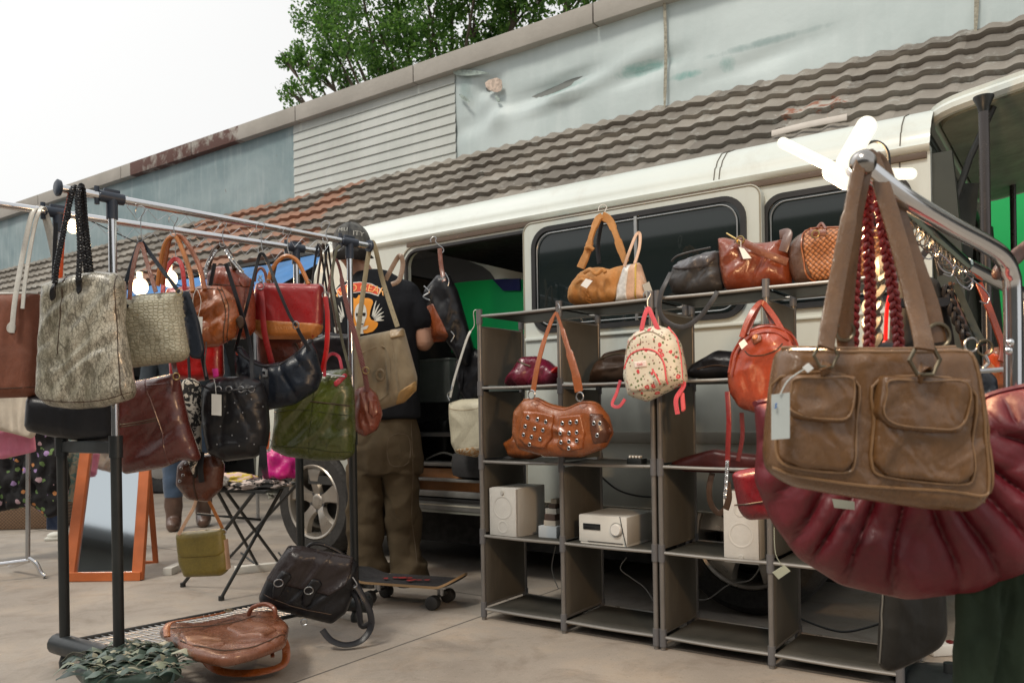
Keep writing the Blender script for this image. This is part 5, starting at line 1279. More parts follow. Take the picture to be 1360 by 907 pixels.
b.body([(98, 884), (112, 868), (150, 856), (185, 848), (212, 852), (236, 868), (242, 884), (205, 896), (150, 902), (112, 898)], .05, leather((.03, .05, .04), .4), fold=('n', .008, 16), n=40)
m = MB(); rr = random.Random(9)
for k in range(190):
    x, y = rr.uniform(102, 240), rr.uniform(852, 898); s0 = b.S(x, y, .0) if inside(np.array([b.ab(x, y, b.w0)]), b.P)[0] else None
    if s0 is None: continue
    an = rr.uniform(-.1, .9)+(PI if rr.random() < .3 else 0); L = rr.uniform(.035, .08); d = Vector((math.cos(an)*L, 0, math.sin(an)*L*.7)); h = rr.uniform(.004, .02)
    m.ribbon([s0, s0+d*.5+Vector((0, -h*.7, 0)), s0+d+Vector((0, h*.8, 0))], [.012, .024, .008], .001, (0, -1, rr.uniform(-.5, .5)))
g = NT('fringe'); gi = g.n('ShaderNodeNewGeometry'); m.obj('fringe', g.set(g.ramp(gi.outputs['Random Per Island'], [(0, (.02, .035, .03)), (.35, (.035, .06, .045)), (.6, (.09, .13, .11)), (.8, (.2, .22, .15)), (1, (.34, .33, .25))]), .4), b.root)
m = MB()
for k in range(16): x = 165+k*4.6; c = b.L(x, 893-k*.5, .02); m.ribbon([c, c+Vector((rr.uniform(-.01, .01), .02, -.012)), c+Vector((rr.uniform(-.02, .02), .07, -.03))], .007, .002, (0, -.5, 1))
m.obj('hanging_fringe', leather((.04, .07, .06), .4), b.root)

# ---- van side -------------------------------------------------------------------
def vb(name, label, out, c, T, mat, group=GS, cat='handbag', off=0., **k):
    xs = [p[0] for p in out]; ys = [p[1] for p in out]; px, py = sum(xs)/len(xs), max(ys)
    b = Bag(name, label, cat, group, px, py, DV(px, py, c), YAW_V+off); b.body(out, T, mat, **k); return b
b = vb('backpack', 'black backpack with rust brown panels hanging from a big hook in the van door', [(556, 404), (561, 384), (578, 363), (594, 362), (606, 384), (618, 425), (628, 462), (620, 488), (606, 478), (590, 452), (568, 450), (558, 428)], 3.1, .12, BLACK, cat='backpack', off=.5, fold=('v', .01, 9))
b.patch('brown_panel', [(566, 408), (574, 402), (588, 428), (596, 446), (590, 452), (572, 454), (567, 436)], .004, leather((.22, .065, .03), .38)); b.patch('brown_side', [(557, 412), (563, 414), (565, 440), (559, 432)], .003, leather((.22, .065, .03), .38))
b.strap('handle', [(584, 330, 0), (585, 345, .01), (587, 360, .02), (590, 374, .05)], .022, .005, BROWN, face=(0, -1, 0)); b.tube('buckle', [(563, 380, .06), (570, 388, .06), (562, 394, .06), (571, 399, .06)], .004, STEEL); b.tube('buckle', [(591, 362, .05), (596, 372, .05), (595, 380, .05)], .003, STEEL); b.tube('buckle', [(599, 440, .06), (603, 446, .06), (599, 454, .06)], .003, STEEL)
a = Wp(578, 322, DV(578, 322, 3.12)); s = .028
tag(MB().tube([(-s*.75, 0, 0), (-s*.8, 0, s*.5), (-s*.3, 0, s), (s*.2, 0, s*.7), (s*.1, 0, s*.1), (s*.6, 0, -s*.5), (s*1.3, 0, -s), (s*1.5, 0, -s*1.6), (s*1., 0, -s*2), (s*.4, 0, -s*1.75)], .003, 8, sm=6).obj('wire_hook', STEEL, loc=a), 'large bent metal S-hook on the van gutter holding the black backpack', 'hook', 'wire hooks holding bags')
b = vb('handbag', 'large soft black bag slumped below the backpack in the van door', [(604, 470), (622, 460), (640, 470), (642, 530), (622, 545), (606, 520), (600, 490)], 3.2, .1, BLACK, n=30); b.strap('strap', [(612, 470, .02), (614, 500, .05), (608, 530, .05)], .01, .004, BLACK)
b = vb('handbag', 'wide black bag lying on the van floor left of the cream bucket bag', [(548, 560), (592, 555), (595, 612), (550, 612)], 3.42, .12, BLACK, n=24, fold=('n', .006, 9)); b.strap('white_strap', [(566, 610, .07), (578, 604, .08), (590, 601, .08), (606, 606, .08)], .01, .003, WHITEL); b.strap('handle', [(560, 565, .05), (570, 545, .04), (582, 562, .05)], .01, .004, BLACK)
b = vb('bucket_bag', 'cream leather bucket bag with striped tan base beside the shelf', [(592, 534), (606, 530), (630, 529), (645, 530), (647, 600), (625, 608), (602, 604), (595, 590), (592, 560)], 3.08, .12, CREAM, fold=('n', .004, 9), n=44)
b.patch('striped_base', [(604, 597), (625, 594), (648, 592), (648, 601), (626, 607), (605, 604)], .002, zebra((.55, .48, .36), (.42, .22, .08), 40), 0); b.seams('seam', [[(594, 542), (615, 545), (645, 540)]], .0015, STITCH)
b.strap('strap', [(598, 528, .03), (603, 505, .03), (613, 472, .02), (621, 448, .01), (625, 440, 0)], .014, .004, WHITEL); b.tube('clasp', [(597, 532, .05), (594, 524, .05), (599, 518, .05), (600, 512, .04)], .0035, STEEL)
b.tube('wire_loop', [(625, 440, 0), (630, 432, 0), (629, 415, .02), (633, 412, .02), (636, 420, .02)], .002, WHT, 5)

# ---- on top of the shelf -------------------------------------------------------------------
b = vb('hobo_bag', 'tan suede slouch bag with knotted handles standing on the shelf top', [(747, 396), (751, 378), (768, 358), (786, 352), (804, 356), (816, 350), (832, 350), (836, 378), (833, 398), (800, 404), (753, 404)], 2.74, .14, SUEDE, fold=('v', .012, 9), n=50)
for pts in ([(771, 356, .05), (780, 335, .04), (786, 312, .03), (794, 292, .01), (800, 287, 0)], [(800, 287, 0), (810, 294, 0), (818, 312, .02), (824, 330, .03), (831, 348, .04)]): b.strap('handle', pts, [.034, .03, .022, .03, .026], .012, SUEDE, 6)
b.strap('black_strap', [(800, 290, -.03), (794, 325, -.05), (796, 350, -.05)], .018, .004, BLACK); b.strap('black_strap', [(812, 294, -.03), (822, 320, -.05), (828, 345, -.05)], .02, .004, BLACK)
b.tube('knot', [(778, 330, .05), (783, 328, .055), (788, 332, .05)], .008, SUEDE); b.tube('ruffle', [(776, 362, .09), (784, 358, .10), (792, 364, .1), (800, 358, .09), (804, 362, .09)], .008, SUEDE, 5); b.tube('ruffle', [(766, 376, .09), (774, 371, .1), (780, 377, .1), (786, 370, .1)], .007, SUEDE, 5); b.seams('laced_seam', [[(777, 386), (782, 394), (776, 398), (782, 403)], [(782, 386), (777, 394), (783, 398)]], .003, SUEDE)
b.tagcard([(771, 379), (778, 370), (787, 373), (779, 383)], .12, WHT)
b = vb('wristlet', 'white glitter and nude wristlet with gold zip beside the suede bag', [(815, 402), (817, 380), (826, 352), (846, 347), (854, 372), (857, 396), (840, 401)], 2.70, .07, NUDE, n=40, fold=None)
b.patch('glitter_side', [(813, 402), (817, 378), (825, 351), (836, 349), (832, 380), (832, 402)], .003, plain((.6, .6, .58), .35, .3, .25, .6, 60)); b.seams('zip', [[(843, 350), (844, 375), (843, 399)]], .0035, plain((.75, .5, .12), .3, .8))
b.strap('handle', [(829, 354, .03), (836, 334, .02), (845, 312, 0), (850, 312, 0), (849, 330, .02), (843, 350, .04)], .012, .004, NUDE)
b.tagcard([(853, 378), (862, 374), (868, 391), (859, 396)], .03, plain((.4, .38, .33), .8), [(851, 366, .03), (858, 376, .03)])
hook(801, 278, 290, DV(801, 285, 2.78), 'white wire hook at the top of the suede bag handles', WHT)
b = vb('messenger_bag', 'soft charcoal messenger bag with flap and dangling strap on the shelf top', [(884, 372), (889, 352), (912, 340), (935, 333), (951, 330), (956, 350), (958, 380), (950, 386), (915, 390), (888, 391)], 2.72, .12, GREY, fold=('d', .012, 12), n=46)
b.patch('flap', [(888, 354), (893, 346), (918, 337), (946, 330), (949, 343), (940, 354), (916, 358), (896, 357)], .008, leather((.09, .09, .1), .4), R=.006, n=30); b.tube('handle', [(892, 347, .05), (900, 340, .06), (920, 334, .05), (944, 329, .05)], .004, GREY)
b.strap('strap', [(891, 362, .06), (884, 376, .09), (878, 390, .1), (876, 410, .1), (882, 424, .1), (896, 433, .1), (912, 433, .1), (930, 420, .1), (944, 402, .1), (953, 387, .09)], .017, .003, GREY, 6)
b = vb('tote_bag', 'glossy chestnut leather tote with brass ring and price tag on the shelf top', [(948, 314), (955, 312), (985, 319), (1012, 319), (1036, 314), (1047, 345), (1046, 376), (1005, 384), (958, 385), (951, 360)], 2.70, .14, leather((.2, .055, .03), .25, .2, .25, .3), fold=('d', .010, 7), n=50)
b.strap('strap', [(977, 318, .07), (990, 323, .09), (1010, 334, .09), (1030, 342, .08), (1046, 348, .06)], .024, .004, BROWN); b.ring('ring', (983, 319, .09), .012, .003, BRASS); b.tube('toggle', [(965, 310, .08), (975, 316, .085), (984, 321, .09)], .003, BRASS); b.tagcard([(981, 328), (988, 330), (998, 343), (987, 344)], .11, WHT, [(984, 320, .1), (984, 329, .11)])
b.strap('side_fold', [(1036, 312, .03), (1046, 310, .04), (1044, 322, .05), (1040, 334, .05)], .03, .006, leather((.14, .09, .08), .5))
b = vb('satchel', 'brown duffel satchel with woven leather front and buckles on the shelf top', [(1041, 322), (1058, 306), (1080, 299), (1130, 298), (1172, 300), (1184, 320), (1182, 372), (1120, 377), (1052, 379), (1043, 360)], 2.70, .15, leather((.1, .06, .045), .38), fold=('n', .006, 9), n=50)
b.patch('woven_panel', [(1066, 305), (1085, 301), (1130, 300), (1172, 303), (1179, 325), (1174, 366), (1120, 370), (1078, 371), (1068, 345)], .004, WEAVE, n=40); b.seam('piping', [(1066, 305), (1085, 300), (1130, 299), (1172, 302), (1180, 325), (1175, 366), (1120, 371), (1077, 372), (1067, 345)], .003, COGNAC, .006, 5, True)
for x in (1083, 1164): b.strap('buckle_strap', [(x-8, 308, .09), (x, 310, .1), (x+14, 309, .1)], .02, .005, BROWN); b.ring('buckle', (x, 311, .108), .011, .002, BRASS); b.tube('loop', [(x+2, 304, .09), (x+8, 297, .06), (x+14, 305, .09)], .005, BROWN)

# ---- in the shelf -------------------------------------------------------------------
b = vb('clutch_bag', 'crumpled plum red leather bag on the second shelf at the left', [(663, 511), (674, 492), (688, 473), (704, 472), (720, 478), (731, 488), (741, 484), (740, 500), (728, 513), (700, 514), (676, 515)], 2.74, .12, PLUM, fold=('d', .012, 12), n=44); b.seams('zip', [[(684, 478), (694, 483), (703, 486)]], .004, ANTIQ); b.patch('red_tab', [(730, 487), (741, 483), (739, 492), (733, 497)], .003, REDS)
b = vb('shoulder_bag', 'tan brown shoulder bag with metal grommets on its pockets hanging on the shelf', [(677, 545), (690, 530), (706, 527), (724, 536), (746, 541), (768, 531), (785, 533), (801, 552), (807, 576), (797, 596), (765, 608), (715, 607), (684, 598), (675, 578)], 2.55, .11, leather((.24, .08, .032), .38, .25, .25, .4, (.34, .14, .06)), fold=('n', .006, 10), n=56)
OL = leather((.27, .092, .04), .34, .25, .2)
b.patch('pocket', [(696, 545), (716, 547), (736, 551), (734, 580), (724, 596), (700, 592), (690, 582)], .010, OL, R=.006); b.patch('pocket', [(742, 553), (772, 550), (778, 575), (774, 596), (752, 601), (741, 592)], .010, OL, R=.006); b.patch('side_pocket', [(783, 548), (796, 550), (806, 572), (800, 588), (788, 590), (784, 570)], .008, leather((.09, .035, .02), .35))
g1 = [(704, 554), (716, 557), (727, 560), (701, 566), (713, 569), (724, 571), (698, 577), (709, 580), (720, 583), (706, 590)]; g2 = [(748, 562), (759, 561), (768, 560), (747, 575), (758, 575), (768, 574), (747, 587), (758, 586), (768, 585), (758, 595), (791, 562), (795, 578), (797, 562)]

for x, y in g1+g2: c = b.S(x, y, .0135); MB().tube([c+Vector((.0062*math.cos(a*PI/8), -.001, .0062*math.sin(a*PI/8))) for a in range(16)], .0013, 5, True).obj('grommet', STEEL, b.root); MB().sph(c+Vector((0, .0005, 0)), .0054, (1, .25, 1), 5).obj('grommet_hole', plain((.006, .006, .006), .9), COL.objects[-1])
b.strap('strap', [(708, 520, .05), (713, 490, .04), (722, 455, .02), (733, 425, .005), (739, 415, -.0)], [.022, .02, .016, .012], .005, leather((.3, .1, .04), .4)); b.strap('strap', [(739, 415, 0), (746, 435, .01), (755, 465, .03), (764, 495, .045), (769, 520, .05)], [.012, .02, .03, .034], .005, OL)
for x, y in ((706, 524), (770, 527)): b.ring('ring', (x, y, .055), .016, .003, STEEL, .9)
m = MB(); m.tube([b.L(739, 418, .0), b.L(743, 408, 0), b.L(740, 403, -.02), b.L(738, 410, -.03)], .002, 5, sm=4); m.obj('wire_loop', STEEL, b.root); b.seams('rim', [[(690, 531), (706, 530), (724, 539), (746, 544), (768, 535), (785, 536)]], .004, OL)
b = vb('handbag', 'brown leather bag lying below and behind the grommet shoulder bag', [(664, 588), (680, 578), (720, 590), (728, 602), (700, 611), (672, 608)], 2.76, .1, COGNAC, n=26, fold=('n', .005, 9)); b.strap('handle', [(678, 585, .03), (690, 572, .02), (706, 588, .03)], .01, .004, COGNAC)
b = vb('handbag', 'dark brown leather bag with zip on the second shelf behind the floral backpack', [(776, 508), (782, 485), (798, 467), (822, 462), (850, 466), (858, 480), (858, 511), (800, 512)], 2.76, .13, DKBR, n=40, fold=('h', .008, 10)); b.seams('zip', [[(792, 478), (815, 470), (845, 471)]], .003, ANTIQ)
b = vb('backpack', 'small cream floral backpack with pink trim and name label hanging on the shelf', [(825, 470), (829, 448), (843, 436), (865, 430), (885, 436), (897, 455), (903, 485), (906, 508), (882, 520), (853, 534), (829, 526), (822, 500)], 2.54, .12, FLOR, cat='backpack', fold=('n', .003, 8), n=50)
PK = plain((.62, .1, .11), .6)
b.seam('piping', [(880, 433), (893, 452), (899, 480), (902, 512)], .003, PK, -.004); b.seam('zip', [(828, 470), (838, 450), (862, 440), (882, 450)], .002, plain((.3, .25, .2), .6), .001)
b.patch('pocket', [(830, 485), (838, 470), (856, 463), (874, 467), (884, 482), (888, 508), (872, 518), (838, 522), (831, 505)], .014, FLOR, R=.01, n=30); b.seam('pocket_piping', [(830, 490), (838, 472), (856, 464), (874, 468), (884, 484), (887, 510)], .003, PK, .012)
b.patch('label', [(845, 481), (861, 479), (862, 487), (846, 489)], .002, plain((.7, .6, .56), .6), 0, lift=.016); V, F = text_mesh('Cath', .011, .0003); c0 = b.S(853.5, 484, .02); mk('lettering', [(c0.x+v.x, c0.y-v.z, c0.z+v.y) for v in V], F, plain((.5, .05, .08), .6), b.root, smooth=False)
b.tube('zip_pull', [(866, 490, .09), (872, 500, .09), (876, 508, .085)], .003, PK, 4)
b.strap('handle', [(852, 438, .03), (856, 420, .02), (861, 410, .01), (867, 422, .02), (874, 438, .03)], .016, .004, PINKP); b.strap('strap', [(824, 505, -.02), (819, 522, -.01), (813, 537, .0), (822, 540, .02), (830, 530, .02)], .012, .004, PINKP); b.strap('strap', [(904, 500, 0), (908, 512, .01), (898, 530, .02), (900, 550, .02)], .016, .005, PINKP); b.patch('side_trim', [(896, 522), (902, 520), (904, 545), (898, 548)], .004, PK)
hook(860, 392, 412, DV(860, 400, 2.56), 'silver wire hook holding the floral backpack on the shelf edge', STEEL, .014, .002)
b = vb('handbag', 'flat soft black leather bag on the second shelf left of the round backpack', [(904, 500), (912, 484), (932, 473), (946, 464), (970, 466), (985, 475), (985, 504), (930, 504)], 2.74, .12, BLACK, n=40, fold=('h', .008, 9)); b.seams('seam', [[(925, 490), (950, 485), (975, 488)]], .002, DKBR)
b = vb('backpack', 'round orange red leather backpack with long dangling strap on the shelf', [(960, 500), (964, 468), (978, 444), (1000, 429), (1026, 428), (1046, 440), (1055, 468), (1058, 522), (1042, 546), (1004, 551), (976, 543), (962, 522)], 2.50, .15, ORRED, cat='backpack', fold=('n', .008, 10), n=54)
b.seam('piping', [(965, 495), (970, 468), (984, 447), (1004, 434), (1028, 434), (1048, 447), (1056, 470)], .004, leather((.2, .035, .02), .4), .002); b.seam('piping', [(972, 500), (977, 470), (990, 452), (1008, 442), (1030, 442), (1048, 455)], .003, leather((.2, .035, .02), .4), .002); b.seam('flap_seam', [(988, 466), (996, 472), (1012, 472), (1030, 466), (1038, 456)], .002, DKBR)
b.strap('handle', [(985, 448, .06), (992, 428, .05), (1002, 410, .03), (1011, 402, 0), (1020, 410, .0), (1034, 430, .02), (1050, 462, .04)], .017, .005, ORRED); b.strap('handle', [(992, 444, .05), (1004, 415, .02), (1013, 404, -.02), (1024, 425, -.02), (1030, 450, .03)], .014, .004, leather((.15, .04, .03), .4))
b.patch('leather_tag', [(998, 447), (1010, 442), (1014, 452), (1002, 459)], .003, BROWN, lift=.006, n=12); b.patch('round_tag', [(1000, 446), (1005, 443), (1009, 447), (1006, 452), (1001, 451)], .003, TANB, lift=.01, n=10); b.tagcard([(981, 456), (988, 450), (993, 457), (985, 464)], .1, WHT)
b.strap('strap', [(966, 520, .03), (968, 555, .04), (967, 590, .04), (966, 618, .04)], .016, .004, leather((.17, .02, .02), .4)); b.strap('strap', [(985, 548, .0), (986, 580, 0), (980, 612, 0)], .014, .004, leather((.1, .02, .02), .4)); b.braid('chain', [(966, 612, .045), (965, 635, .045), (963, 662, .045)], .005, STEEL, None, .01); b.strap('strap_end', [(966, 640, .04), (968, 660, .045), (964, 676, .04)], .02, .006, DKBR)
b = vb('clutch_bag', 'flat dark wine leather bag drooping over the third shelf', [(884, 616), (905, 607), (930, 600), (945, 596), (975, 601), (1010, 604), (1012, 628), (960, 629), (905, 627)], 2.72, .08, leather((.06, .018, .018), .4), n=40, fold=('h', .005, 8)); b.strap('strap', [(946, 628, .05), (942, 648, .06), (944, 668, .06), (954, 681, .06), (964, 675, .06), (968, 660, .05)], .02, .004, DKBR)
b = simple('clutch_bag', 'smooth dark red leather pouch poking out left of the ruched red bag', 1.85, [(974, 628), (998, 622), (1030, 620), (1030, 690), (995, 692), (984, 680)], .05, leather((.14, .015, .02), .36), GR, n=26); b.seams('seam', [[(978, 672), (1000, 668), (1028, 664)]], .002, DKBR)
tag(b.tagcard([(1026, 760), (1042, 750), (1050, 758), (1034, 769)], -.0, plain((.3, .34, .28), .8), [(1040, 752, .0), (1030, 735, 0), (1028, 700, 0)]), None, None)

# ---- hi-fi -------------------------------------------------------------------
WPL = plain((.56, .56, .53), .45, 0, .04)
def speaker(px0, px1, py0, py1, c, depth, label, flip=False):
    x0, x1 = LV(px0, py1, c).x, LV(px1, py1, c).x; z0, z1 = LV(px0, py1, c).z, LV(px0, py0, c).z
    t = thing('speaker', label, 'speaker', V2W(((x0+x1)/2, c, z0)), YAW_V, 'white bookshelf speakers'); w, h = x1-x0, z1-z0
    MB().box((0, depth/2+.008, h/2), (w, depth, h), bev=.004).obj('cabinet', WPL, t)
    gr = MB().box((0, .002, h/2), (w*.985, .014, h*.985), bev=.003).obj('grille', plain((.5, .5, .48), .9, 0, .05, .8, 60), t)
    m = MB()
    for zz, r in ((.62 if not flip else .4, .36), (.24 if not flip else .75, .2)): m.lathe([(r*w, -.0058), (r*w-.004, -.0068), (r*w-.008, -.0056)], (0, 0, h*zz), 'y', 32)
    m.obj('cone_outline', plain((.46, .46, .44), .9), gr)
    MB().lathe([(0, -.009), (.008, -.009), (.0095, -.006), (.0095, -.004)], (0, 0, h*(.91 if not flip else .09)), 'y', 18).obj('badge', plain((.4, .4, .38), .4), gr)
speaker(651.5, 687, 647, 714, 2.668, .2, 'white bookshelf speaker alone on the third shelf left of the stereo')
speaker(962, 1009, 652, 746, 2.655, .22, 'white bookshelf speaker right of the stereo below the hanging straps', True)
c = 2.665; x0, x1 = LV(769, 724, c).x, LV(833, 724, c).x; z0, z1 = LV(769, 728, c).z, LV(769, 682, c).z
t = thing('stereo', 'white compact stereo with large round dial on the shelf', 'stereo', V2W(((x0+x1)/2, c, z0)), YAW_V); w, h = x1-x0, z1-z0
MB().box((0, .12, h*.6), (w, .24, h*.78), bev=.006).obj('casing', WPL, t); ba = MB().box((0.002, .12, h*.14), (w*.97, .235, h*.2), bev=.004).obj('base', WPL, t)
fr = MB().box((-w*.22, -.001, h*.66), (w*.36, .004, h*.17), bev=.001).obj('display', plain((.01, .012, .014), .15), t)
kn = MB().lathe([(0, -.012), (.019, -.012), (.0215, -.009), (.0225, .0)], (w*.29, 0, h*.62), 'y', 32).obj('dial', plain((.6, .6, .58), .35), t); MB().lathe([(.0225, -.001), (.026, -.002), (.0275, .0)], (w*.29, 0, h*.62), 'y', 32).obj('dial_ring', plain((.4, .4, .38), .3, .5), kn)
MB().box((.01, -.0, h*.245), (w*.72, .003, .002)).box((w*.33, .001, h*.1), (.012, .004, .005)).box((-w*.4, .001, h*.1), (.004, .003, .004)).box((-w*.33, .001, h*.1), (.004, .003, .004)).obj('slot', plain((.05, .05, .05), .4), ba)
for dx in (-.4, .4):
    pass
MB().tube([(w*.36, .0, h*1.0), (w*.42, -.003, h*.6), (w*.5, -.004, h*.1), (w*.49, .0, 0)], .0015, 5, sm=4).obj('cable', BLKP, t)
# little stack of cartons
c = 2.78; q = LV(736, 713, c); t = thing('carton_stack', 'small uneven stack of pale cartons between speaker and stereo', 'boxes', V2W(q), YAW_V)
for k, (dx, w, d, z, hh, col) in enumerate(((0, .085, .1, .0, .05, (.4, .44, .47)), (.004, .055, .08, .05, .022, (.42, .38, .32)), (.006, .05, .08, .072, .025, (.08, .05, .04)), (.006, .05, .07, .097, .022, (.45, .44, .4)), (.012, .035, .06, .119, .018, (.06, .04, .03)), (.014, .026, .05, .137, .02, (.3, .26, .2)))): MB().box((dx, 0, z+hh/2), (w, d, hh), Matrix.Rotation(.1*math.sin(k*3), 3, 'Z'), .002).obj('carton', plain(col, .7), t)
q = LV(846, 617, 2.7); t = thing('plug_adapter', 'small black plug adapter with white prongs on the third shelf', 'adapter', V2W(q), YAW_V); MB().box((0, 0, .012), (.06, .05, .024), bev=.004).obj('block', BLKP, t); m = MB()
for k in range(4): m.box((-.02+.013*k, -.01, .03), (.006, .02, .008), bev=.001)
m.obj('prongs', WHT, t)
def cable(pts, c, r, label, mat=None):
    P = [V2W(LV(x, y, c)) for x, y in pts]; o = P[0]
    tag(MB().tube([p-o for p in P], r, 6, sm=6).obj('cable', mat or BLKP, loc=o), label, 'cable', 'loose cables behind the shelves')
cable([(784, 617), (800, 634), (820, 650), (845, 658), (872, 660)], 3.0, .004, 'thick black cable looping behind the stereo shelf')
cable([(738, 725), (733, 750), (735, 765), (742, 782)], 2.95, .002, 'thin pale cable under the carton stack', plain((.3, .3, .28), .5)); cable([(832, 740), (824, 755), (840, 768), (856, 780), (868, 798)], 2.95, .002, 'thin pale cable hanging under the stereo', plain((.3, .3, .28), .5))
cable([(1010, 752), (996, 770), (968, 776), (940, 795), (920, 792), (905, 770)], 2.95, .0025, 'thin cable drooping under the second speaker', plain((.2, .2, .19), .5)); cable([(1060, 820), (1100, 835), (1130, 838), (1175, 826)], 2.95, .004, 'black cable lying behind the lowest right shelf')

# ---- right rack -------------------------------------------------------------------
GX = Wp(1346, 600, 1.37)
rr_ = thing('garment_rack', 'chrome tube garment rack at the right edge carrying the tan bag on its arm', 'clothes rack', (GX.x, GX.y, 0))
RO = Vector((GX.x, GX.y, 0))
arm = [Wp(1150, 224, 1.17), Wp(1200, 262, 1.2), Wp(1260, 298, 1.26), Wp(1305, 322, 1.31), Wp(1328, 338, 1.34), Wp(1341, 360, 1.36), Wp(1345, 400, 1.37), Wp(1346, 600, 1.37)]
P = catmull(arm, 6); P.append(Vector((GX.x, GX.y, .02)))
a_ = MB().tube([p-RO for p in P], .0145, 16).obj('arm', CHROME, rr_); MB().sph(Wp(1146, 217, 1.155)-RO, .0185, n=12).obj('ball_end', plain((.4, .38, .36), .22, 1.), a_)
r0, r1 = Wp(1178, 258, 1.45), Wp(1283, 352, 1.72); r2 = Wp(1362, 392, 1.9)
MB().tube([r0-RO, r1-RO], .0125, 14).obj('inner_rail', plain((.3, .38, .34), .12, 1.), rr_); MB().tube([r1-RO, r2-RO], .015, 14).obj('rail_sleeve', CHROME, rr_)  # green reflection on the chrome inner rail is put into its colour
MB().tube([r2-RO, Vector((r2.x, r2.y, 0))-RO], .0125, 14).obj('upright', CHROME, rr_)
MB().tube([Wp(1262, 496, 1.6)-RO, Wp(1340, 490, 1.6)-RO], .005, 10).obj('side_bar', STEEL, rr_); MB().tube([arm[0]-RO+Vector((.02, .02, -.01)), r0-RO], .009, 10).obj('rail_bracket', CHROME, rr_); m = MB().sph(Wp(1344, 490, 1.6)-RO, .012, n=8); m.sph(Wp(1342, 455, 1.25)-RO, .006, n=6).sph(Wp(1340, 466, 1.25)-RO, .006, n=6); m.obj('knob', CHROME, rr_)
MB().tube([Vector((GX.x, GX.y, .03))-RO, Vector((r2.x, r2.y, .03))-RO], .014, 10).obj('foot_bar', CHROME, rr_)
m = MB(); hel = []; n = 150
for i in range(n): t = i/n; p = along(r0, r1, t); an = t*2*PI*17; hel.append(p-RO+Vector((.011*math.cos(an), 0, -.026+.014*math.sin(an))))
tag(MB().tube([h-hel[0] for h in hel], .0016, 5).obj('spiral_hanger', plain((.12, .11, .1), .3, .8), loc=hel[0]+RO), 'spiral wire hook strip hanging under the inner rail with painted green reflection', 'hanger')
for px, py, D, lab in ((1235, 345, 1.6, 'curled dark wire hanger nearest the foreground bag handles'), (1262, 365, 1.68, 'curled silver wire hanger in the middle of the right rail'), (1285, 385, 1.74, 'curled wire hanger at the sleeve of the right rail')):
    a = Wp(px, py-28, D); tag(MB().tube([(0, 0, 0), (.012, 0, -.02), (.0, 0, -.04), (-.02, 0, -.03), (-.03, 0, .0), (-.022, 0, .015), (.0, .0, -.015), (.03, 0, -.04), (.045, 0, -.06), (.04, 0, -.075), (.025, 0, -.07)], .0015, 6, sm=5).obj('wire_hanger', plain((.3, .3, .32), .25, 1.), loc=a), lab, 'hanger')
# lamp with glowing blades behind the ball end
LD = 1.5; lc = Wp(1128, 232, LD); GLOW = glow((1, .93, .74), .85); GLOW.node_tree.nodes['Principled BSDF'].inputs['Base Color'].default_value = (.1, .09, .07, 1)
lamp = thing('blade_lamp', 'glowing warm white lamp with four folding blades above the shelf', 'lamp', lc)
def blade(p0, p1, r):
    a, b_ = Wp(*p0, LD)-lc, Wp(*p1, LD)-lc; d = (b_-a).normalized(); n = 6
    pts = [a-d*r*math.cos(PI/2*i/n)*1 for i in range(n)]+[a, b_]+[b_+d*r*math.sin(PI/2*i/n) for i in range(1, n+1)]
    rad = [max(.001, r*math.sin(PI/2*i/n)) for i in range(n)]+[r, r]+[max(.001, r*math.cos(PI/2*i/n)) for i in range(1, n+1)]
    m = MB(); V, F = tube_geo(pts, rad, 14); V = [Vector((v.x, v.y*.6, v.z)) for v in V]; m.add(V, F); m.obj('glowing_blade', GLOW, lamp)
blade((1040, 190), (1105, 222), .0105); blade((1124, 216), (1151, 168), .019); blade((1104, 228), (1124, 240), .017); blade((1162, 232), (1210, 231), .011); MB().tube([(0, .01, 0), Wp(1150, 246, 1.46)-lc, r0-lc], .007, 8, sm=3).obj('lamp_arm', BLKP, lamp)
MB().sph((0, .01, 0), .022, n=8).obj('lamp_base', WHT, lamp); MB().tube([(0.01, .02, .01), (.03, .03, .05), (.06, .03, .07), (.08, .02, .05), (.085, .02, .0), (.1, .02, -.1)], .003, 6, sm=5).obj('lamp_wire', BLKP, lamp)
pl = bpy.data.lights.new('lamp_light', 'POINT'); pl.energy = 20.; pl.color = (1, .62, .32); pl.shadow_soft_size = .05; po = bpy.data.objects.new('lamp_light', pl); COL.objects.link(po); po.location = lc+Vector((-.03, .1, -.04))

# the big tan bag
b = Bag('handbag', 'large tan leather handbag with two flap pockets in the right foreground', 'handbag', GR, 1180, 680, 1.16, .06)
b.body([(1044, 464), (1056, 459), (1200, 461), (1288, 458), (1303, 470), (1316, 540), (1330, 632), (1322, 662), (1302, 683), (1240, 679), (1150, 665), (1062, 649), (1030, 630), (1026, 600), (1032, 540), (1038, 490)], .085, TANL, R=.022, fold=('n', .003, 16), n=90)
LT = leather((.26, .155, .085), .4, .3, .15)
def pocket(body, flap):
    b.patch('pocket', body, .009, TANL, R=.007, n=50, fold=('n', .0015, 30)); b.seam('pocket_piping', body, .0022, LT, .002, 4, True)
    f = b.patch('flap', flap, .017, TANL, R=.006, n=50, fold=('n', .0018, 26)); cx = sum(x for x, y in flap)/len(flap); cy = sum(y for x, y in flap)/len(flap)-2
    ins = [(cx+(x-cx)*.84, cy+(y-cy)*.8) for x, y in flap]; b.seam('flap_piping', ins, .0015, LT, .0175, 4, True, f)
pocket([(1042, 500), (1134, 503), (1136, 560), (1132, 612), (1120, 627), (1062, 622), (1036, 610), (1036, 560)], [(1046, 497), (1090, 496), (1134, 498), (1133, 540), (1122, 562), (1090, 563), (1052, 557), (1036, 543), (1040, 515)])
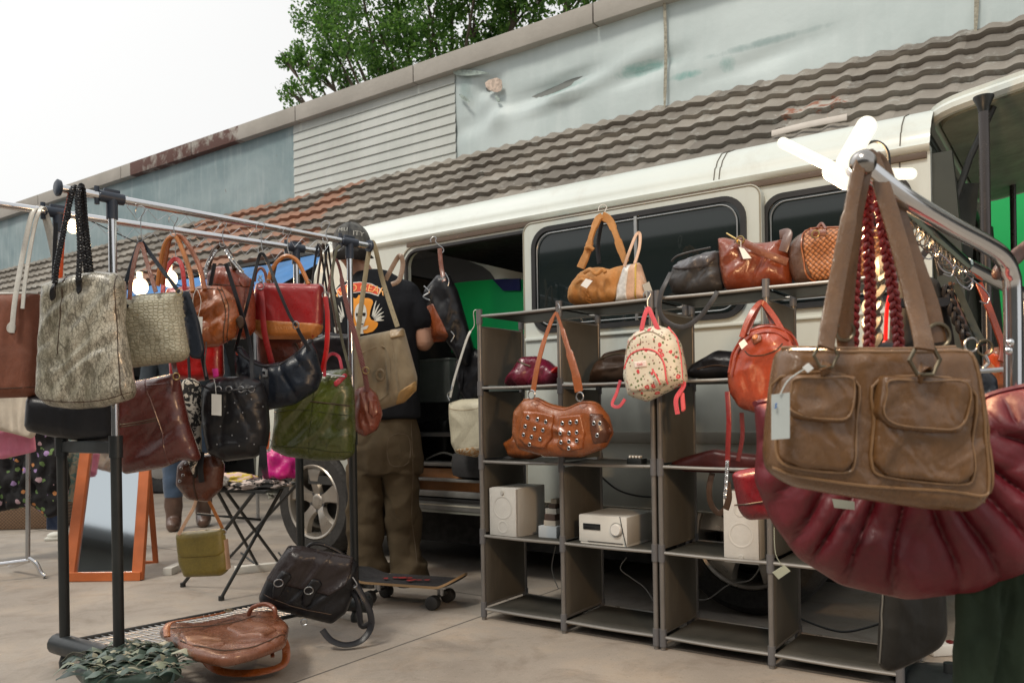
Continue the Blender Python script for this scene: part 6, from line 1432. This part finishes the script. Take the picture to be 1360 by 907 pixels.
pocket([(1166, 505), (1284, 510), (1291, 590), (1291, 630), (1272, 643), (1176, 633), (1157, 615), (1160, 560)], [(1166, 498), (1225, 500), (1284, 502), (1286, 552), (1268, 576), (1225, 576), (1176, 570), (1156, 552), (1161, 520)])
b.seams('edge_piping', [[(1052, 466), (1200, 467), (1284, 466), (1298, 480), (1308, 560), (1314, 640), (1306, 658), (1260, 652), (1150, 645), (1060, 632), (1034, 622)], [(1290, 463), (1306, 500), (1318, 600), (1322, 655)], [(1300, 660), (1316, 668)]], .0022, LT, .0005, 6)
b.seams('top_rim', [[(1050, 460), (1120, 461), (1200, 462), (1286, 459)]], .003, LT, -.004)
for x, y, s_ in ((1097, 472, .9), (1228, 478, 1.15)):
    m = MB(); R = .0185*s_; cc_ = b.L(x, y, .064); m.tube([cc_+Vector((R*math.cos(PI/3*k+PI/6*0), 0, R*1.05*math.sin(PI/3*k))) for k in range(6)], .0027*s_, 8, True); m.obj('hexagonal_ring', ANTIQ, b.root)
    b.strap('ring_loop', [(x, y+26, .046), (x, y+15, .066), (x, y+13, .058)], .02*s_, .004, TANL, 0)
b.strap('handle', [(1097, 462, .07), (1099, 445, .062), (1108, 395, .045), (1124, 310, .03), (1136, 245, .018), (1143, 216, .012), (1150, 207, .0), (1160, 215, -.015), (1176, 262, -.005), (1196, 330, .01), (1214, 400, .03), (1225, 446, .06), (1228, 464, .07)], [.023, .024, .023, .019, .017, .019, .024, .026, .027, .028, .028], .005, TANL, 8)
b.strap('handle', [(1125, 470, -.05), (1122, 430, -.045), (1130, 330, -.02), (1146, 240, .0), (1156, 212, -.012), (1170, 222, -.035), (1188, 275, -.045), (1212, 345, -.05), (1235, 410, -.05), (1244, 455, -.05)], [.026, .025, .02, .02, .028, .03, .031, .031], .005, leather((.15, .08, .04), .42), 8)
b.ring('back_ring', (1246, 446, -.045), .018, .0028, ANTIQ); b.ring('back_ring', (1122, 440, -.045), .014, .0028, ANTIQ)
b.tagcard([(1025, 524), (1049, 521), (1049, 582), (1025, 584)], .07, plain((.5, .54, .52), .7), [(1036, 524, .072), (1046, 506, .072), (1062, 494, .07), (1075, 487, .068)]); b.tagcard([(1066, 488), (1074, 482), (1081, 489), (1073, 495)], .074, WHT)
MB().tube([b.L(1029, 542, .0735), b.L(1031, 540, .0735), b.L(1030, 537, .0735), b.L(1032, 536, .0735)], .001, 5, sm=3).obj('ink_mark', plain((.05, .15, .4), .6), b.root)

# the ruched red bag
out = [(1000, 534), (1032, 530), (1040, 552), (1150, 560), (1280, 545), (1330, 520), (1400, 505), (1440, 560), (1440, 700), (1372, 768), (1300, 797), (1210, 806), (1120, 786), (1060, 748), (1022, 695), (1000, 640), (1004, 590)]
b = gbag('hobo_bag', 'huge ruched dark red leather hobo bag behind the tan handbag', 1.38, out, .15, RUCH, GR, (1190, 520, .024, 15), yaw=-.32, n=120, fold=('n', .007, 11))
for pts in ([(1144, 222, .2), (1138, 300, .12), (1134, 400, .08), (1133, 470, .06)], [(1152, 226, .16), (1153, 300, .1), (1156, 400, .06), (1154, 470, .05)], [(1162, 222, .14), (1172, 300, .08), (1188, 400, .04), (1196, 480, .03)]): b.braid('braided_handle', pts, .0075, leather((.2, .03, .035), .35), None, .02)
b.tagcard([(1105, 662), (1135, 666), (1135, 677), (1108, 674)], .1, plain((.35, .38, .32), .8)); b.seam('rim', [(1284, 548), (1330, 523), (1400, 508)], .006, RUCH, -.004); b.seam('rim', [(1002, 536), (1020, 533), (1032, 532)], .006, RUCH, -.004)

def hung(name, label, D, out, T, mat, straps=(), **k):
    b = simple(name, label, D, out, T, mat, GR, **k)
    for pts, w, mt in straps: b.strap('strap', pts, w, .005, mt)
    return b
b = hung('backpack', 'soft black bag hanging behind the tan handles on the right rail', 1.75, [(1196, 372), (1230, 362), (1252, 368), (1262, 400), (1275, 450), (1275, 470), (1190, 470)], .08, leather((.018, .017, .016), .6), [([(1215, 366, 0), (1225, 340, 0), (1240, 330, 0), (1250, 366, 0)], .014, BLACK)], n=34)
b.strap('top_band', [(1196, 402, .045), (1225, 405, .05), (1262, 400, .04)], .02, .008, BLACK); b.tube('side_piping', [(1262, 375, .03), (1268, 410, .035), (1280, 460, .03)], .004, DKBR)
b = hung('handbag', 'grey bag with thick twisted grey handles behind the red braids', 1.7, [(1155, 455), (1200, 452), (1205, 520), (1150, 520)], .06, GREY, n=20)
b.braid('handle', [(1160, 460, .03), (1158, 420, .03), (1163, 380, .03), (1176, 348, .02), (1186, 342, 0)], .016, leather((.13, .12, .1), .5), None, .05)
b = hung('handbag', 'small orange red bag between the grey twisted handles and the black bag', 1.8, [(1172, 450), (1196, 448), (1196, 510), (1170, 510)], .05, ORRED, [([(1176, 452, .02), (1178, 410, .01), (1184, 388, 0), (1190, 400, .0), (1192, 450, .02)], .008, REDS)], n=18)
b = hung('handbag', 'black bag with twisted leather handle at the end of the spiral hanger', 1.72, [(1255, 482), (1300, 478), (1330, 500), (1334, 560), (1250, 560)], .07, NAVYL, n=30, fold=('d', .008, 14))
b.braid('handle', [(1256, 380, 0), (1262, 402, .01), (1272, 426, .02), (1284, 448, .03)], .009, BLACK, None, .03); b.strap('strap', [(1268, 378, 0), (1280, 405, .01), (1296, 440, .02), (1306, 458, .03)], .017, .005, leather((.03, .035, .03), .45)); b.ring('ring', (1308, 462, .035), .016, .0028, ANTIQ); b.ring('ring', (1290, 458, .035), .014, .0025, STEEL); b.tube('clasp', [(1308, 472, .04), (1312, 482, .04), (1306, 490, .04), (1314, 494, .04)], .004, STEEL)
b = hung('handbag', 'dark chestnut bag with a flat brown strap beside the twisted handle bag', 1.78, [(1318, 462), (1342, 458), (1352, 520), (1312, 520)], .06, COGNAC, [([(1300, 376, 0), (1310, 400, .01), (1322, 432, .02), (1332, 462, .03), (1330, 480, .04)], .015, ORRED), ([(1262, 378, -.02), (1272, 400, -.02), (1280, 440, 0)], .02, leather((.12, .05, .03), .5))], n=26)
b.seams('seam', [[(1322, 475), (1340, 472)]], .002, DKBR); b.patch('orange_flap', [(1316, 468), (1328, 470), (1330, 500), (1322, 486)], .004, leather((.6, .1, .02), .4))
b = hung('belt', 'short brown leather belt end curling behind the bend of the chrome rack', 1.62, [(1321, 370), (1319, 358), (1330, 345), (1348, 330), (1372, 312), (1382, 320), (1366, 342), (1345, 360), (1330, 372)], .02, leather((.09, .05, .04), .45), n=26, cat='belt')
b = simple('handbag', 'tall plain black bag hanging near the ground under the ruched red bag', 1.75, [(1180, 770), (1262, 770), (1264, 845), (1256, 862), (1240, 872), (1196, 894), (1180, 896), (1173, 885), (1176, 830)], .07, leather((.014, .014, .013), .5), GR, n=40); b.strap('strap', [(1195, 775, 0), (1200, 720, 0), (1215, 600, 0)], .02, .005, BLACK); b.seams('edge', [[(1180, 776), (1178, 830), (1175, 885)]], .002, plain((.12, .12, .11), .5))
b = simple('hanging_cloth', 'dark olive green cloth hanging in the bottom right corner', 1.335, [(1276, 770), (1340, 745), (1440, 735), (1440, 975), (1272, 975), (1274, 860)], .035, cloth((.028, .042, .026), .9, 300, .3, .3), None, cat='cloth', n=60, fold=('v', .012, 11))
q = GROUND(1262, 868); t = thing('power_strip', 'white power strip with dark red switch on the ground at lower right', 'power strip', q, .15); MB().box((0, 0, .019), (.16, .05, .036), bev=.006).obj('casing', plain((.65, .65, .62), .5), t); MB().box((-.0, 0, .04), (.018, .02, .012), bev=.003).obj('switch', plain((.12, .01, .01), .3), t)
q = GROUND(1262, 906); t = thing('pole_base', 'round black weighted pole base on the ground at lower right', 'base', q); MB().lathe([(0, .03), (.06, .03), (.13, .022), (.16, .008), (.16, 0), (0, 0)], seg=32).obj('disc', BLKP, t); MB().lathe([(.018, .03), (.018, .06), (.0, .06)], seg=16).obj('socket', BLKP, t)
# support poles by the tailgate
def pole(px, c, z1, label, r=.016):
    q = V2W((LV(px, 300, c).x, c, 0)); t = thing('support_pole', label, 'pole', q, YAW_V, 'poles standing at the back of the van')
    MB().tube([(0, 0, 0), (0, 0, z1)], r, 12).obj('tube', plain((.07, .065, .065), .25, .6), t); MB().lathe([(r, z1-.05), (r*1.2, z1-.03), (r*1.9, z1-.005), (r*1.9, z1), (0, z1)], seg=20).obj('head', BLKP, t); MB().lathe([(0, 0), (r*3, 0), (r*3, .006), (r, .02)], seg=20).obj('foot', BLKP, t)
pole(1309, 3.02, LV(1309, 128, 3.02).z, 'black steel pole propping the near side of the raised tailgate'); pole(1346, 4.6, LV(1346, 232, 4.6).z, 'thinner black pole propping the far side of the tailgate', .014)

# ---- skateboard -------------------------------------------------------------------
q = GROUND(548, 812); t = thing('skateboard', 'worn black skateboard with red printed deck standing on its wheels', 'skateboard', GROUND(545, 806), 0.)
e0, e1 = Wp(474, 777, 3.72)-t.location, Wp(618, 779, 3.52)-t.location; e0.z = e1.z = .1
ax = (e1-e0); L = ax.length; ax.normalize(); sd_ = Vector((-ax.y, ax.x, 0)); vs = []; fs = []; n = 26; k = 8
for i in range(n+1):
    u = -1+2*i/n; w = .1*math.sqrt(max(.0, 1-max(0, (abs(u)-.72)/.28)**2)); lift = .045*max(0, (abs(u)-.66)/.34)**1.4
    for j in range(k+1): v = -1+2*j/k; vs.append(e0+ax*(L*(u+1)/2)+sd_*(w*v)+Vector((0, 0, lift+.006*v*v)))
for i in range(n):
    for j in range(k): a = i*(k+1)+j; fs.append((a, a+1, a+k+2, a+k+1)[::-1])
nv = len(vs); V = [v.copy() for v in vs]+[v-Vector((0, 0, .011)) for v in vs]; F = list(fs)+[tuple(x+nv for x in f[::-1]) for f in fs]
dkm = MB(); dkm.add(V, F); rim = [i for i in range(nv)]
m = MB()
edge = [i*(k+1) for i in range(n+1)]+[n*(k+1)+j for j in range(1, k+1)]+[i*(k+1)+k for i in range(n-1, -1, -1)]+[j for j in range(k-1, 0, -1)]
ev = [vs[i] for i in edge]; ne = len(ev); m.add(ev+[v-Vector((0, 0, .011)) for v in ev], [(i, (i+1) % ne, ne+(i+1) % ne, ne+i) for i in range(ne)])
GRIP = plain((.02, .02, .022), .85, 0, .4, .4, 20); dkm.obj('deck', GRIP, t); m.obj('deck_edge', plain((.38, .25, .13), .6), t)
gr = MB(); rr = random.Random(4)
for kk in range(7): u = .3+.06*kk; c_ = e0+ax*(L*u)+sd_*rr.uniform(-.03, .02); r_ = rr.uniform(.012, .03); gr.add([c_+ax*(r_*math.cos(a*PI/4)*rr.uniform(.6, 1.4))+sd_*(r_*math.sin(a*PI/4)*rr.uniform(.6, 1.3))+Vector((0, 0, .009)) for a in range(8)], [list(range(8))])
gr.obj('deck_print', plain((.3, .02, .02), .6), t, smooth=False); 
for u in (.2, .78):
    c_ = e0+ax*(L*u)-Vector((0, 0, .012)); tk = MB().box(c_-Vector((0, 0, .006)), (.05, .05, .012), bev=.002).tube([c_-sd_*.06-Vector((0, 0, .042)), c_+sd_*.06-Vector((0, 0, .042))], .008, 8).tube([c_, c_-Vector((0, 0, .042))], .014, 8).obj('truck', STEEL, t)
    for s in (-1, 1):
        wc = c_+sd_*s*.075-Vector((0, 0, .058)); wc.z = .03; MB().tube([wc-sd_*.02, wc-sd_*.017, wc+sd_*.017, wc+sd_*.02], [.024, .03, .03, .024], 20).obj('wheel', plain((.02, .02, .02), .5), t)
t.location.z = 0
# ------------------------------------------------------------------ left background
def bulb(px, py, D, r, label, st=2.2, e=5.):
    c = Wp(px, py, D); t = thing('light_bulb', label, 'light bulb', c, 0, 'bare bulbs glowing behind the left rack'); MB().sph((0, 0, 0), r, (1, 1, 1.15), 10).obj('glass', glow((1, .72, .42), st), t); MB().lathe([(r*.35, r*.95), (r*.4, r*1.2), (r*.4, r*1.9), (0, r*1.9)], seg=14).obj('socket', WHT, t); MB().tube([(0, 0, r*1.9), (.0, .1, r*2.2), (0, .8, r*2.)], .004, 6, sm=4).obj('cord', BLKP, t)
    l = bpy.data.lights.new('bulb_light', 'POINT'); l.energy = e; l.color = (1, .6, .3); l.shadow_soft_size = r; o = bpy.data.objects.new('bulb_light', l); COL.objects.link(o); o.location = c+Vector((0, -.0, 0)); o.location.y -= r*1.5
bulb(225, 370, 4.4, .042, 'glowing bare bulb seen between the python tote and the slouchy cognac bag'); bulb(186, 381, 4.7, .045, 'glowing bare bulb just behind the straps of the python print tote'); bulb(97, 301, 4.6, .035, 'small glowing bulb behind the black braided handles', 2.2, 1.)
# blue canopy behind
t = thing('blue_canopy', 'blue tarpaulin stall canopy in front of the tiled shop roof behind the left rack', 'canopy', (0, 0, 0))
BLU = plain((.02, .14, .36), .6, 0, .3, .2, 2); 
def cloth_grid(A, B, C, D_, nx, ny, f, name, mat, par):
    vs = []; fs = []
    for i in range(nx+1):
        for j in range(ny+1): u, v = i/nx, j/ny; p = (A*(1-u)+B*u)*(1-v)+(D_*(1-u)+C*u)*v; vs.append(p+f(u, v))
    for i in range(nx):
        for j in range(ny): a = i*(ny+1)+j; fs.append((a, a+ny+1, a+ny+2, a+1))
    nv = len(vs); vs += [v+Vector((0, .004, -.002)) for v in vs]; fs += [tuple(x+nv for x in q[::-1]) for q in fs]; return mk(name, vs, fs, mat, par)
A, B = V2W(LV(-160, 362, 5.0)), V2W(LV(452, 322, 5.0)); A.z = B.z = 2.28; off = V2W((0, -.75, -.42)); C, D_ = B+off, A+off
fz = lambda u, v: Vector((0, 0, -.03*math.sin(PI*((u*5) % 1))*math.sin(PI*v)+.008*math.sin(u*60)))
cloth_grid(A, B, C, D_, 60, 10, fz, 'roof_sheet', BLU, t); dn_ = Vector((0, 0, -.2)); cloth_grid(D_, C, C+dn_, D_+dn_, 80, 5, lambda u, v: Vector((0, .03*v*math.sin(u*70), .0)), 'valance', BLU, t)
for u in (.02, .35, .68, .98): p = D_*(1-u)+C*u; MB().tube([(p.x, p.y, 0), (p.x, p.y, p.z)], .014, 8).obj('post', STEEL, t)
# clothes rail at the far left with garments
q = GROUND(58, 768); t = thing('clothes_rail', 'low chrome clothes rail with splayed castor foot at the left edge', 'clothes rail', q, 0.)
p = lambda x, y, D: Wp(x, y, D)-q
D0 = q.y; m = MB().tube([p(37, 742, D0), p(38, 500, D0), p(38, 408, D0)], .012, 10); m.obj('upright', STEEL, t); MB().tube([p(38, 741, D0), p(48, 748, D0), p(54, 760, D0), p(60, 765, D0)], .012, 10, sm=4).obj('foot', CHROME, t); MB().tube([p(38, 744, D0), p(-60, 757, D0-.15)], .012, 10).obj('base_bar', CHROME, t); MB().tube([p(38, 408, D0), p(-160, 404, D0-.2)], .012, 10).obj('top_rail', CHROME, t)
MB().lathe([(0, 0), (.014, .0), (.016, .01), (.006, .02)], p(60, 772, D0), seg=12).obj('glide', BLKP, t); MB().tube([p(38, 744, D0), p(14, 752, D0+.2)], .012, 10).obj('foot', CHROME, t)
GC = 'garments hanging at the far left'
def garment(name, label, D, out, mat, T=.06, amp=.012):
    b = simple(name, label, D, out, T, mat, GC, cat='garment', n=34, fold=('v', amp, 9)); return b
garment('skirt', 'pink garment hem hanging below the brown suede tote', 4.1, [(-60, 560), (0, 572), (40, 560), (44, 600), (0, 610), (-60, 604)], cloth((.62, .2, .3), .9)); garment('shirt', 'cream cloth hanging between the suede tote and the pink garment', 4.0, [(-60, 500), (50, 500), (50, 560), (40, 583), (10, 575), (-60, 560)], cloth((.6, .52, .42), .9))
garment('dress', 'black dress with small coloured flowers at the left edge', 4.75, [(-60, 560), (82, 560), (86, 640), (84, 680), (60, 690), (40, 672), (-60, 690)], darkfloral(), .12, .03)
garment('skirt', 'pale blue patterned cloth beside the black floral dress', 4.9, [(66, 560), (135, 560), (138, 660), (100, 668), (66, 662)], zebra((.5, .5, .42), (.2, .36, .36), 12)); garment('skirt', 'slate blue cloth hanging lower beside the mirror', 5.0, [(62, 655), (82, 650), (84, 705), (60, 704)], cloth((.06, .09, .17), .9))
q = GROUND(40, 703); t = thing('wicker_hamper', 'brown wicker hamper with closed lid on the ground at the left', 'basket', q, .1); WK = weave((.2, .12, .07), 40.); s = q.y/FPX
MB().box((-.1, .15, .12), (84*s*1.3, .3, .24), bev=.02).obj('basket', WK, t); MB().box((-.1, .15, .26), (86*s*1.3, .32, .06), bev=.02).obj('lid', WK, t); MB().box((-.12, -.012, .22), (.03, .01, .08), bev=.003).obj('clasp', DKBR, t)
q = GROUND(96, 716); t = thing('shoes', 'pair of white shoes on the ground beside the mirror', 'shoes', q, .2)
for dx in (-.06, .08): m = MB().box((dx, 0, .012), (.22, .08, .022), bev=.01); m.sph((dx-.05, 0, .03), .04, (1.3, .9, .7), 8); m.obj('shoe', plain((.55, .55, .5), .6), t)
# mirror
q = GROUND(138, 771); t = thing('standing_mirror', 'leaning mirror in a bright orange brown wooden frame behind the left rack', 'mirror', q, 0.)
Mz = lambda x, y, lean=0.: Wp(x, y, q.y+lean)-q
WD = plain((.42, .11, .03), .4, 0, .25, .2, 6); bl, br_, tr_, tl = Mz(92, 771), Mz(183, 770), Mz(200, 520, .28), Mz(125, 520, .28)
def bar(a, b, w, d, nm, par=None): return MB().ribbon([a, b], w, d, (0, -1, .12), 0).obj(nm, WD, par or t)
bar(bl, tl, .062, .03, 'frame_side'); bar(br_, tr_, .062, .03, 'frame_side'); bar(bl+Vector((-.02, -.003, .02)), br_+Vector((.02, -.003, .02)), .05, .03, 'frame_bottom'); bar(tl, tr_, .06, .03, 'frame_top')
g = NT('mirror_glass'); mir = g.set((.62, .68, .72), .05, 1.); m = MB().add([bl+Vector((0, .004, 0)), br_+Vector((0, .004, 0)), tr_+Vector((0, .004, 0)), tl+Vector((0, .004, 0))], [(0, 1, 2, 3)]).obj('mirror_glass', mir, t, smooth=False)
bar(Mz(207, 748, .5), Mz(190, 540, .3), .03, .02, 'rear_leg'); bar(Mz(207, 748, .5), Mz(185, 748, .45), .03, .02, 'rear_brace')
# folding table with a heap of clothes
FT = thing('folding_table', 'small folding table with crossed black steel legs in the left middle', 'table', GROUND(310, 780), 0.); o = FT.location
T = lambda x, y, D: Wp(x, y, D)-o
def on(px, py): g_ = GROUND(px, py); return g_-o
top = [T(278, 655, 3.75), T(352, 662, 3.62), T(395, 640, 4.1), T(322, 636, 4.2)]; zt_ = sum(v.z for v in top)/4
for v in top: v.z = zt_
m = MB(); m.add([v+Vector((0, 0, .012)) for v in top]+top, [(0, 1, 2, 3), (7, 6, 5, 4), (0, 4, 5, 1), (1, 5, 6, 2), (2, 6, 7, 3), (3, 7, 4, 0)]); m.obj('table_top', BLKM, FT, smooth=False)
for (fx, fy), tv in (((243, 779), top[1]*.8+top[0]*.2), ((294, 797), top[2]*.5+top[1]*.5), ((344, 757), top[0]*.8+top[3]*.2), ((372, 752), top[3]*.4+top[0]*.6), ((300, 748), top[2])):
    f_ = on(fx, fy) if (fx, fy) != (300, 748) else on(300, 748); m = MB().tube([f_+Vector((0, 0, .012)), tv], .0085, 8); m.tube([f_, f_+Vector((0, 0, .02))], .014, 8); m.obj('leg', BLKM, FT)
MB().tube([T(262, 682, 3.85), T(346, 690, 3.8)], .006, 7).obj('brace', BLKM, FT)
def heap(name, label, c, sc, mat, cat='garment', seed=0):
    m = MB(); m.sph((0, 0, 0), 1, n=22); vs = []
    for v in m.v:
        p = Vector(v); d = 1+.25*noise.noise(p*2.2+Vector((seed, 0, 0)))+.12*noise.noise(p*5+Vector((seed, 3, 0))); p = Vector((p.x*sc[0]*d, p.y*sc[1]*d, max(-.3, p.z)*sc[2]*d)); vs.append(p+Vector((0, 0, .3*sc[2])))
    tag(mk(name, vs, m.f, mat, loc=c), label, cat, 'things heaped on the folding table')
zb = o.z+zt_+.014
def hp(px, py, D): v = Wp(px, py, D); v.z = zb; return v
heap('folded_scarf', 'pale zebra striped scarf spread over the folding table', hp(330, 640, 3.8), (.19, .14, .035), zebra((.015, .015, .015), (.45, .38, .34), 11), 'scarf', 1)
heap('folded_scarf', 'pinkish cream scarf with yellow print lying on the zebra scarf', hp(306, 630, 3.78)+Vector((0, 0, .03)), (.12, .09, .03), zebra((.55, .4, .34), (.5, .38, .05), 9), 'scarf', 4)
heap('pink_pouch', 'bright magenta pouch on the folding table under the olive tote', hp(373, 620, 3.85)+Vector((0, 0, .04)), (.085, .07, .11), leather((.55, .01, .22), .4), 'pouch', 7)
heap('grey_pouch', 'small grey pouch at the left end of the folding table', hp(292, 640, 3.7)+Vector((0, 0, .02)), (.05, .05, .035), leather((.4, .38, .35), .5), 'pouch', 9)
P = [GROUND(x, y)+Vector((0, 0, z)) for x, y, z in ((306, 660, .02), (312, 700, .01), (320, 735, .006), (345, 752, .006), (380, 752, .006), (370, 735, .006))]
tag(MB().tube([v-P[2] for v in P[2:]], .005, 6, sm=5).obj('cable', BLKP, loc=P[2]), 'black cable snaking on the ground under the folding table', 'cable', 'loose cables behind the shelves')
for a, b_, lab in (((222, 764), (240, 756), 'short white painted bar on the ground left of the mustard bag'), ((312, 762), (388, 754), 'white painted bar on the ground under the folding table')):
    p0, p1 = GROUND(*a), GROUND(*b_); d = p1-p0; tag(MB().box((0, 0, .02), (d.length, .05, .04), bev=.004).obj('white_bar', plain((.5, .49, .45), .7), loc=(p0+p1)/2, yaw=math.atan2(d.y, d.x)), lab, 'wooden bar')
# passer-by whose lower legs show, and a dark car further back
q = GROUND(250, 702); wk = thing('person', 'person standing far behind the bags in blue jeans and brown boots', 'person', q, .3); b = MB()
for s, fy in ((-1, .0), (1, .15)):
    limb(b, [(s*.09, .0, .86), (s*.1, fy*.6, .48), (s*.1, fy, .09)], [.09, .06, .045])
    limb(b, [(s*.1, fy, .06), (s*.1-.0, fy-.12, .035)], [.045, .032])
loft(b, [(0, 0, .82, .17, .11), (0, 0, 1.05, .15, .1), (0, 0, 1.3, .19, .11), (0, 0, 1.42, .16, .08), (0, 0, 1.5, .06, .06)]); b.sph((0, 0, 1.63), .095, (.85, 1, 1.15), 10); b.sph((0, -.095, 1.62), .016, n=5)
for s in (-1, 1): limb(b, [(s*.2, 0, 1.4), (s*.26, 0, 1.12), (s*.25, -.1, .88)], [.055, .045, .03]); b.sph((s*.25, -.12, .82), .038, (.6, .9, 1.3), 7)
V, N, F = remeshed(b, .014, 4); mk('body', V, F, SKIN, wk)
def clothes(nm, test, mat, g_):
    keep = [i for i, v in enumerate(V) if test(v)]; ks = set(keep); ix = {i: k for k, i in enumerate(keep)}; mk(nm, [V[i]+N[i]*(g_+.008*noise.noise(V[i]*14)) for i in keep], [[ix[i] for i in f] for f in F if all(i in ks for i in f)], mat, wk)
clothes('jeans', lambda v: .24 < v.z < .98 and abs(v.x) < .21, cloth((.05, .08, .13), .9), .016); clothes('boots', lambda v: v.z < .30, leather((.1, .06, .045), .5), .014); clothes('jacket', lambda v: v.z > .9 and v.z < 1.5, cloth((.04, .05, .06), .9), .018); clothes('hair', lambda v: v.z > 1.66 or (v.z > 1.56 and v.y > .03), plain((.02, .015, .012), .7), .012)
q = GROUND(214, 655); car = thing('parked_car', 'dark parked car with orange reflector far behind the oxblood tote', 'car', q, .1); m = MB()
prof = [(-.3, .28), (-.42, .5), (-.4, .8), (.3, .88), (.8, 1.32), (2.2, 1.36), (2.9, .95), (3.6, .9), (3.7, .5), (3.6, .28)]
V_, F_ = sheet([(-x, z) for x, z in prof], [], 1.6); m.add([(x+.35, y+.0, z) for x, y, z in V_], F_); m.obj('body', plain((.012, .014, .018), .25, .2), car, smooth=False)
for x in (.0, -2.6): w_ = MB().lathe([(.0, -.02), (.17, -.02), (.2, -.04), (.31, -.04), (.33, .0), (.33, .14), (.0, .14)], (x, 0, .33), 'y', 32).obj('wheel', plain((.012, .012, .013), .7), car); MB().lathe([(0, -.03), (.12, -.035), (.17, -.025)], (x, 0, .33), 'y', 24).obj('hubcap', STEEL, w_)
MB().box((.3, -.008, .52), (.14, .02, .09), bev=.01).obj('reflector', plain((.7, .12, .02), .3), car); V_, F_ = sheet([(-.62, .92), (-.98, 1.26), (-2.1, 1.28), (-2.5, .95)], [], .01); mk('side_window', [(x+.35, y-.006, z) for x, y, z in V_], F_, GLASS, car, smooth=False)
